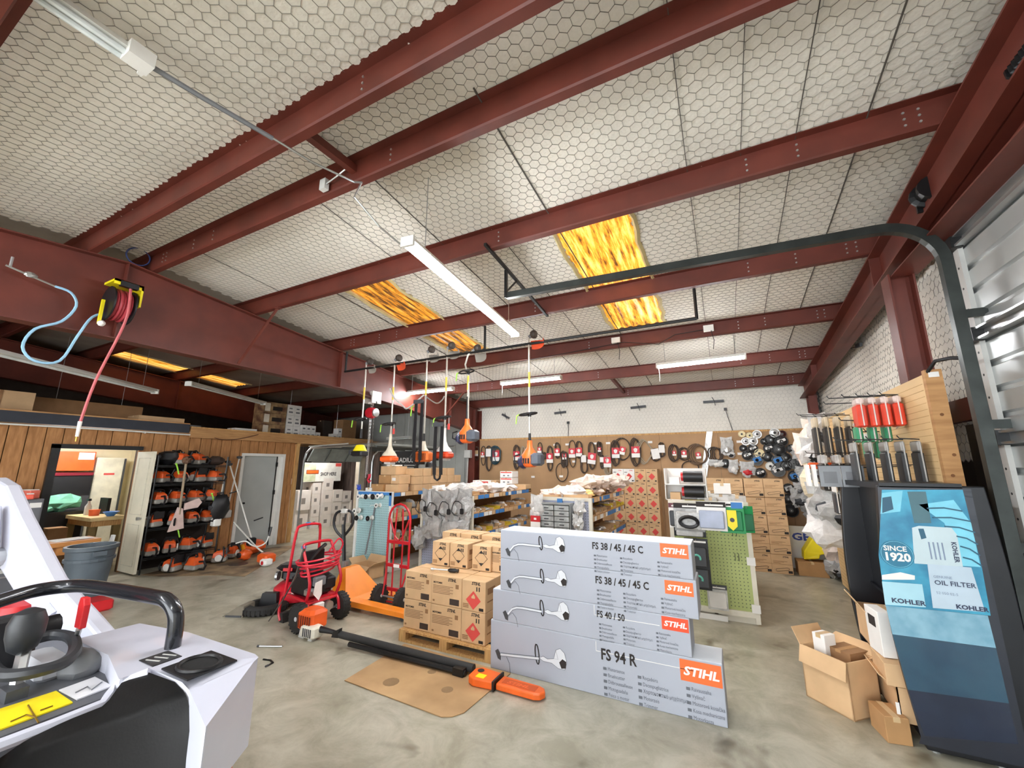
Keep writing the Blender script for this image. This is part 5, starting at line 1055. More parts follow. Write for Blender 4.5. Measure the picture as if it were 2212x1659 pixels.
MB().rb(-.15, .15, .24, .28, .62, .80, .01).build('back_panel', BLACK, t); MB().tube([(-.1, .17, .7), (.0, .14, .82), (.1, .17, .86)], .022, 6).build('spray_gun', BLACK, t, smooth=True)
RH = mat('red_pressure_hose', (214, 38, 62), .35)
for k in range(8): MB().tube([((.2 + .009 * k) * math.cos(a), .13 + (.14 + .01 * k) * math.sin(a), .58 + .022 * k + .03 * math.cos(a + k)) for a in [2 * PI * i / 20 for i in range(20)]], .011, 6, closed=True).build('hose_turn', RH, t, smooth=True)
MB().stube([(.2, .1, .7), (.26, .05, .84), (.2, .06, .92), (.05, .02, .8)], .01, 6).build('hose_tail', RH, t, smooth=True)
MB().tube([(-.2, .14, .86), (-.26, .17, .55), (-.3, .3, .3), (-.35, .46, .06)], [.016, .012, .008, .007], 6).build('spray_lance', mat('lance_grey', (92, 88, 84), .4, .5), t, smooth=True)
MB().add([(-.16, -.07, .5), (-.08, -.08, .52), (-.06, -.06, .36), (-.1, -.07, .3), (-.17, -.06, .38)], [(0, 1, 2, 3, 4)]).build('paper_tag', PAPER, t).modifiers.new('thick', 'SOLIDIFY').thickness = .003
MB().bx(-.2, -.17, .15, .2, .85, .88).build('blue_clip', BLUE, t); MB().bx(-.05, .0, .36, .39, 1.08, 1.12).build('blue_clip', BLUE, t)
MB().prism([(.42, 0), (.5, 0), (.5, .1), (.45, .1)], -.2, .19, 'X').build('rubber_foot', RUBBER, t)

# ---- lawn mower behind it
t = tag(thing('lawn_mower', 'red lawn mower with a black engine behind the pressure washer', 'mower', (-5.38, 4.04, 0), .5))
MB().lathe([(.30, .06), (.32, .1), (.31, .2), (.24, .26), (.1, .28)], n=20).build('deck', PWR, t, smooth=True)
MB().rb(-.2, .2, -.16, .2, .27, .45, .05).build('engine_cover', BLACK, t); MB().rb(-.26, .1, -.2, .1, .42, .5, .04).build('fuel_tank', BLACK, t); MB().rb(-.02, .12, -.06, .06, .49, .54, .02).build('yellow_cap', YELLOW, t)
MB().bx(-.14, -.02, -.212, -.2, .43, .47).build('red_label', REDP, t); MB().cyl((-.27, -.1, .35), (-.24, -.1, .35), .06, 12).build('chrome_muffler', STEEL, t)
for x, y in ((-.27, -.26), (.27, -.26), (-.27, .28), (.27, .28)): wheel(x, y, .09, .05, t, HUB, spokes=5)
MB().prism([(-.34, .02), (-.1, .0), (-.12, .2), (-.3, .2)], -.36, -.28, 'Y').build('side_chute', BLACK, t)
# ---- tyre, floor odds and ends
t = tag(thing('tire', 'black tyre lying flat on the floor left of the pressure washer', 'tire', (-5.39, 3.588, 0)))
MB().lathe([(.13, .0), (.22, -.0), (.26, .03), (.265, .06), (.24, .1), (.17, .105), (.14, .08), (.135, .03)], n=28).build('tyre_wall', RUBBER, t, smooth=True)
for k in range(30):
    a = 2 * PI * k / 30; MB().bc((.262 * math.cos(a), .262 * math.sin(a), .05), (.012, .03, .06), rz=a).build('tread_block', RUBBER, t)
t = tag(thing('rubber_flap', 'small grey ramp shaped block beside the flat tyre', 'block', (-5.56, 3.371, -0), .4)); MB().prism([(-.15, 0), (.12, 0), (.12, .12), (.06, .13)], -.1, .1, 'Y').build('wedge', mat('dusty_rubber', (120, 112, 98), .8), t); MB().bx(-.1, .1, -.11, -.1, .0, .02).build('lip', DGREY, t)
t = tag(thing('steel_rod', 'short steel rod on the bare concrete left of the mat', 'rod', (-4.298, 2.967, 0.008), .45)); MB().cyl((-.12, 0, 0), (.12, 0, 0), .008, 8).build('shank', STEEL, t); MB().cyl((-.12, 0, 0), (-.14, 0, 0), .012, 8).build('tip', DGREY, t)
t = tag(thing('wire_hook', 'bent dark hook on the floor right of the white machine', 'hook', (-3.988, 2.729, 0.006))); MB().tube([(-.1, .03, 0), (-.02, .05, 0), (.05, .03, 0), (.06, -.02, 0)], .008, 6).build('bend', BLACKM, t); MB().cyl((.06, -.02, 0), (.06, -.05, 0), .01, 6).build('end_stub', DGREY, t)

# ================================================================ PALLET JACK
JO = mat('jack_orange', (246, 142, 34), .4, var=.06)
t = tag(thing('pallet_jack', 'orange pallet jack with a black loop handle behind the washer', 'pallet jack', (-4.7, 4.35, 0)))
for y in (-.27, .17): MB().prism([(.15, .05), (1.15, .05), (1.25, .02), (1.25, .06), (1.15, .1), (.15, .12)], y, y + .15, 'Y').build('fork', JO, t); MB().cyl((1.12, y + .03, .04), (1.12, y + .12, .04), .038, 10).build('load_roller', DGREY, t)
MB().loft([[(-.1, -.28, .06), (.28, -.28, .06), (.28, .32, .06), (-.1, .32, .06)], [(-.1, -.28, .14), (.2, -.28, .12), (.2, .32, .12), (-.1, .32, .14)], [(-.12, -.1, .44), (-.04, -.1, .44), (-.04, .14, .44), (-.12, .14, .44)]]).build('frame_head', JO, t)
MB().cyl((-.2, .0, .09), (-.2, .06, .09), .09, 14).build('steer_wheel', DGREY, t); MB().cyl((-.2, .03, .1), (-.2, .03, .5), .05, 10).build('pump_cylinder', mat('jack_pump', (150, 150, 150), .4, .6), t)
MB().tube([(-.22, .03, .42), (-.32, .05, .98)], .026, 8).build('tow_bar', BLACKM, t, smooth=True)
MB().stube([(-.32, .05, .80), (-.41, .02, .88), (-.46, .0, .98), (-.45, .0, 1.1), (-.40, .02, 1.16), (-.26, .08, 1.17), (-.2, .1, 1.12), (-.19, .1, 1.0), (-.24, .08, .9), (-.32, .05, .80)], .019, 7).build('loop_handle', BLACK, t, smooth=True)
MB().rb(-.39, -.27, .02, .09, 1.13, 1.2, .015).build('handle_cover', LGREY, t); MB().tube([(-.31, .06, .98), (-.31, .07, 1.13)], .014, 6).build('release_lever', BLACK, t)
# ================================================================ HAND TRUCK
HR = mat('truck_red', (186, 26, 38), .35, var=.08)
t = tag(thing('hand_truck', 'red hand truck with a tall arched frame and air tyres', 'hand truck', (-4.04, 4.44, 0)))
for x in (-.19, .2):
    w = wheel(x, -.05, .135, .075, t, mat('rim_white', (226, 222, 216), .4), spokes=5)
def arch(w, z0, z1, y): return [(-w, y, z0), (-w, y, z1 - w * 1.1)] + [(w * math.cos(a), y, z1 - w * 1.1 + w * 1.1 * math.sin(a)) for a in [PI - PI * k / 8 for k in range(1, 8)]] + [(w, y, z1 - w * 1.1), (w, y, z0)]
MB().tube(arch(.19, .10, 1.30, .05), .015, 8).build('outer_frame', HR, t, smooth=True)
MB().tube([(-.17, .05, 1.1), (-.06, .05, .86), (0, .05, .82), (.06, .05, .86), (.17, .05, 1.1)], .012, 7).build('hand_grip_bow', HR, t, smooth=True)
for x in (-.075, .075): MB().tube([(x, .05, .12), (x, .05, .80), (x * .7, .05, 1.24)], .011, 6).build('upright_bar', HR, t, smooth=True)
for z in (.80, .50, .2): MB().bx(-.19, .19, .035, .065, z - .02, z + .02).build('cross_bar', HR, t)
for x in (-.14, .14): MB().tube([(x * 1.3, .05, .48), (x, -.05, .14)], .011, 6).build('wheel_brace', HR, t)
MB().cyl((-.24, -.05, .135), (.25, -.05, .135), .012, 8).build('axle', STEEL, t); MB().bx(-.2, .2, .05, .075, .03, .04).build('toe_plate', HR, t); MB().bx(-.05, .05, .03, .036, .48, .52).build('maker_label', PAPER, t)
# ---- open carton by the blue gondola
def open_carton(c, w, d, h, rz, label, m=CARD, flaps=(1, 1, 1, 1), ang=(.9, .9, .7, .7), inner=True):
    t = thing('open_carton', label, 'carton', c, rz); e = .008
    MB().bx(-w / 2, w / 2, -d / 2, -d / 2 + e, 0, h).bx(-w / 2, w / 2, d / 2 - e, d / 2, 0, h).bx(-w / 2, -w / 2 + e, -d / 2, d / 2, 0, h).bx(w / 2 - e, w / 2, -d / 2, d / 2, 0, h).bx(-w / 2, w / 2, -d / 2, d / 2, 0, e).build('box', m, t)
    f = d * .42
    for k, (sx, sy) in enumerate(((0, -1), (0, 1), (-1, 0), (1, 0))):
        if not flaps[k]: continue
        a = ang[k]; L = f if sy else min(f, w * .4); dx, dz = math.sin(a) * L, math.cos(a) * L
        if sy: p = [(-w / 2, sy * d / 2, h), (w / 2, sy * d / 2, h), (w / 2, sy * (d / 2 + dx), h + dz), (-w / 2, sy * (d / 2 + dx), h + dz)]
        else: p = [(sx * w / 2, -d / 2, h), (sx * w / 2, d / 2, h), (sx * (w / 2 + dx), d / 2, h + dz), (sx * (w / 2 + dx), -d / 2, h + dz)]
        MB().quad(*p).build('flap', m, t).modifiers.new('thick', 'SOLIDIFY').thickness = .006
    return t
o = open_carton((-5.5, 5.4, 0), .46, .3, .2, -.12, 'open carton standing on the floor before the blue gondola end', ang=(2.3, .6, .9, 1.0))
text('GO', INK, o, (.02, -.153, .05), .09, rot=(PI / 2, -PI / 2, 0), bold=.003, name='printed_lettering')

# ================================================================ OFFICE BLOCK on the left
wl = tag(thing('wall_office', None, None, (-9.6, 0, 0)), kind='structure')
y = -3.0; k = 0
while y < 6.72:
    w = .2; y1 = min(y + w, 6.72); a, b = y, y1 - .012
    def seg(a, b, z0, z1):
        if b - a > .01: MB().bx(-.03, 0, a, b, z0, z1).build('panel_board', PANELW, wl)
    for o0, o1, zt in ((2.53, 3.60, 2.12), (5.44, 6.47, 2.1)):
        if b > o0 and a < o1:
            if a < o0: seg(a, o0, 0, 2.46)
            if b > o1: seg(o1, b, 0, 2.46)
            seg(max(a, o0), min(b, o1), zt, 2.46); break
    else: seg(a, b, 0, 2.46)
    y += w; k += 1
for a, b in ((-3, 2.53), (3.6, 5.44), (6.47, 6.72)): MB().bx(-.1, -.035, a, b, 0, 2.46).build('wall_core', mat('wall_core_dark', (86, 60, 38), .8), wl)
for a, b in ((2.53, 3.6), (5.44, 6.47)): MB().bx(-.1, -.035, a, b, 2.12, 2.46).build('wall_core', mat('wall_core_dark', (86, 60, 38), .8), wl)
t = tag(thing('ledger_board', 'dark steel edge board along the loft over the open office door', 'board', (-9.57, 0, 2.47))); MB().bx(0, .05, -3, 4.32, .0, .17).build('board_face', mat('slate_edge', (46, 50, 60), .6), t); MB().bx(-.12, .05, -3, 4.32, .17, .19).build('board_top', PLYW, t)
t = tag(thing('ledger_board', 'brown wooden loft edge beam over the grey door and store room opening', 'board', (-9.57, 0, 2.38))); MB().bx(0, .06, 4.35, 9.2, .0, .20).build('board_face', PLYW, t); MB().bx(-.12, .06, 4.35, 9.2, .2, .22).build('board_top', WOOD, t)
MB().bx(-13.5, -9.62, -3, 10.1, 2.50, 2.56).build('floor_loft', PLYW, kind='structure')
t = tag(thing('water_pipe', 'pale pipe running along the top of the brown office wall', 'pipe', (-9.53, 0, 2.43))); MB().tube([(0, -2, 0), (0, 3.0, .01), (0, 4.7, 0)], .014, 6).build('pipe_run', WHITE, t); MB().stube([(0, 4.7, 0), (.03, 4.95, -.06), (.04, 5.3, -.02), (.02, 5.7, .1)], .009, 5).build('loose_cable', mat('brown_cable', (96, 54, 34), .6), t)
for yy in (0, 1.8, 3.6): MB().bx(-.04, .02, yy, yy + .03, -.02, .02).build('pipe_clip', STEEL, t)
d1 = tag(thing('door_2', None, None, (-9.6, 2.53, 0)), kind='structure')
MB().bx(-.02, .05, -.05, .05, 0, 2.16).build('black_jamb', BLACKM, d1); MB().bx(-.02, .05, -.05, 1.12, 2.10, 2.17).build('black_head', BLACKM, d1)
t = tag(thing('office_door', 'open cream door with two panels standing out from the brown wall', 'door', (-9.575, 3.61, 0)))
CREAM = mat('cream_paint', (232, 226, 204), .5, var=.03)
MB().bx(0, .60, -.02, .02, .03, 2.07).build('door_leaf', CREAM, t)
for z0, z1 in ((.14, .82), (.98, 1.96)):
    for a in ((.09, .10, z0, z1), (.50, .51, z0, z1), (.09, .51, z0, z0 + .01), (.09, .51, z1 - .01, z1)): MB().bx(a[0], a[1], -.026, -.018, a[2], a[3]).build('panel_moulding', mat('cream_shadow', (206, 200, 180), .5), t)
MB().cyl((.55, -.08, .93), (.55, .08, .93), .012, 8).cyl((.55, -.09, .93), (.55, -.055, .93), .028, 10).cyl((.55, .055, .93), (.55, .09, .93), .028, 10).build('door_knob', STEEL, t)
# grey door
d2 = tag(thing('door_3', None, None, (-9.6, 5.44, 0)), kind='structure')
MB().bx(-.06, .03, 0, .06, 0, 2.04).bx(-.06, .03, .97, 1.03, 0, 2.04).bx(-.06, .03, 0, 1.03, 2.04, 2.1).build('white_casing', WHITE, d2)
MB().bx(-.10, -.06, .06, .86, .01, 2.04).build('grey_leaf', mat('door_grey', (178, 182, 180), .5, var=.06, scale=2), d2); MB().bx(-.1, -.05, .86, .885, .01, 2.04).build('gap_shade', INK, d2); MB().bx(-.1, -.04, .885, .97, .0, 2.04).build('inner_stop', WHITE, d2)  # black strip drawn in for the shade of the open gap
for z in (.3, 1.15, 1.8): MB().bx(-.055, -.04, .85, .9, z, z + .1).build('hinge', BLACKM, d2)
MB().cyl((-.06, .2, 1.0), (-.02, .2, 1.0), .02, 8).build('lock_hole', BLACKM, d2)
t = tag(thing('post', 'raw pine post at the left of the store room opening', 'post', (-9.58, 6.73, 0))); MB().bx(-.04, .02, 0, .09, 0, 2.38).build('timber', WOOD, t); MB().bx(-.04, .03, -.0, .1, 2.36, 2.42).build('top_block', WOOD, t)
# office interior
CRW = mat('office_cream_wall', (236, 226, 192), .6, var=.03)
MB().bx(-12.75, -12.65, 1.5, 5.4, 0, 2.5).build('wall_office_back', CRW, kind='structure')
MB().bx(-12.65, -9.7, 4.62, 4.70, 0, 2.5).build('wall_office_right', CRW, kind='structure')
lamp((-11.2, 3.3, 2.40), 1.2, PI / 2, 'added tube lamp brightening the cream office, out of view')  # unseen lamp added to brighten the office interior
t = tag(thing('wall_cabinet', 'tall cream cabinet door at the back of the office', 'cabinet', (-12.6, 3.92, 0))); MB().bx(0, .3, 0, .5, .0, 2.0).build('carcass', CREAM, t); MB().bx(.3, .31, .01, .46, .02, 1.98).build('cabinet_door', mat('pale_cream', (222, 218, 196), .5), t); MB().bx(.31, .315, .15, .33, 1.62, 1.66).build('red_sticker', REDPRINT, t); MB().bx(.3, .32, .47, .5, .02, 1.98).build('dark_edge', DGREY, t)
t = tag(thing('display_case', 'orange and black display case seen through the office door', 'case', (-12.5, 3.05, 0))); MB().bx(0, .25, 0, .82, 1.72, 2.12).build('orange_panel', ORANGE, t); MB().bx(0, .3, 0, .82, 1.2, 1.62).build('black_shelf', BLACK, t); MB().bx(0, .32, 0, .82, 1.62, 1.68).build('red_rail', mat('dark_red_rail', (120, 26, 40), .4), t); MB().bx(0, .3, 0, .82, 0, 1.2).build('lower_case', DGREY, t); MB().bx(.25, .26, .55, .8, 1.95, 2.1).build('white_sign', PAPER, t)
t = tag(thing('green_tarp', 'folded green cloth lying over dark boxes in the office', 'cloth', (-11.5, 3.22, 1.02))); MB().blob((0, 0, .1), (.2, .3, .16), 8, .25).build('cloth_top', mat('sea_green_cloth', (110, 180, 150), .7, bump=.5, bscale=8), t); MB().blob((.05, -.22, .03), (.16, .2, .1), 9, .25).build('cloth_fold', mat('sea_green_cloth', (110, 180, 150), .7), t)
t = tag(thing('dark_crate', 'dark crate under the green cloth in the office', 'crate', (-11.7, 2.8, 0))); MB().bx(0, .45, 0, .75, .0, .96).build('crate_body', BLACKM, t); MB().bx(.45, .47, .1, .6, .5, .6).build('crate_handle', GREY, t)
t = tag(thing('work_table', 'pale wooden work table with tapered legs inside the office door', 'table', (-10.9, 3.42, 0)))
MB().bx(-.4, .75, -.12, .38, .84, .9).build('table_top', mat('pale_table', (230, 206, 150), .5), t); MB().bx(-.35, .7, -.08, .34, .74, .84).build('apron', WOOD, t)
for x in (-.32, .62):
    for yy in (-.04, .3): MB().loft([[(x - .05, yy - .05, .74), (x + .05, yy - .05, .74), (x + .05, yy + .05, .74), (x - .05, yy + .05, .74)], [(x - .035, yy - .035, 0), (x + .035, yy - .035, 0), (x + .035, yy + .035, 0), (x - .035, yy + .035, 0)]]).build('leg', mat('leg_wood', (130, 110, 66), .6), t)
t = tag(thing('spray_bottle', 'white spray bottle on the office table', 'bottle', (-10.9, 3.48, .9))); MB().lathe([(.05, 0), (.05, .16), (.02, .22), (.02, .26)], n=12).build('bottle_body', WHITE, t, smooth=True); MB().bx(-.07, .03, -.02, .02, .26, .3).build('trigger', BLACK, t)
t = tag(thing('tub', 'orange tub on the office table', 'tub', (-10.65, 3.5, .9))); MB().lathe([(.07, 0), (.08, .1), (.075, .1), (.06, .02)], n=14).build('tub_wall', mat('coral', (240, 112, 70), .5), t, smooth=True); MB().cyl((0, 0, .1), (0, 0, .11), .082, 14).build('lid', ORANGE, t)
t = tag(thing('bowl', 'blue bowl at the right end of the office table', 'bowl', (-10.3, 3.62, .9))); MB().lathe([(.05, 0), (.12, .08), (.11, .08), (.04, .015)], n=16).build('bowl_wall', mat('blue_bowl', (84, 140, 214), .4), t, smooth=True); MB().cyl((0, 0, 0), (0, 0, .01), .055, 12).build('foot_ring', BLUE, t)
t = tag(thing('black_monitor', 'black box standing at the back of the office table', 'box', (-11.0, 3.7, .9))); MB().bx(-.1, .25, 0, .05, 0, .3).build('screen', BLACK, t); MB().bx(.0, .1, -.05, .08, 0, .02).build('stand', DGREY, t)
t = tag(thing('towel_dispenser', 'grey paper towel dispenser on the cream office wall', 'dispenser', (-11.0, 4.58, 1.55))); MB().prism([(-.2, -.2), (.2, -.2), (.2, .1), (.12, .2), (-.12, .2), (-.2, .1)], -.16, .03, 'Y').build('dispenser_body', GREY, t); MB().bx(-.12, .1, -.165, -.155, -.18, .12).build('clear_window', STEEL, t); MB().bx(-.1, .08, -.14, -.13, -.32, -.19).build('paper_end', PAPER, t)
t = tag(thing('glove_box', 'blue and white box on the wall under the towel dispenser', 'box', (-10.75, 4.55, 1.2))); MB().bx(-.14, .14, -.08, .06, -.1, .14).build('box_body', PAPER, t); MB().bx(-.13, .12, -.085, -.08, -.09, .05).build('blue_panel', mat('cyan_print', (40, 132, 200), .5), t)
t = tag(thing('bucket', 'blue cooler with white lid under the office table', 'cooler', (-9.95, 3.42, 0))); MB().loft([[(-.17, -.13, 0), (.17, -.13, 0), (.17, .13, 0), (-.17, .13, 0)], [(-.2, -.15, .42), (.2, -.15, .42), (.2, .15, .42), (-.2, .15, .42)]]).build('cooler_body', mat('cooler_blue', (92, 122, 156), .5), t); MB().bx(-.21, .21, -.16, .16, .42, .48).build('lid', WHITE, t)
plain_box((-11.0, 3.12, 0), (.35, .3, .45), 'lower brown carton below the left end of the office table', CARD3); plain_box((-11.0, 3.12, .452), (.3, .26, .26), 'upper brown carton below the left end of the office table', CARD3)
# in front of the office wall
t = tag(thing('filing_cabinet', 'grey steel filing cabinet left of the office doorway', 'cabinet', (-9.52, 1.86, 0)))
CAB = mat('cabinet_grey', (112, 114, 120), .45, .2, var=.06); MB().bx(0, .5, 0, .52, 0, 1.34).build('carcass', CAB, t)
for k in range(3):
    d = MB().bx(.5, .515, .02, .5, .06 + .43 * k, .46 + .43 * k).build('drawer', CAB, t); MB().bx(.515, .535, .18, .34, .3 + .43 * k, .315 + .43 * k).build('pull', STEEL, d); MB().bx(.515, .52, .2, .32, .36 + .43 * k, .41 + .43 * k).build('label_holder', LGREY, d); MB().bx(.515, .52, .38, .5, .36 + .43 * k, .43 + .43 * k).build('paper_label', PAPER, d)
for k, (dx, dy, w, d, h, m, l, rz) in enumerate(((.1, .05, .3, .3, .05, mat('aqua_box', (160, 214, 214), .6), 'pale aqua book on the filing cabinet', .1), (.08, .28, .26, .2, .12, mat('salmon', (236, 120, 100), .6), 'salmon red packet on the filing cabinet', .3), (.3, .32, .16, .14, .07, mat('coral2', (240, 100, 80), .6), 'small coral packet at the right edge of the filing cabinet', -.2), (.02, .0, .3, .2, .2, BLACK, 'dark bag with a yellow top on the filing cabinet', .4))):
    t = tag(thing('packet', l, 'packet', (-9.4 + dx, 1.88 + dy, 1.345 + (.055 if k == 1 and False else 0)), rz)); MB().rb(0, w, 0, d * .6, 0, h, .01).build('wrap', m, t); MB().bx(.02, w - .02, .01, d * .55, h, h + .012).build('top_face', PAPER if k != 3 else YELLOW, t)
t = tag(thing('desk', 'low wooden desk with loose papers before the office doorway', 'desk', (-8.78, 2.68, 0))); MB().bx(-.22, .23, -.30, .27, .68, .74).build('desk_top', mat('orange_wood', (196, 132, 72), .5), t)
for x in (-.18, .19):
    for yy in (-.25, .22): MB().bx(x - .03, x + .03, yy - .03, yy + .03, 0, .68).build('leg', mat('desk_leg', (120, 76, 44), .6), t)
MB().bx(-.18, .19, -.24, .22, .56, .68).build('apron', mat('orange_wood', (196, 132, 72), .5), t)
t = tag(thing('paper_sheet', 'white papers lying on the wooden desk', 'paper', (-8.78, 2.68, .742), .1)); MB().bx(-.17, .12, -.2, .16, 0, .006).build('sheet', PAPER, t); MB().bx(-.1, .16, -.1, .2, .006, .01).build('top_sheet', PAPER, t)
t = tag(thing('trash_can', 'large grey plastic trash can by the open cream door', 'bin', (*(-8.077, 2.703, 0.72)[:2], 0)))
TC = mat('can_grey', (84, 94, 102), .5, var=.08); MB().lathe([(.2, 0), (.26, .66), (.285, .67), (.285, .72), (.25, .72), (.19, .03)], n=4 * 5).build('can_wall', TC, t, smooth=True); MB().lathe([(.262, .52), (.268, .52), (.27, .56), (.264, .56)], n=20).build('ring', TC, t)
for s in (-1, 1): MB().bx(s * .27 - .03, s * .27 + .03, -.07, .07, .6, .66).build('handle', TC, t)
t = tag(thing('white_board', 'white panel leaning between the desk and the trash can', 'panel', (-8.62, 3.06, 0), 0)); MB().prism([(-.1, .0), (.02, .0), (.22, .78), (.14, .78)], -.03, .0, 'Y').build('panel_sheet', mat('matte_white', (214, 214, 210), .6), t); MB().bx(-.08, .0, -.035, -.03, 0, .02).build('panel_edge', GREY, t)
t = tag(thing('red_crate', 'red plastic case on the floor behind the machine arm', 'case', (-7.364, 2.614, 0))); MB().rb(-.2, .16, -.12, .12, 0, .13, .02).build('case_body', REDP, t); MB().bx(-.08, .06, -.17, -.15, .1, .13).build('case_handle', mat('case_dark_red', (130, 18, 24), .5), t)
# ================================================================ SAW RACK
t = tag(thing('wire_rack', 'black wire rack loaded with orange chainsaws against the brown wall', 'rack', (-9.22, 4.26, 0)))
for x in (-.22, .22):
    for yy in (-.58, .58): MB().cyl((x, yy, 0), (x, yy, 2.0), .014, 6).build('post', BLACKM, t)
LV = (.26, .74, 1.13, 1.50, 1.83)
for z in LV:
    m_ = MB().bx(-.22, .22, -.58, .58, z - .012, z)
    m_.tube([(.22, -.58, z - .03), (.22, .58, z - .03)], .008, 4); m_.build('wire_shelf', BLACKM, t)
MB().bx(-.24, -.22, -.6, .6, .0, 1.9).build('back_sheet', mat('rack_back', (40, 30, 24), .8), t)
def saw(label, loc, rz, proto={}):
    if 'o' in proto: return dup(proto['o'], label, loc, rz)
    t = thing('chainsaw', label, 'chainsaw', loc, rz, 'chainsaws waiting on and by the wire rack'); proto['o'] = t
    SO = mat('saw_orange_cover', (234, 96, 40), .4, var=.1)
    MB().rb(-.12, .12, -.1, .1, .02, .11, .02).build('base', mat('saw_base', (150, 147, 140), .5, var=.2), t); MB().loft([[(-.11, -.09, .1), (.1, -.09, .1), (.1, .09, .1), (-.11, .09, .1)], [(-.1, -.08, .18), (.08, -.08, .2), (.08, .08, .2), (-.1, .08, .18)], [(-.05, -.05, .22), (.05, -.05, .23), (.05, .05, .23), (-.05, .05, .22)]]).build('top_cover', SO, t, bevel=.008)
    MB().tube([(.05, -.12, .03), (.08, -.13, .14), (.06, -.09, .25), (.04, 0, .28), (.04, .09, .25), (.06, .12, .14)], .013, 6).build('front_handle', BLACK, t, smooth=True)
    MB().tube([(-.1, .0, .15), (-.2, 0, .16), (-.25, 0, .1), (-.22, 0, .03), (-.1, 0, .03)], .017, 6).build('rear_handle', BLACK, t, smooth=True)
    MB().prism([(.1, .15), (.13, .17), (.12, .28), (.1, .27)], -.09, .08, 'Y').build('hand_guard', BLACK, t); MB().cyl((0, -.1, .1), (0, -.12, .1), .06, 12).build('starter', WHITE, t); MB().cyl((-.03, .0, .22), (-.03, .0, .245), .02, 8).build('cap', BLACK, t)
    return t
rows = ['lowest', 'second', 'third', 'fourth', 'top']
for r, z in enumerate(LV):
    n = 4 if r < 4 else 2
    for k in range(n):
        yy = -.44 + k * .29 + random.uniform(-.02, .02) + (.25 if r == 4 else 0)
        saw(f'chainsaw on the {rows[r]} shelf of the wire rack, {ORD[k]} from the left', (-9.14 + random.uniform(-.03, .03), 4.26 + yy, z + (.0 if r else .001)), random.choice([PI, PI - .4, PI + .5, .3]) if r != 2 else PI + .2 * k)
for k, (x, yy, rz, l) in enumerate(((-8.72, 4.02, .4, 'front left chainsaw on the stained cardboard before the rack'), (-8.8, 4.42, 2.6, 'middle chainsaw on the stained cardboard, handle to the front'), (-8.75, 4.8, .9, 'right chainsaw on the stained cardboard before the rack'), (-8.95, 5.12, 2.2, 'chainsaw lying under the leaning trimmer shafts'), (-8.5, 4.25, 3.4, 'chainsaw nearest the viewer on the stained cardboard'))): saw(l, (x, yy, .008), rz)
def lump(label, loc, s, m, seed, name='engine_part', cat='engine part', m2=BLACK):
    t = tag(thing(name, label, cat, loc)); MB().blob((0, 0, s[2]), s, seed, .15, 10, 7).build('housing', m, t, smooth=True); MB().cyl((0, -s[1] * .8, s[2]), (0, -s[1] * 1.1, s[2]), s[0] * .4, 10).build('cover', m2, t); return t
lump('black dome shaped part on the top shelf, left', (-9.18, 3.9, 1.832), (.16, .17, .13), BLACK, 3, m2=DGREY)
lump('brown gear housing on the top shelf beside the dome', (-9.15, 4.18, 1.832), (.08, .09, .1), mat('rusty_brown', (110, 80, 60), .7), 4)
lump('dark folded tool on the top shelf, right end', (-9.15, 4.70, 1.832), (.14, .14, .09), mat('umber', (64, 48, 40), .7), 6)
lump('orange blower housing lying right of the chainsaws on the floor', (-8.95, 5.55, .01), (.2, .24, .15), ORANGE, 7, 'blower_housing', 'blower', mat('amber_plastic', (250, 170, 40), .4)); lump('smaller orange motor in front of the blower housing', (-8.55, 5.15, .01), (.13, .12, .1), ORANGE, 9, 'blower_housing', 'blower')
lump('black backpack part hanging at the right of the wire rack', (-8.92, 4.78, .78), (.1, .18, .24), BLACK, 11, 'backpack_frame', 'backpack', DGREY)
SH = mat('white_shaft', (228, 226, 218), .4, var=.04)
for k, (a, b, l) in enumerate((((-9.25, 4.98, 1.9), (-8.95, 4.75, .8), 'white trimmer shaft leaning across the right rack post'), ((-9.3, 5.05, 1.85), (-8.8, 5.4, .35), 'long white trimmer shaft leaning right of the rack'), ((-9.42, 5.3, 2.0), (-9.3, 5.12, .9), 'thin white curved trimmer shaft behind the other two'))):
    t = tag(thing('leaning_trimmer', l, 'trimmer', (0, 0, 0))); MB().tube([a, tuple((Vector(a) + Vector(b)) / 2), b], .014, 6).build('shaft', SH, t, smooth=True)
    MB().lathe([(.02, -.03), (.05, -.02), (.055, .02), (.02, .03)], a, 12).build('cutting_head', DGREY, t); MB().rb(b[0] - .07, b[0] + .07, b[1] - .07, b[1] + .07, b[2] - .14, b[2] + .02, .02).build('motor', [WHITE, BLACK, LGREY][k], t); MB().tube([(b[0], b[1], b[2] + .35), (b[0] + .04, b[1] + .16, b[2] + .4)], .013, 5).build('side_handle', BLACK, t)
t = tag(thing('paddle_pole', 'dusty pole with two pale rubber paddles hung before the rack', 'tool', (-8.93, 4.08, 0))); PK = mat('pale_rubber', (214, 188, 180), .7)
MB().cyl((0, 0, 1.95), (0, .02, .95), .02, 8).build('pole', mat('dusty_pole', (160, 142, 118), .7), t); MB().prism([(-.12, .66), (.12, .7), (.06, 1.05), (-.02, 1.08)], -.015, .015, 'X').build('paddle', PK, t); MB().prism([(.08, 1.02), (.3, 1.05), (.36, 1.14), (.3, 1.22), (.08, 1.14)], -.015, .015, 'X').build('paddle', PK, t); MB().blob((0, .0, 1.92), (.06, .06, .07), 3, .15).build('gear_head', mat('rusty_brown', (110, 80, 60), .7), t)
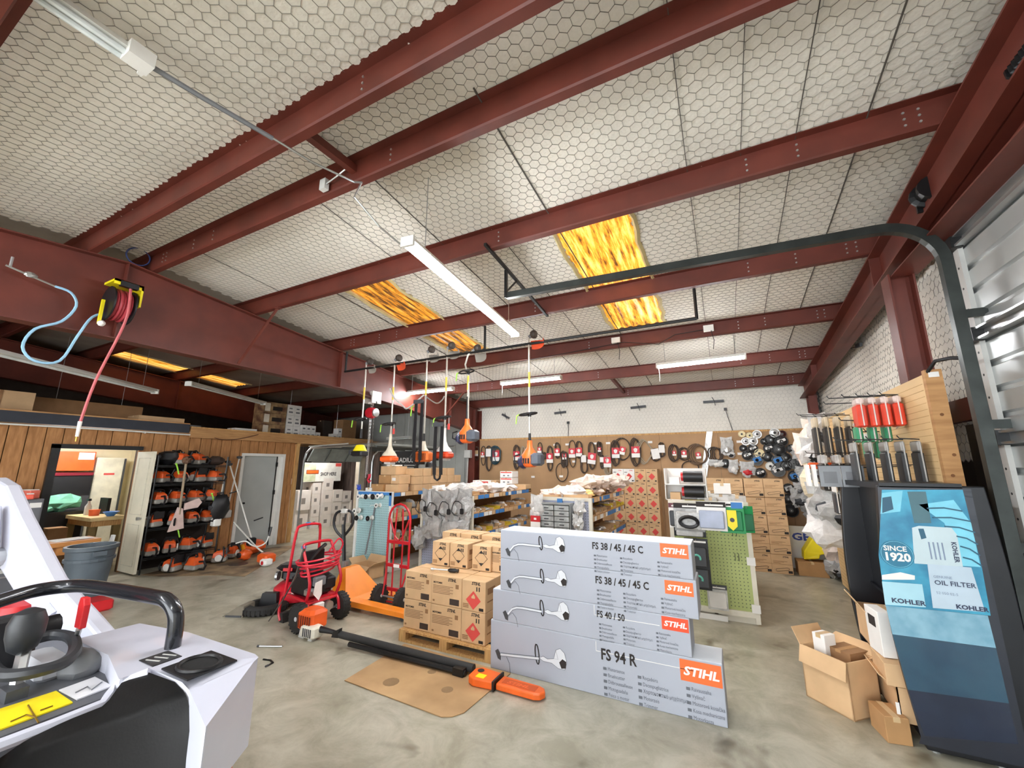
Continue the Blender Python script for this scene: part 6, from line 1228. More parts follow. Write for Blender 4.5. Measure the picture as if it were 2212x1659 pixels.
for k, (p, l) in enumerate((((-8.97, 3.95, 1.75), 'lime ribbon on the top shelf of the wire rack'), ((-8.97, 4.12, .62), 'lime ribbon hanging between the two lowest shelves'), ((-8.97, 4.62, 1.18), 'lime ribbon on the third shelf of the rack'))):
    t = tag(thing('ribbon', l, 'ribbon', p)); MB().tube([(0, 0, .1), (.02, .02, .02), (0, .06, -.08)], .012, 4).build('strip', GREEN, t); MB().blob((0, 0, .1), (.02, .02, .02), 1, .1).build('knot', GREEN, t)
t = tag(thing('cardboard_mat', 'oil stained cardboard sheet in front of the saw rack', 'mat')); MB().prism([(-8.566, 3.792, 0)[:2], (-7.8, 4.283, 0)[:2], (-7.305, 4.438, 0)[:2], (-9.052, 6.618, 0)[:2], (-9.3, 6.2), (-9.3, 4.9), (-8.98, 3.7)], .001, .006, 'Z').build('sheet', mat('oily_kraft', (186, 158, 120), .8, rgb2=(92, 76, 58), scale=2.2), t); MB().lathe([(.16, .006), (.16, .0066)], (-8.3, 4.9, 0), 14).build('oil_stain', mat('oil', (60, 50, 40), .5), t)
t = tag(thing('brush_cutter', 'brush cutter with white handlebars lying on the stained cardboard', 'trimmer', (-7.78, 5.12, .01), 0))
MB().rb(-.16, .12, -.12, .1, .03, .2, .03).build('motor_cover', ORANGE, t); MB().rb(-.02, .16, -.15, .02, .0, .13, .03).build('fan_housing', PAPER, t); MB().rb(-.2, -.12, -.08, .08, .05, .2, .02).build('muffler', BLACK, t); MB().cyl((.08, -.155, .06), (.08, -.14, .06), .035, 10).build('starter_badge', REDP, t)
o_ = Vector((-7.78, 5.12, .01)); rel = lambda *q: [tuple(Vector(p) - o_) for p in q]
MB().tube(rel((-7.9, 5.212, 0.114), (-8.3, 5.197, 0.266), (-9, 5.116, 0.693)), .014, 6).build('shaft', SH, t, smooth=True)
MB().stube(rel((-8.5, 4.918, 0.354), (-8.4, 5.038, 0.386), (-8.3, 5.121, 0.304), (-8.25, 5.229, 0.274), (-8.2, 5.328, 0.34), (-8.2, 5.368, 0.473)), .013, 6).build('handlebar', WHITE, t, smooth=True); MB().tube(rel((-8.2, 5.371, 0.447), (-8.2, 5.398, 0.619)), .022, 6).build('grip', BLACK, t)
# ================================================================ STORE ROOM beyond the opening
MB().bx(-13.6, -13.5, 4.7, 10.2, 0, 2.5).build('wall_store_back', mat('weathered_boards', (98, 84, 76), .8, rgb2=(60, 48, 44), scale=3, stretch=(8, 8, .6)), kind='structure')
MB().bx(-13.5, -9.7, 4.7, 4.8, 0, 2.5).build('wall_store_left', LINER, kind='structure')
ws = tag(thing('wall_weathered', None, None, (-12.2, 9.2, 0)), kind='structure')
for k in range(9): MB().bx(k * .26, k * .26 + .235, .7 + .01 * (k % 2), .74, .0, 2.5).build('board', mat('weathered_boards', (98, 84, 76), .8), ws)
t = tag(thing('post', 'pale steel post at the right of the store room opening', 'post', (-9.58, 8.75, 0))); MB().bx(-.08, .06, 0, .22, 0, 2.38).build('post_face', mat('beige_post', (190, 180, 160), .5, .3), t); MB().bx(.06, .08, .0, .02, 0, 2.38).build('post_lip', STEEL, t)
t = tag(thing('overhead_door', 'opened grey overhead door lying under its tracks before the store room', 'door', (-9.5, 7.0, 2.24)))
for k in range(5): MB().bx(.1 + k * .56, .1 + k * .56 + .54, 0, 2.2, .03, .07).build('door_section', mat('dull_door', (150, 154, 150), .5, .3), t); MB().bx(.12 + k * .56, .17 + k * .56, 0, 2.2, .0, .03).build('rib', mat('rib_dark', (96, 98, 96), .5), t)
MB().loft([[(.0, 0, -.30), (.04, 0, -.31), (.04, 1.72, -.31), (.0, 1.72, -.30)], [(.22, 0, .03), (.26, 0, .02), (.26, 1.72, .02), (.22, 1.72, .03)]]).build('hanging_section', mat('dull_door', (150, 154, 150), .5, .3), t)
for yy in (.5, 1.15): MB().tube([(.05, yy, -.30), (.26, yy, .0)], .02, 4).build('rib', mat('rib_dark', (96, 98, 96), .5), t)
for yy in (-.06, 2.24): MB().tube([(-.02, yy, -2.2), (-.02, yy, -.3), (.04, yy, -.1), (.2, yy, .02), (3.0, yy, .1)], .025, 5).build('track', STEEL, t)
MB().tube([(.2, -.12, .06), (1.6, -.12, .1)], .014, 5).build('tie_rod', LGREY, t)
lamp((-10.15, 7.6, 2.47), 1.9, PI / 2, 'added tube lamp hidden behind the loft beam to brighten the store room')  # lamp added to light the store cartons, hidden by the beam
t = tag(thing('banner', 'white and green banner with an orange sign hung over the store room boxes', 'banner', (-11.0, 8.0, 1.62), PI / 2))
MB().bx(0, 1.38, 0, .01, -.27, .29).build('banner_sheet', mat('banner_white', (226, 224, 214), .6), t); MB().bx(.02, .45, -.004, -.001, -.26, .28).build('green_print', mat('banner_green', (150, 160, 120), .7, rgb2=(206, 206, 180), scale=3), t)
MB().bx(.13, .55, -.007, -.004, -.04, .08).build('sign_border', mat('sign_brown', (120, 54, 30), .6), t); MB().bx(.15, .53, -.010, -.007, -.02, .06).build('orange_sign', ORANGE, t); text('SHOP HERE', INK, t, (.62, -.004, -.1), .15, bold=.004, sx=.75, name='banner_lettering'); MB().bx(1.15, 1.36, -.005, -.002, .18, .28).build('red_corner', REDPRINT, t)
cols = ((7.92, 2, .56, .42), (8.42, 4, .33, .28), (8.76, 4, .36, .36), (9.14, 3, .36, .34), (9.5, 3, .34, .34), (9.84, 2, .36, .3))
for ci, (yy, n, h, w) in enumerate(cols):
    for r in range(n):
        t = thing('carton', f'white carton in the store room, {ORD[ci]} column from the left, {ORD[n - 1 - r]} from the top', 'carton', (-11.0 + random.uniform(-.03, .03), yy, r * h), group='white cartons in the store room')
        MB().bx(-.5, 0, 0, w, 0, h - .004).build('box', mat('white_carton', (224, 216, 206), .7, var=.05), t); MB().bx(0, .003, w * .3, w * .6, h * .3, h * .6).build('printed_mark', mat('carton_print', (130, 124, 118), .7), t); MB().bx(-.3, -.2, -.003, 0, h * .35, h * .6).build('side_mark', mat('carton_print', (130, 124, 118), .7), t)
t = tag(thing('stool_lamp', 'white round topped stand behind the left store room boxes', 'stand', (-11.7, 8.0, 0))); MB().lathe([(.03, 1.2), (.22, 1.32), (.22, 1.42), (.1, 1.46)], n=14).build('white_top', WHITE, t, smooth=True); MB().cyl((0, 0, 0), (0, 0, 1.25), .03, 8).build('pole', GREY, t)
t = tag(thing('advert_board', 'black advert board with white lettering on the far grey wall', 'sign', (-9.42, 10.1, 1.88))); MB().bx(0, .95, 0, .02, -.3, .4).build('board', BLACK, t); text('RADIUS', PAPER, t, (.06, -.004, .05), .2, bold=.004, sx=1.05, name='board_lettering'); MB().bx(.4, .85, -.003, 0, -.06, -.03).bx(.45, .8, -.003, 0, -.13, -.1).build('small_print', LGREY, t)
# ================================================================ LOFT goods
for r in range(3):
    z = 2.565 + r * .275
    t = thing('carton', f'long picture printed carton on the loft, {["bottom", "middle", "top"][r]} of the stack', 'carton', (-9.95, 6.0, z), group='printed cartons on the loft'); MB().bx(-.4, 0, .02, .62, 0, .27).build('box', mat('warm_print', (176, 146, 104), .6, rgb2=(96, 62, 50), scale=5), t); MB().bx(0, .003, .25, .5, .07, .17).build('dark_picture', INK, t); MB().bx(0, .004, .05, .18, .04, .24).build('light_picture', mat('print_light', (224, 216, 200), .6), t)
    for k in range(2):
        t = thing('carton', f'white printed carton on the loft, {["bottom", "middle", "top"][r]} layer, {["left", "right"][k]} one', 'carton', (-9.95, 6.64 + k * .2, z), group='white cartons on the loft'); MB().bx(-.3, 0, 0, .195, 0, .27).build('box', PAPER, t); MB().bx(0, .003, .04, .15, .06, .1).bx(0, .003, .05, .13, .16, .19).build('printed_text', GREY, t)
for k, (yy, z) in enumerate(((7.06, 0), (7.2, 0), (7.34, 0), (7.5, 0), (7.06, .165), (7.2, .165), (7.34, .165), (8.06, 0), (8.22, 0), (8.22, .165))):
    t = thing('carton', f'small white carton on the loft, {"right of the printed stack" if k < 7 else "beside the big brown box"}, {ORD[k if k < 7 else k - 7]} one', 'carton', (-9.9, yy, 2.565 + z), group='small white cartons on the loft'); MB().bx(-.2, 0, 0, .135, 0, .16).build('box', PAPER, t); MB().bx(0, .003, .03, .1, .05, .09).build('printed_text', GREY, t)
plain_box((-10.1, 8.62, 2.565), (.4, .5, .6), 'big brown carton at the right end of the loft', CARD3); plain_box((-10.35, 8.1, 2.565), (.3, .3, .55), 'dark carton left of the big brown one on the loft', mat('near_black_card', (54, 46, 42), .7))
plain_box((-9.95, 4.95, 2.565), (.3, .4, .05), 'flat brown carton lying on the loft edge', CARD3); plain_box((-9.9, 5.55, 2.565), (.3, .5, .1), 'low white printed carton at the loft edge', PAPER, extra=mat('warm_print', (176, 146, 104), .6)); plain_box((-9.95, 4.55, 2.565), (.3, .2, .09), 'grey small box at the end of the black edge board', GREY)
t = tag(thing('plywood_sheet', 'tan plywood crate at the far left of the loft', 'crate', (-10.0, 1.0, 2.565))); MB().bx(-.3, 0, -.6, 1.28, 0, .43).build('crate_side', CARD, t); MB().bx(-.0, .01, .9, .93, 0, .43).build('crate_seam', CARD3, t)
t = tag(thing('plywood_sheet', 'tan board with shade in its colour behind the crate on the loft', 'board', (-10.4, 2.3, 2.565))); MB().bx(-.04, 0, 0, 1.55, 0, .42).build('board_face', mat('shaded_ply', (150, 112, 74), .7), t); MB().bx(0, .02, 0, 1.55, .0, .02).build('board_foot', PLYW, t)  # plywood colour darkened to stand for shade on the loft
plain_box((-10.0, 3.95, 2.565), (.45, .75, .2), 'tan low carton on the loft above the open office door', CARD)

# ================================================================ WHITE MACHINE at the lower left
MW = mat('machine_white', (206, 208, 222), .34, var=.02, coat=.3); MG = mat('machine_dark', (92, 94, 100), .5, var=.05); MBK = mat('machine_black', (12, 12, 14), .48, var=.06, bump=.04, bscale=120); MBK.node_tree.nodes['Principled BSDF'].inputs['Specular IOR Level'].default_value = .3
t = tag(thing('mini_loader', 'white mini loader with black controls and grab bar, lower left', 'loader', (0, 0, 0)))
pt = [(-2.47, 1.255, 1.0), (-1.93, 1.262, 1.0), (-1.885, 1.25, 1.0), (-1.862, 1.215, 1.0), (-1.685, 0.953, 0.93), (-1.918, 1.006, 0.97), (-1.964, 1, 0.99), (-2.189, 0.984, 1), (-2.187, 0.887, 1), (-2.5, .96, 1.0), (-2.86, .96, 1.0), (-2.84, 1.2, 1.0)]
cb = MB().loft([[(p[0], p[1], .67) for p in pt], pt], cap=False); cb.add(pt, [(0, 1, 2, 3, 5, 6, 7, 8, 9, 10, 11), (3, 4, 5)])
cb.build('console', MW, t, bevel=.012)
MB().prism([(-2.8, 1.22), (-1.94, 1.225), (-1.9, 1.2), (-1.66, .95), (-2.8, .92)], .45, .67, 'Z').build('lower_band', mat('skirt_red', (206, 60, 36), .5), t)
MB().bx(-2.8, -1.9, .98, 1.22, .2, .42).build('red_skirt', mat('skirt_red', (206, 60, 36), .5), t)
tray = MB().prism([(-2.13, 1.0), (-1.93, 1.0), (-1.93, 1.185), (-2.13, 1.185)], 1.0, 1.006, 'Z').build('cup_tray', BLACK, t)
MB().tube([(-2.03 + .085 * math.cos(a), 1.09 + .07 * math.sin(a), 1.008) for a in [2 * PI * k / 24 for k in range(24)]], .009, 6, closed=True).build('cup_rim', BLACK, tray, smooth=True); MB().lathe([(.07, 1.0065), (.07, 1.007)], (-2.03, 1.09, 0), 20).build('cup_well', mat('well_black', (4, 4, 5), .9), tray)
MB().prism([(-2.31, .995), (-2.19, .995), (-2.19, 1.10), (-2.31, 1.10)], 1.0, 1.003, 'Z').build('black_decal', mat('decal_dark', (62, 62, 66), .5, rgb2=(34, 34, 36), scale=30), t)
for k in range(3): MB().bc((-2.25, 1.02 + .03 * k, 1.004), (.07, .006, .002), rz=.3).build('decal_line', LGREY, t)
MB().prism([(-2.251, 0.562, 0.92)[:2], (-2.258, 0.882, 0.92)[:2], (-2.354, 0.97, 0.92)[:2], (-2.3, .97), (-2.9, .97), (-3.0, .6)], .84, .925, 'Z').build('control_deck', MG, t)
MB().prism([(-2.301, 0.622, 0.93)[:2], (-2.307, 0.803, 0.93)[:2], (-2.48, 0.805, 0.93)[:2], (-2.491, 0.645, 0.93)[:2]], .926, .931, 'Z').build('yellow_sticker', mat('sticker_yellow', (250, 226, 30), .5, var=.02), t)
for k in range(3): MB().tube([(-2.326, 0.651, 0.934), (-2.338, 0.691, 0.934), (-2.286, 0.7, 0.934)] if k == 0 else [(-2.332, 0.724, 0.934), (-2.332, 0.756, 0.934)] if k == 1 else [(-2.423, 0.715, 0.934), (-2.23, 0.694, 0.934)], .0025, 4).build('sticker_drawing', mat('sticker_brown', (120, 90, 10), .6), t)
MB().prism([(-2.48, 0.813, 0.93)[:2], (-2.321, 0.819, 0.93)[:2], (-2.331, 0.926, 0.93)[:2], (-2.491, 0.924, 0.93)[:2]], .926, .931, 'Z').build('white_sticker', mat('sticker_white', (228, 228, 232), .5, var=.02), t)
MB().tube([(-2.384, 0.833, 0.933), (-2.404, 0.874, 0.933), (-2.355, 0.87, 0.933), (-2.399, 0.916, 0.933)], .003, 4).build('sticker_drawing', GREY, t)
MB().tube([(-2.178, 0.54, 0.93), (-2.162, 0.71, 0.935), (-2.17, 0.843, 0.935), (-2.2, 0.874, 0.95), (-2.211, 0.893, 0.97), (-2.155, 0.97, 0.995)], .02, 7).build('white_trim', MW, t, smooth=True)
cv = [(-2.183, 0.895, 0.985), (-2.154, 0.966, 1), (-2.005, 0.994, 0.985), (-1.928, 1, 0.96), (-1.832, 1.001, 0.86), (-1.782, 1.02, 0.74),
      (-2.135, 0.883, 0.975), (-2.047, 0.902, 0.968), (-1.959, 0.92, 0.95), (-1.898, 0.963, 0.85), (-1.825, 0.998, 0.74),
      (-2.131, 0.845, 0.96), (-2.11, 0.819, 0.955), (-2.131, 0.72, 0.945), (-2.113, 0.632, 0.94), (-2.072, 0.574, 0.935), (-2.039, 0.5, 0.93),
      (-1.98, 0.882, 0.935), (-2.043, 0.757, 0.925), (-2.088, 0.631, 0.915), (-2.098, 0.571, 0.91), (-2.081, 0.501, 0.905)]
dn = lambda p, dx, dy, z: (p[0] + dx, p[1] + dy, z)
cv += [dn(cv[5], .05, -.02, .42), dn(cv[10], .05, -.05, .42)] + [dn(cv[k], .06, -.10, .42) for k in (17, 18, 19, 20, 21)] + [dn(cv[k], .0, .0, .45) for k in (0, 12, 16)]
MB().add(cv, [(0, 1, 7, 6), (1, 2, 8, 7), (2, 3, 8), (3, 4, 9, 8), (4, 5, 10, 9), (5, 22, 23, 10), (0, 6, 11), (6, 7, 8, 17, 11), (11, 17, 18, 12), (12, 18, 19, 13), (13, 19, 14), (14, 19, 20, 15), (15, 20, 21, 16),
     (8, 9, 10, 23, 24, 17), (17, 24, 25, 18), (18, 25, 26, 19), (19, 26, 27, 20), (20, 27, 28, 21)]).build('padded_cover', MBK, t, bevel=.018)
for p_ in bpy.data.objects['padded_cover'].data.polygons: p_.use_smooth = True
MB().tube([(-3.088, 0.886, 1.03), (-3.098, 0.959, 1.03)], .05, 10).build('black_roller', BLACK, t, smooth=True)
MB().stube([(-3.08, .70, 1.19), (-3.16, .86, 1.2), (-3.12, .98, 1.2), (-2.95, 1.03, 1.205), (-2.5, 1.10, 1.2), (-2.41, 1.115, 1.19), (-2.355, 1.125, 1.15), (-2.34, 1.13, 1.09), (-2.34, 1.13, .99)], .032, 12).build('grab_bar', mat('bar_black', (34, 36, 42), .25, .3, coat=.5), t, smooth=True)
J = mat('joystick_black', (44, 46, 50), .45)
MB().lathe([(.02, -.09), (.045, -.07), (.058, -.02), (.06, .03), (.045, .07), (.015, .085)], (-2.69, 0.741, 1.14), 14).build('joystick_knob', J, t, smooth=True)
MB().tube([(-2.696, 0.75, 1.06), (-2.626, 0.729, 1), (-2.595, 0.724, 0.93)], .022, 6).build('joystick_stem', STEEL, t); MB().bc((-2.576, 0.711, 0.94), (.09, .06, .05)).build('joystick_base', DGREY, t)
MB().stube([(-2.748, 0.672, 1.03), (-2.565, 0.661, 1.03), (-2.486, 0.702, 1.03), (-2.464, 0.776, 1.03), (-2.503, 0.832, 1.03), (-2.628, 0.889, 1.03), (-2.803, 0.925, 1.03), (-2.916, 0.901, 1.03), (-2.924, 0.841, 1.03)], .023, 8).build('reference_bar', J, t, smooth=True)
MB().tube([(-2.583, 0.872, 1.02), (-2.691, 0.908, 0.93)], .012, 6).build('bar_leg', J, t)
MB().blob((-2.63, 0.924, 0.95), (.1, .08, .06), 3, .12).build('hose_cover', GREY, t, smooth=True); MB().rb(-2.88, -2.62, .78, .9, .92, 1.0, .02).build('valve_block', mat('valve_grey', (186, 188, 194), .5), t)
MB().rb(-3.05, -2.95, .66, .86, .9, 1.14, .015).build('rear_panel', BLACK, t)
MB().prism([(-.03, 0), (.03, 0), (.035, .1), (.02, .13), (-.02, .13), (-.03, .1)], -.012, .012, 'Y').tf(Matrix.Translation((-2.705, 0.917, 1.09))).build('red_lever', REDP, t, bevel=.004); MB().tube([(-2.693, 0.911, 1.09), (-2.834, 0.954, 1)], .011, 6).build('lever_stem', STEEL, t)
A = [(-4.566, 0.917, 1.745), (-4.402, 0.954, 1.688), (-4.192, 1.002, 1.487), (-3.774, 1.097, 1.126), (-3.398, 1.182, 0.921), (-3.141, 1.241, 0.773), (-3.513, 1.156, 0.734), (-3.895, 1.069, 0.907), (-4.105, 1.022, 1.052), (-4.238, 0.991, 1.148), (-4.506, 0.93, 1.308)]
d = Vector((-.02, .09, .0)); MB().loft([A, [tuple(Vector(p) + d) for p in A]]).build('loader_arm', MW, t, bevel=.02)
c1, c2 = (-4.268, 0.984, 1.275), (-4.352, 0.966, 1.55)
MB().tube([tuple(Vector(c1) + Vector((.03, -.06, 0))), tuple(Vector(c2) + Vector((.03, -.06, 0)))], .045, 10).build('lift_cylinder', MW, t, smooth=True); MB().cyl(tuple(Vector(c1) + Vector((.02, -.1, -.04))), tuple(Vector(c1) + Vector((.0, .02, -.04))), .06, 12).build('pivot_pin', STEEL, t)
MB().tube([(-3.75, 1.102, 0.978), (-3.677, 1.119, 0.935)], .03, 8).build('arm_boss', MW, t)
MB().bx(-3.9, -2.75, .5, 1.2, .25, .82).build('machine_body', MG, t); MB().lathe([(.02, .1), (.1, .08), (.13, 0), (.13, -.06)], (-3.986, 1.049, 0.899), 14).build('red_cap', REDP, t, smooth=True)
for yy in (.45, 1.28): MB().rb(-4.0, -2.0, yy - .1, yy + .1, 0, .3, .1).build('track_belt', RUBBER, t)

# ================================================================ TAN PEGBOARD on the right
t = tag(thing('pegboard', 'tan grooved pegboard standing along the right wall on a wooden post', 'pegboard', (1.45, 4.24, 0)))
MB().bx(0, .02, 0, 4.0, .05, 2.52).build('board', PEGY, t)
gl = MB()
for k in range(48): gl.bx(-.0015, 0, .02, 3.98, .1 + k * .05, .104 + k * .05)
gl.build('hole_row', mat('groove_tan', (190, 152, 104), .8), t, kind='stuff')
pst = MB().bx(0, .10, -.05, 0, 0, 2.55).build('end_post', PLYW, t)
MB().bx(.02, .08, -.055, -.05, 2.49, 2.53).build('white_label', PAPER, pst)
for z, x in ((2.2, .05), (1.9, .07), (1.75, .04)): MB().cyl((x, -.052, z), (x, -.049, z), .012, 8).build('knot', mat('knot', (120, 78, 44), .8), pst)
tag(MB().tube([(1.47, 4.2, 2.53), (1.5, 4.12, 2.6), (1.56, 4.05, 2.6), (1.66, 3.98, 2.57)], .014, 6).build('black_hose', BLACKM, smooth=True), 'short dark hose arching over the end of the tan pegboard', 'hose')
def hook(x0, x1, y, z, t):
    MB().tube([(x0, y, z), (x1, y, z + .01), (x1 - .015, y, z + .035)], .005, 5).build('peg_hook', BLACKM, t)
def packs(y, z, n, x0, dx, w, h, th, words, body, film, grp, head=None, x_hook=None):
    for k in range(n):
        x = x0 - k * dx
        t = thing('hanging_pack', words.format(ORD[k]), 'pack', (x, y, z), group=grp)
        MB().rb(-th / 2, th / 2, -w / 2, w / 2, -h, -h * .28, .012).build('contents', body, t); MB().rb(-th * .4, th * .4, -w / 2, w / 2, -h * .28, -.015, .012).build('header', head or film, t)
        MB().tube([(0, -w / 2 - .003, -.02), (-.0, -w / 2 - .006, -h * .95), (0, w * .4, -h - .01)], .006, 5).build('film_edge', film, t)
        hook(.03, -dx - .01 if k == n - 1 else -dx * .9, 0, .0, t)
RF = mat('clear_film', (236, 220, 214), .25, alpha=.8)
packs(4.72, 2.44, 4, 1.40, .085, .16, .28, .07, 'orange red blister pack on the upper tan pegboard, {} from the board', mat('blister_red', (222, 64, 36), .35), RF, 'orange red packs on the tan pegboard')
packs(4.80, 2.23, 3, 1.33, .10, .12, .2, .05, 'green blister pack under the orange red packs, {} from the board', mat('blister_green', (60, 150, 106), .4), RF, 'green packs under the red ones')
packs(5.05, 2.14, 2, 1.32, .08, .12, .25, .05, 'green and white pack in the middle of the tan pegboard, {} from the board', mat('blister_green', (60, 150, 106), .4), PAPER, 'green packs in the middle')
packs(4.42, 2.03, 5, 1.39, .10, .16, .36, .035, 'black filter pack at the lower right of the tan pegboard, {} from the board', mat('filter_dark', (62, 64, 66), .5), mat('pack_grey', (160, 158, 154), .4), 'black filter packs at the lower right')
packs(6.2, 2.42, 4, 1.38, .11, .18, .5, .06, 'tall dark pack with coloured header left of the green row, {} from the board', mat('pack_char', (58, 56, 54), .45), mat('header_mix', (210, 196, 170), .5), 'tall dark packs on the tan pegboard')
packs(6.0, 1.96, 3, 1.30, .13, .24, .42, .08, 'long black pouch under the tall dark packs, {} from the board', mat('pouch_black', (44, 42, 40), .35), BAGW, 'long black pouches')
packs(5.6, 1.62, 4, 1.34, .10, .14, .3, .04, 'white and black card pack above the display cabinet, {} from the board', DGREY, PAPER, 'white card packs above the cabinet')
for k, x in enumerate((1.06, .90)):
    t = thing('filter_card', f'grey square filter card left of the black packs, {["right", "left"][k]} one', 'card', (x - .07, 4.55, 1.80), group='grey filter cards'); MB().bx(-.08, .075, -.01, 0, -.16, .02).build('card', mat('card_grey', (140, 144, 148), .6), t); MB().bx(-.05, .045, -.013, -.01, -.13, -.03).build('filter_face', mat('filter_face_grey', (120, 122, 126), .7), t); MB().tube([(0, 0, 0), (.3 + .16 * k + .07 + .02, 0, .02)], .004, 4).build('peg_hook', BLACKM, t)
for k, x in enumerate((.74, .70)):
    t = thing('filter_card', f'thin white card at the end of the grey filter cards, {["near", "far"][k]} one', 'card', (x - .02, 4.6 + .05 * k, 1.8), group='white thin cards'); MB().bx(-.012, .012, -.06, .04, -.16, .03).build('card', PAPER, t); MB().tube([(0, 0, .02), (.75, 0, .03)], .004, 4).build('peg_hook', BLACKM, t)
WB = [((1.22, 7.5, 2.26), (.13, .16, .2), BAGR, 'peach plastic bag, highest at the far end of the tan pegboard'), ((1.12, 7.5, 2.05), (.16, .2, .2), BAGR, 'pinkish bag under the highest peach bag'), ((1.2, 6.9, 2.28), (.12, .14, .2), BAGW, 'clear bag beside the tall dark packs'),
      ((1.1, 6.8, 1.98), (.16, .16, .17), BAGW, 'white bag with dark parts in the middle of the far packs'), ((1.12, 6.7, 1.74), (.14, .18, .12), BAGG, 'grey bag with round parts under the white bag'), ((1.22, 6.4, 1.62), (.17, .16, .13), BAGW, 'white bag below an orange tool'), ((1.1, 6.5, 1.35), (.22, .2, .2), BAGW, 'big white bag just above the display cabinet, left'),
      ((1.2, 6.1, 1.30), (.22, .2, .2), BAGW, 'clear bag just above the display cabinet, right'), ((1.12, 6.6, 1.05), (.26, .22, .22), BAGP, 'lowest big white bag behind the display cabinet'), ((1.2, 7.3, 1.6), (.2, .2, .24), mat('cream_bag', (240, 226, 196), .4, bump=.5), 'cream bag along the far edge of the tan pegboard')]
for k, (c, r, m, l) in enumerate(WB): bag(c, r, l, m, seed=100 + k, peg=(1.45, c[1], c[2]), inner=[None, None, DGREY, BLACKM, DGREY, BLACKM, DGREY, BLACKM, None, None][k], group='bags on the tan pegboard')
t = tag(thing('hand_tool', 'orange plastic tool hanging between the far bags', 'tool', (1.12, 6.3, 1.83))); MB().rb(-.18, .14, -.05, .05, -.05, .03, .015).build('tool_body', ORANGE, t); MB().tube([(.1, 0, 0), (.28, 0, .02)], .01, 5).build('tool_hook', BLACKM, t)
for k, (y, z) in enumerate(((4.78, 2.50), (6.6, 2.66 - .12), (4.95, 2.47))):
    t = tag(thing('peg_hook', ['long bare hook above the orange red packs', 'bare hook at the far top of the tan pegboard', 'second bare hook beside the orange red packs'][k], 'hook', (1.45, y, z - .06))); hook(0, -.5, 0, 0, t); MB().cyl((0, 0, 0), (-.012, 0, 0), .014, 8).build('hook_plate', STEEL, t)
t = tag(thing('wall_clip', 'small dark metal clip on the white right wall', 'clip', (1.8, 6.942, 3.444))); MB().bc((0, 0, 0), (.03, .2, .05), rx=.15).build('clip_bar', DGREY, t); MB().tube([(0, .1, 0), (-.03, .25, .03), (0, .3, .02)], .006, 4).build('clip_wire', BLACKM, t)
# ---- floor at the far right
t = tag(thing('sign_board', 'white sign board with blue letters leaning on the back pegboard', 'sign', (0, 9.3, 0)))
MB().bx(.95, 1.62, 0, .02, .01, .74).build('board', PAPER, t); text('GE', mat('sign_blue', (60, 80, 170), .5), t, (.99, -.004, .5), .17, bold=.006, sx=1.3, name='sign_lettering')
t = tag(thing('yellow_chute', 'bright yellow plastic elbow chute on a brown box', 'chute', (1.33, 9.0, .24)))
MB().loft([[(-.25 + .0, -.12, .0), (-.03, -.16, .04), (-.03, .16, .04), (-.25, .12, .0)], [(-.24, -.14, .14), (-.02, -.15, .1), (-.02, .15, .1), (-.24, .14, .14)], [(-.1, -.15, .36), (.12, -.15, .14), (.12, .15, .14), (-.1, .15, .36)], [(.1, -.15, .38), (.24, -.15, .12), (.24, .15, .12), (.1, .15, .38)], [(.2, -.16, .36), (.27, -.14, .1), (.27, .14, .1), (.2, .16, .36)]]).build('chute_body', YELLOW, t, bevel=.02)
MB().lathe([(.05, .0), (.13, .0), (.13, .03), (.05, .03)], (.26, 0, .22), 14, 'X').build('chute_mouth', mat('chute_brown', (86, 66, 50), .6), t)
plain_box((1.18, 8.95, 0), (.42, .35, .22), 'brown carton under the yellow chute', CARD2); 
bag((1.52, 8.75, .5), (.17, .2, .24), 'pinkish clear bag beside the yellow chute', BAGR, seed=140); bag((1.5, 8.75, .17), (.16, .18, .15), 'dark bag on the floor under the pinkish bag', BAGG, seed=141, inner=BLACKM)
t = tag(thing('vacuum_tube', 'black tube leaning in the far right corner', 'tube', (1.45, 9.0, 0))); MB().tube([(-.05, .0, 1.45), (.12, -.05, .78), (.16, -.05, .7)], .05, 10).build('tube_wall', BLACK, t, smooth=True); MB().cyl((-.05, 0, 1.3), (.0, -.02, 1.1), .052, 10).build('white_band', WHITE, t); MB().tube([(.16, -.05, .72), (.05, -.1, .68), (-.05, -.1, .7)], .03, 8).build('tube_foot', BLACK, t)
t = tag(thing('tool_bundle', 'bundle of black handles hanging behind the display cabinet', 'tools', (1.45, 8.2, .7)))
for k in range(4): MB().cyl((-.05 * k, .03 * k, 0), (-.05 * k - .04, .02 * k, .65), .022, 8).build('handle', [BLACK, DGREY, BLACK, REDP][k], t)
# ================================================================ DISPLAY CABINET
t = tag(thing('display_cabinet', 'black barrel shaped display cabinet with a teal printed front panel', 'display', (0, 0, 0)))
DB = mat('display_black', (13, 15, 22), .38)
def outline(x0, x1, z0, z1, bow, n=10):
    L = [(x0 - bow * math.sin(PI * k / n) + .02 * (1 - k / n) ** 2, z0 + (z1 - z0) * k / n) for k in range(n + 1)]; R_ = [(x1 + bow * math.sin(PI * k / n) * .6, z0 + (z1 - z0) * k / n) for k in range(n + 1)]
    return L + R_[::-1]
MB().prism(outline(.98, 1.53, .03, 1.685, .06), 3.9, 3.96, 'Y').build('front_panel', DB, t, bevel=.008)
MB().prism(outline(.91, 1.42, .03, 1.685, .06), 4.6, 4.65, 'Y').build('rear_panel', DB, t, bevel=.008)
MB().prism([(.985, 3.9), (1.42, 3.9), (1.42, 4.65), (.915, 4.65)], 1.66, 1.70, 'Z').build('top_cap', DB, t); MB().bx(1.0, 1.42, 3.92, 4.62, .06, .10).build('base_shelf', DB, t)
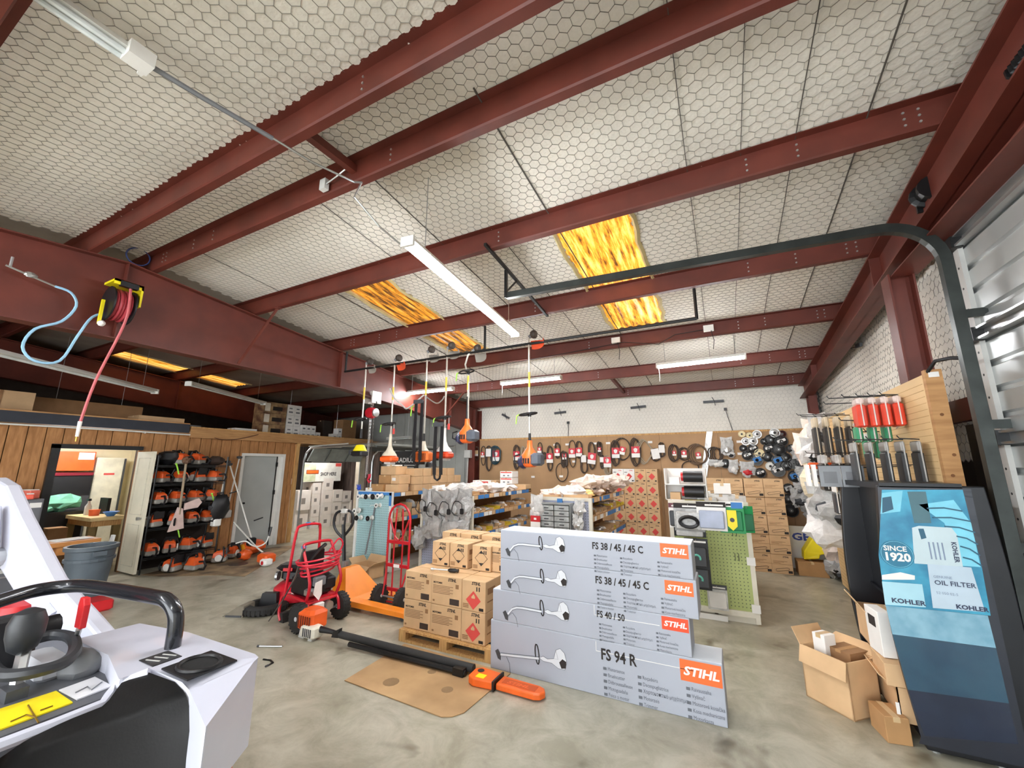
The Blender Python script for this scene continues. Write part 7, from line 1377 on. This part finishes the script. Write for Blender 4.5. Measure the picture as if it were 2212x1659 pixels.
MB().bx(1.28, 1.30, 3.96, 4.6, .1, 1.66).build('spine_panel', DB, t); MB().bx(1.0, 1.3, 3.96, 4.6, .86, .88).build('shelf', DB, t)
MB().bx(1.02, 1.03, 3.96, 4.6, .88, 1.66).build('side_infill', DB, t)
for x in (1.06, 1.36): MB().cyl((x, 3.98, 0), (x, 3.98, .06), .03, 10).cyl((x, 4.55, 0), (x, 4.55, .06), .03, 10).build('caster', STEEL, t)
TY = 3.898
def poly(pts, name, m, d=.002): return MB().prism([(p[0], p[2]) for p in pts], TY - d, TY - d + .0015, 'Y').build(name, m, t)
MB().prism([(.962, .06)] + [( .915 + .05 * (1 - math.sin(PI * k / 8)) + .012, .1 + 1.57 * k / 8) for k in range(9)] + [(1.46, 1.67), (1.46, .06)], TY - .001, 3.902, 'Y').build('panel_frame', mat('frame_slate', (34, 38, 50), .35, coat=.3), t)
TEAL1 = mat('print_teal', (70, 168, 200), .3, rgb2=(40, 120, 156), scale=5); TEAL2 = mat('print_deep_teal', (48, 84, 104), .25, rgb2=(40, 70, 92), scale=3, coat=.4); TEAL3 = mat('print_pale', (142, 186, 204), .3, rgb2=(112, 160, 182), scale=9)
poly([(0.997, 3.895, 1.651), (1.419, 3.895, 1.662), (1.431, 3.895, 1.162), (1.424, 3.895, 0.886), (0.909, 3.895, 0.873), (0.917, 3.895, 1.199)], 'printed_picture', TEAL1)
poly([(0.909, 3.895, 0.873), (1.411, 3.895, 0.884), (1.417, 3.895, 0.699), (0.92, 3.895, 0.694)], 'printed_band', TEAL3)
poly([(0.92, 3.895, 0.694), (1.417, 3.895, 0.699), (1.422, 3.895, 0.394), (0.951, 3.895, 0.366)], 'printed_base', TEAL2)
poly([(0.951, 3.895, 0.366), (1.422, 3.895, 0.394), (1.425, 3.895, 0.179), (0.995, 3.895, 0.111)], 'printed_base', mat('print_indigo', (32, 42, 62), .25, coat=.4))
TD = mat('print_tread_dark', (30, 86, 112), .35); TLt = mat('print_sky', (128, 208, 230), .3)
poly([(1.182, 3.895, 1.556), (1.363, 3.895, 1.594), (1.425, 3.895, 1.448), (1.425, 3.895, 1.175), (1.331, 3.895, 1.174), (1.294, 3.895, 1.44)], 'printed_tyre', TLt, .003)
for k, q in enumerate((((1.219, 3.895, 1.533), (1.393, 3.895, 1.523)), ((1.239, 3.895, 1.473), (1.423, 3.895, 1.459)), ((1.291, 3.895, 1.419), (1.433, 3.895, 1.39)), ((1.34, 3.895, 1.36), (1.434, 3.895, 1.315)), ((1.348, 3.895, 1.297), (1.432, 3.895, 1.247)), ((1.35, 3.895, 1.228), (1.43, 3.895, 1.184)))): MB().tube([(q[0][0], TY - .004, q[0][2]), ((q[0][0] + q[1][0]) / 2, TY - .004, (q[0][2] + q[1][2]) / 2 + .012), (q[1][0], TY - .004, q[1][2])], .006, 4).build('printed_tread', TD, t)
poly([(0.994, 3.895, 1.628), (1.11, 3.895, 1.648), (1.077, 3.895, 1.505), (0.966, 3.895, 1.483)], 'printed_engine', TLt, .003)
poly([(0.992, 3.895, 1.596), (1.042, 3.895, 1.607), (1.042, 3.895, 1.519), (0.977, 3.895, 1.49)], 'printed_engine_dark', TD, .004)
poly([(1.134, 3.895, 1.642), (1.231, 3.895, 1.645), (1.228, 3.895, 1.436), (1.14, 3.895, 1.431)], 'printed_shadow', mat('print_grey_teal', (74, 110, 120), .4), .003)
JUG = mat('print_jug', (196, 214, 220), .3, var=.05)
poly([(1.123, 3.895, 1.399), (1.161, 3.895, 1.414), (1.324, 3.895, 1.412), (1.344, 3.895, 1.369), (1.341, 3.895, 1.169), (1.101, 3.895, 1.165)], 'printed_jug', JUG, .004)
poly([(1.154, 3.895, 1.395), (1.182, 3.895, 1.397), (1.188, 3.895, 1.337), (1.16, 3.895, 1.326)], 'jug_handle_hole', TD, .005)
BXW = mat('print_box', (172, 216, 230), .3, var=.04); BXW2 = mat('print_box_white', (190, 208, 222), .3, var=.04)
poly([(1.167, 3.895, 1.169), (1.38, 3.895, 1.168), (1.402, 3.895, 0.904), (1.153, 3.895, 0.893)], 'printed_box', BXW2, .005)
poly([(0.91, 3.895, 1.028), (1.121, 3.895, 1.035), (1.118, 3.895, 0.891), (0.907, 3.895, 0.878)], 'printed_box', BXW, .005)
poly([(0.916, 3.895, 1.071), (1.019, 3.895, 1.1), (1.091, 3.895, 1.087), (1.087, 3.895, 1.06), (0.912, 3.895, 1.04)], 'printed_spark_plug', PAPER, .006)
c = (1.016, 3.895, 1.217); MB().lathe([(.092, 0), (.092, .001)], (c[0], TY - .006, c[2]), 28, 'Y').build('since_disc', mat('print_disc', (36, 116, 146), .35), t)
MB().tube([(c[0] + .085 * math.cos(a), TY - .008, c[2] + .085 * math.sin(a)) for a in [2 * PI * k / 30 for k in range(30)]], .0015, 4, closed=True).build('disc_ring', TLt, t)
text('SINCE', PAPER, t, (c[0] - .068, TY - .009, c[2] + .022), .046, bold=.0012, name='front_lettering'); text('1920', PAPER, t, (c[0] - .074, TY - .009, c[2] - .042), .072, bold=.003, name='front_lettering')
INKB = mat('print_navy', (56, 66, 92), .5)
c = (0.944, 3.895, 0.901); text('KOHLER', INKB, t, (c[0], TY - .008, c[2]), .040, bold=.0014, sx=1.15, name='front_lettering')
c = (1.267, 3.895, 0.907); text('KOHLER', INKB, t, (c[0], TY - .008, c[2]), .036, bold=.0014, sx=1.1, name='front_lettering')
c = (1.183, 3.895, 1.043); text('OIL FILTER', INKB, t, (c[0], TY - .008, c[2]), .040, bold=.0006, sx=1.05, name='front_lettering'); text('GENUINE', mat('print_pale_navy', (130, 146, 170), .5), t, (c[0], TY - .008, c[2] + .042), .022, name='front_lettering')
c = (1.183, 3.895, 0.985); text('52 050 02-S', mat('print_pale_navy', (130, 146, 170), .5), t, (c[0], TY - .008, c[2]), .022, name='front_lettering')
c = (1.307, 3.895, 1.322); text('KOHLER', INKB, t, (c[0], TY - .007, c[2]), .034, rot=(PI / 2, PI / 2, 0), bold=.001, name='front_lettering')
for k in range(4): MB().bx(c[0] - .05 - .022 * k, c[0] - .043 - .022 * k, TY - .007, TY - .005, c[2] - .12, c[2] - .01).build('small_print', mat('print_pale_navy', (130, 146, 170), .5), t)
# cartons in and before the cabinet
o = open_carton((.66, 4.36, 0), .36, .30, .38, -.8, 'big open brown carton on the floor left of the display cabinet', flaps=(1, 1, 1, 0), ang=(2.9, 1.2, .5, 1))
t = plain_box((.60, 4.42, .30), (.1, .12, .18), 'white box sticking out of the big open carton', PAPER, rz=-.8)
t = tag(thing('carton_filler', 'brown inner box inside the big open carton', 'carton', (.74, 4.40, .2), -.8)); MB().bx(-.09, .09, -.1, .1, 0, .2).build('box', CARD3, t); MB().bx(-.02, .02, -.101, .101, .18, .201).build('tape', CARD2, t)
t = tag(thing('black_green_box', 'black box with green and white print behind the open carton', 'box', (.78, 4.66, 0), -.3)); MB().bx(-.12, .12, -.1, .1, 0, .36).build('box', BLACK, t); MB().lathe([(.05, 0), (.05, .003)], (.02, -.103, .3), 16, 'Y').build('white_ring', PAPER, t); MB().lathe([(.025, -.002), (.025, .002)], (.02, -.105, .3), 12, 'Y').build('black_dot', INK, t); MB().bx(-.11, .11, -.104, -.1, .14, .22).build('green_band', GREEN, t)
o = open_carton((1.05, 4.26, .102), .26, .48, .22, .0, 'open brown carton on the cabinet base with its flap up', flaps=(0, 0, 1, 0), ang=(.4, 1, .9, 1))
MB().bx(-.15, -.13, -.252, -.25, .05, .13).bx(-.05, .08, -.254, -.25, .02, .1).build('white_label', PAPER, o)
plain_box((.99, 4.15, .33), (.24, .3, .14), 'brown carton lying on the open one in the cabinet', CARD, group=None)
open_carton((1.0, 4.42, .475), .26, .3, .24, 0, 'tilted brown carton in the upper cabinet side', flaps=(0, 0, 1, 1), ang=(1, 1, .6, .6))
t = plain_box((.98, 4.2, .475), (.2, .2, .3), 'white carton with dark slots at the top of the cabinet side', PAPER, rz=.15); MB().bx(-.102, -.1, -.05, .05, .18, .25).build('dark_slot', INK, t)
plain_box((.86, 4.05, .0), (.14, .2, .16), 'small brown carton on the floor against the cabinet base', CARD2, rz=.2)
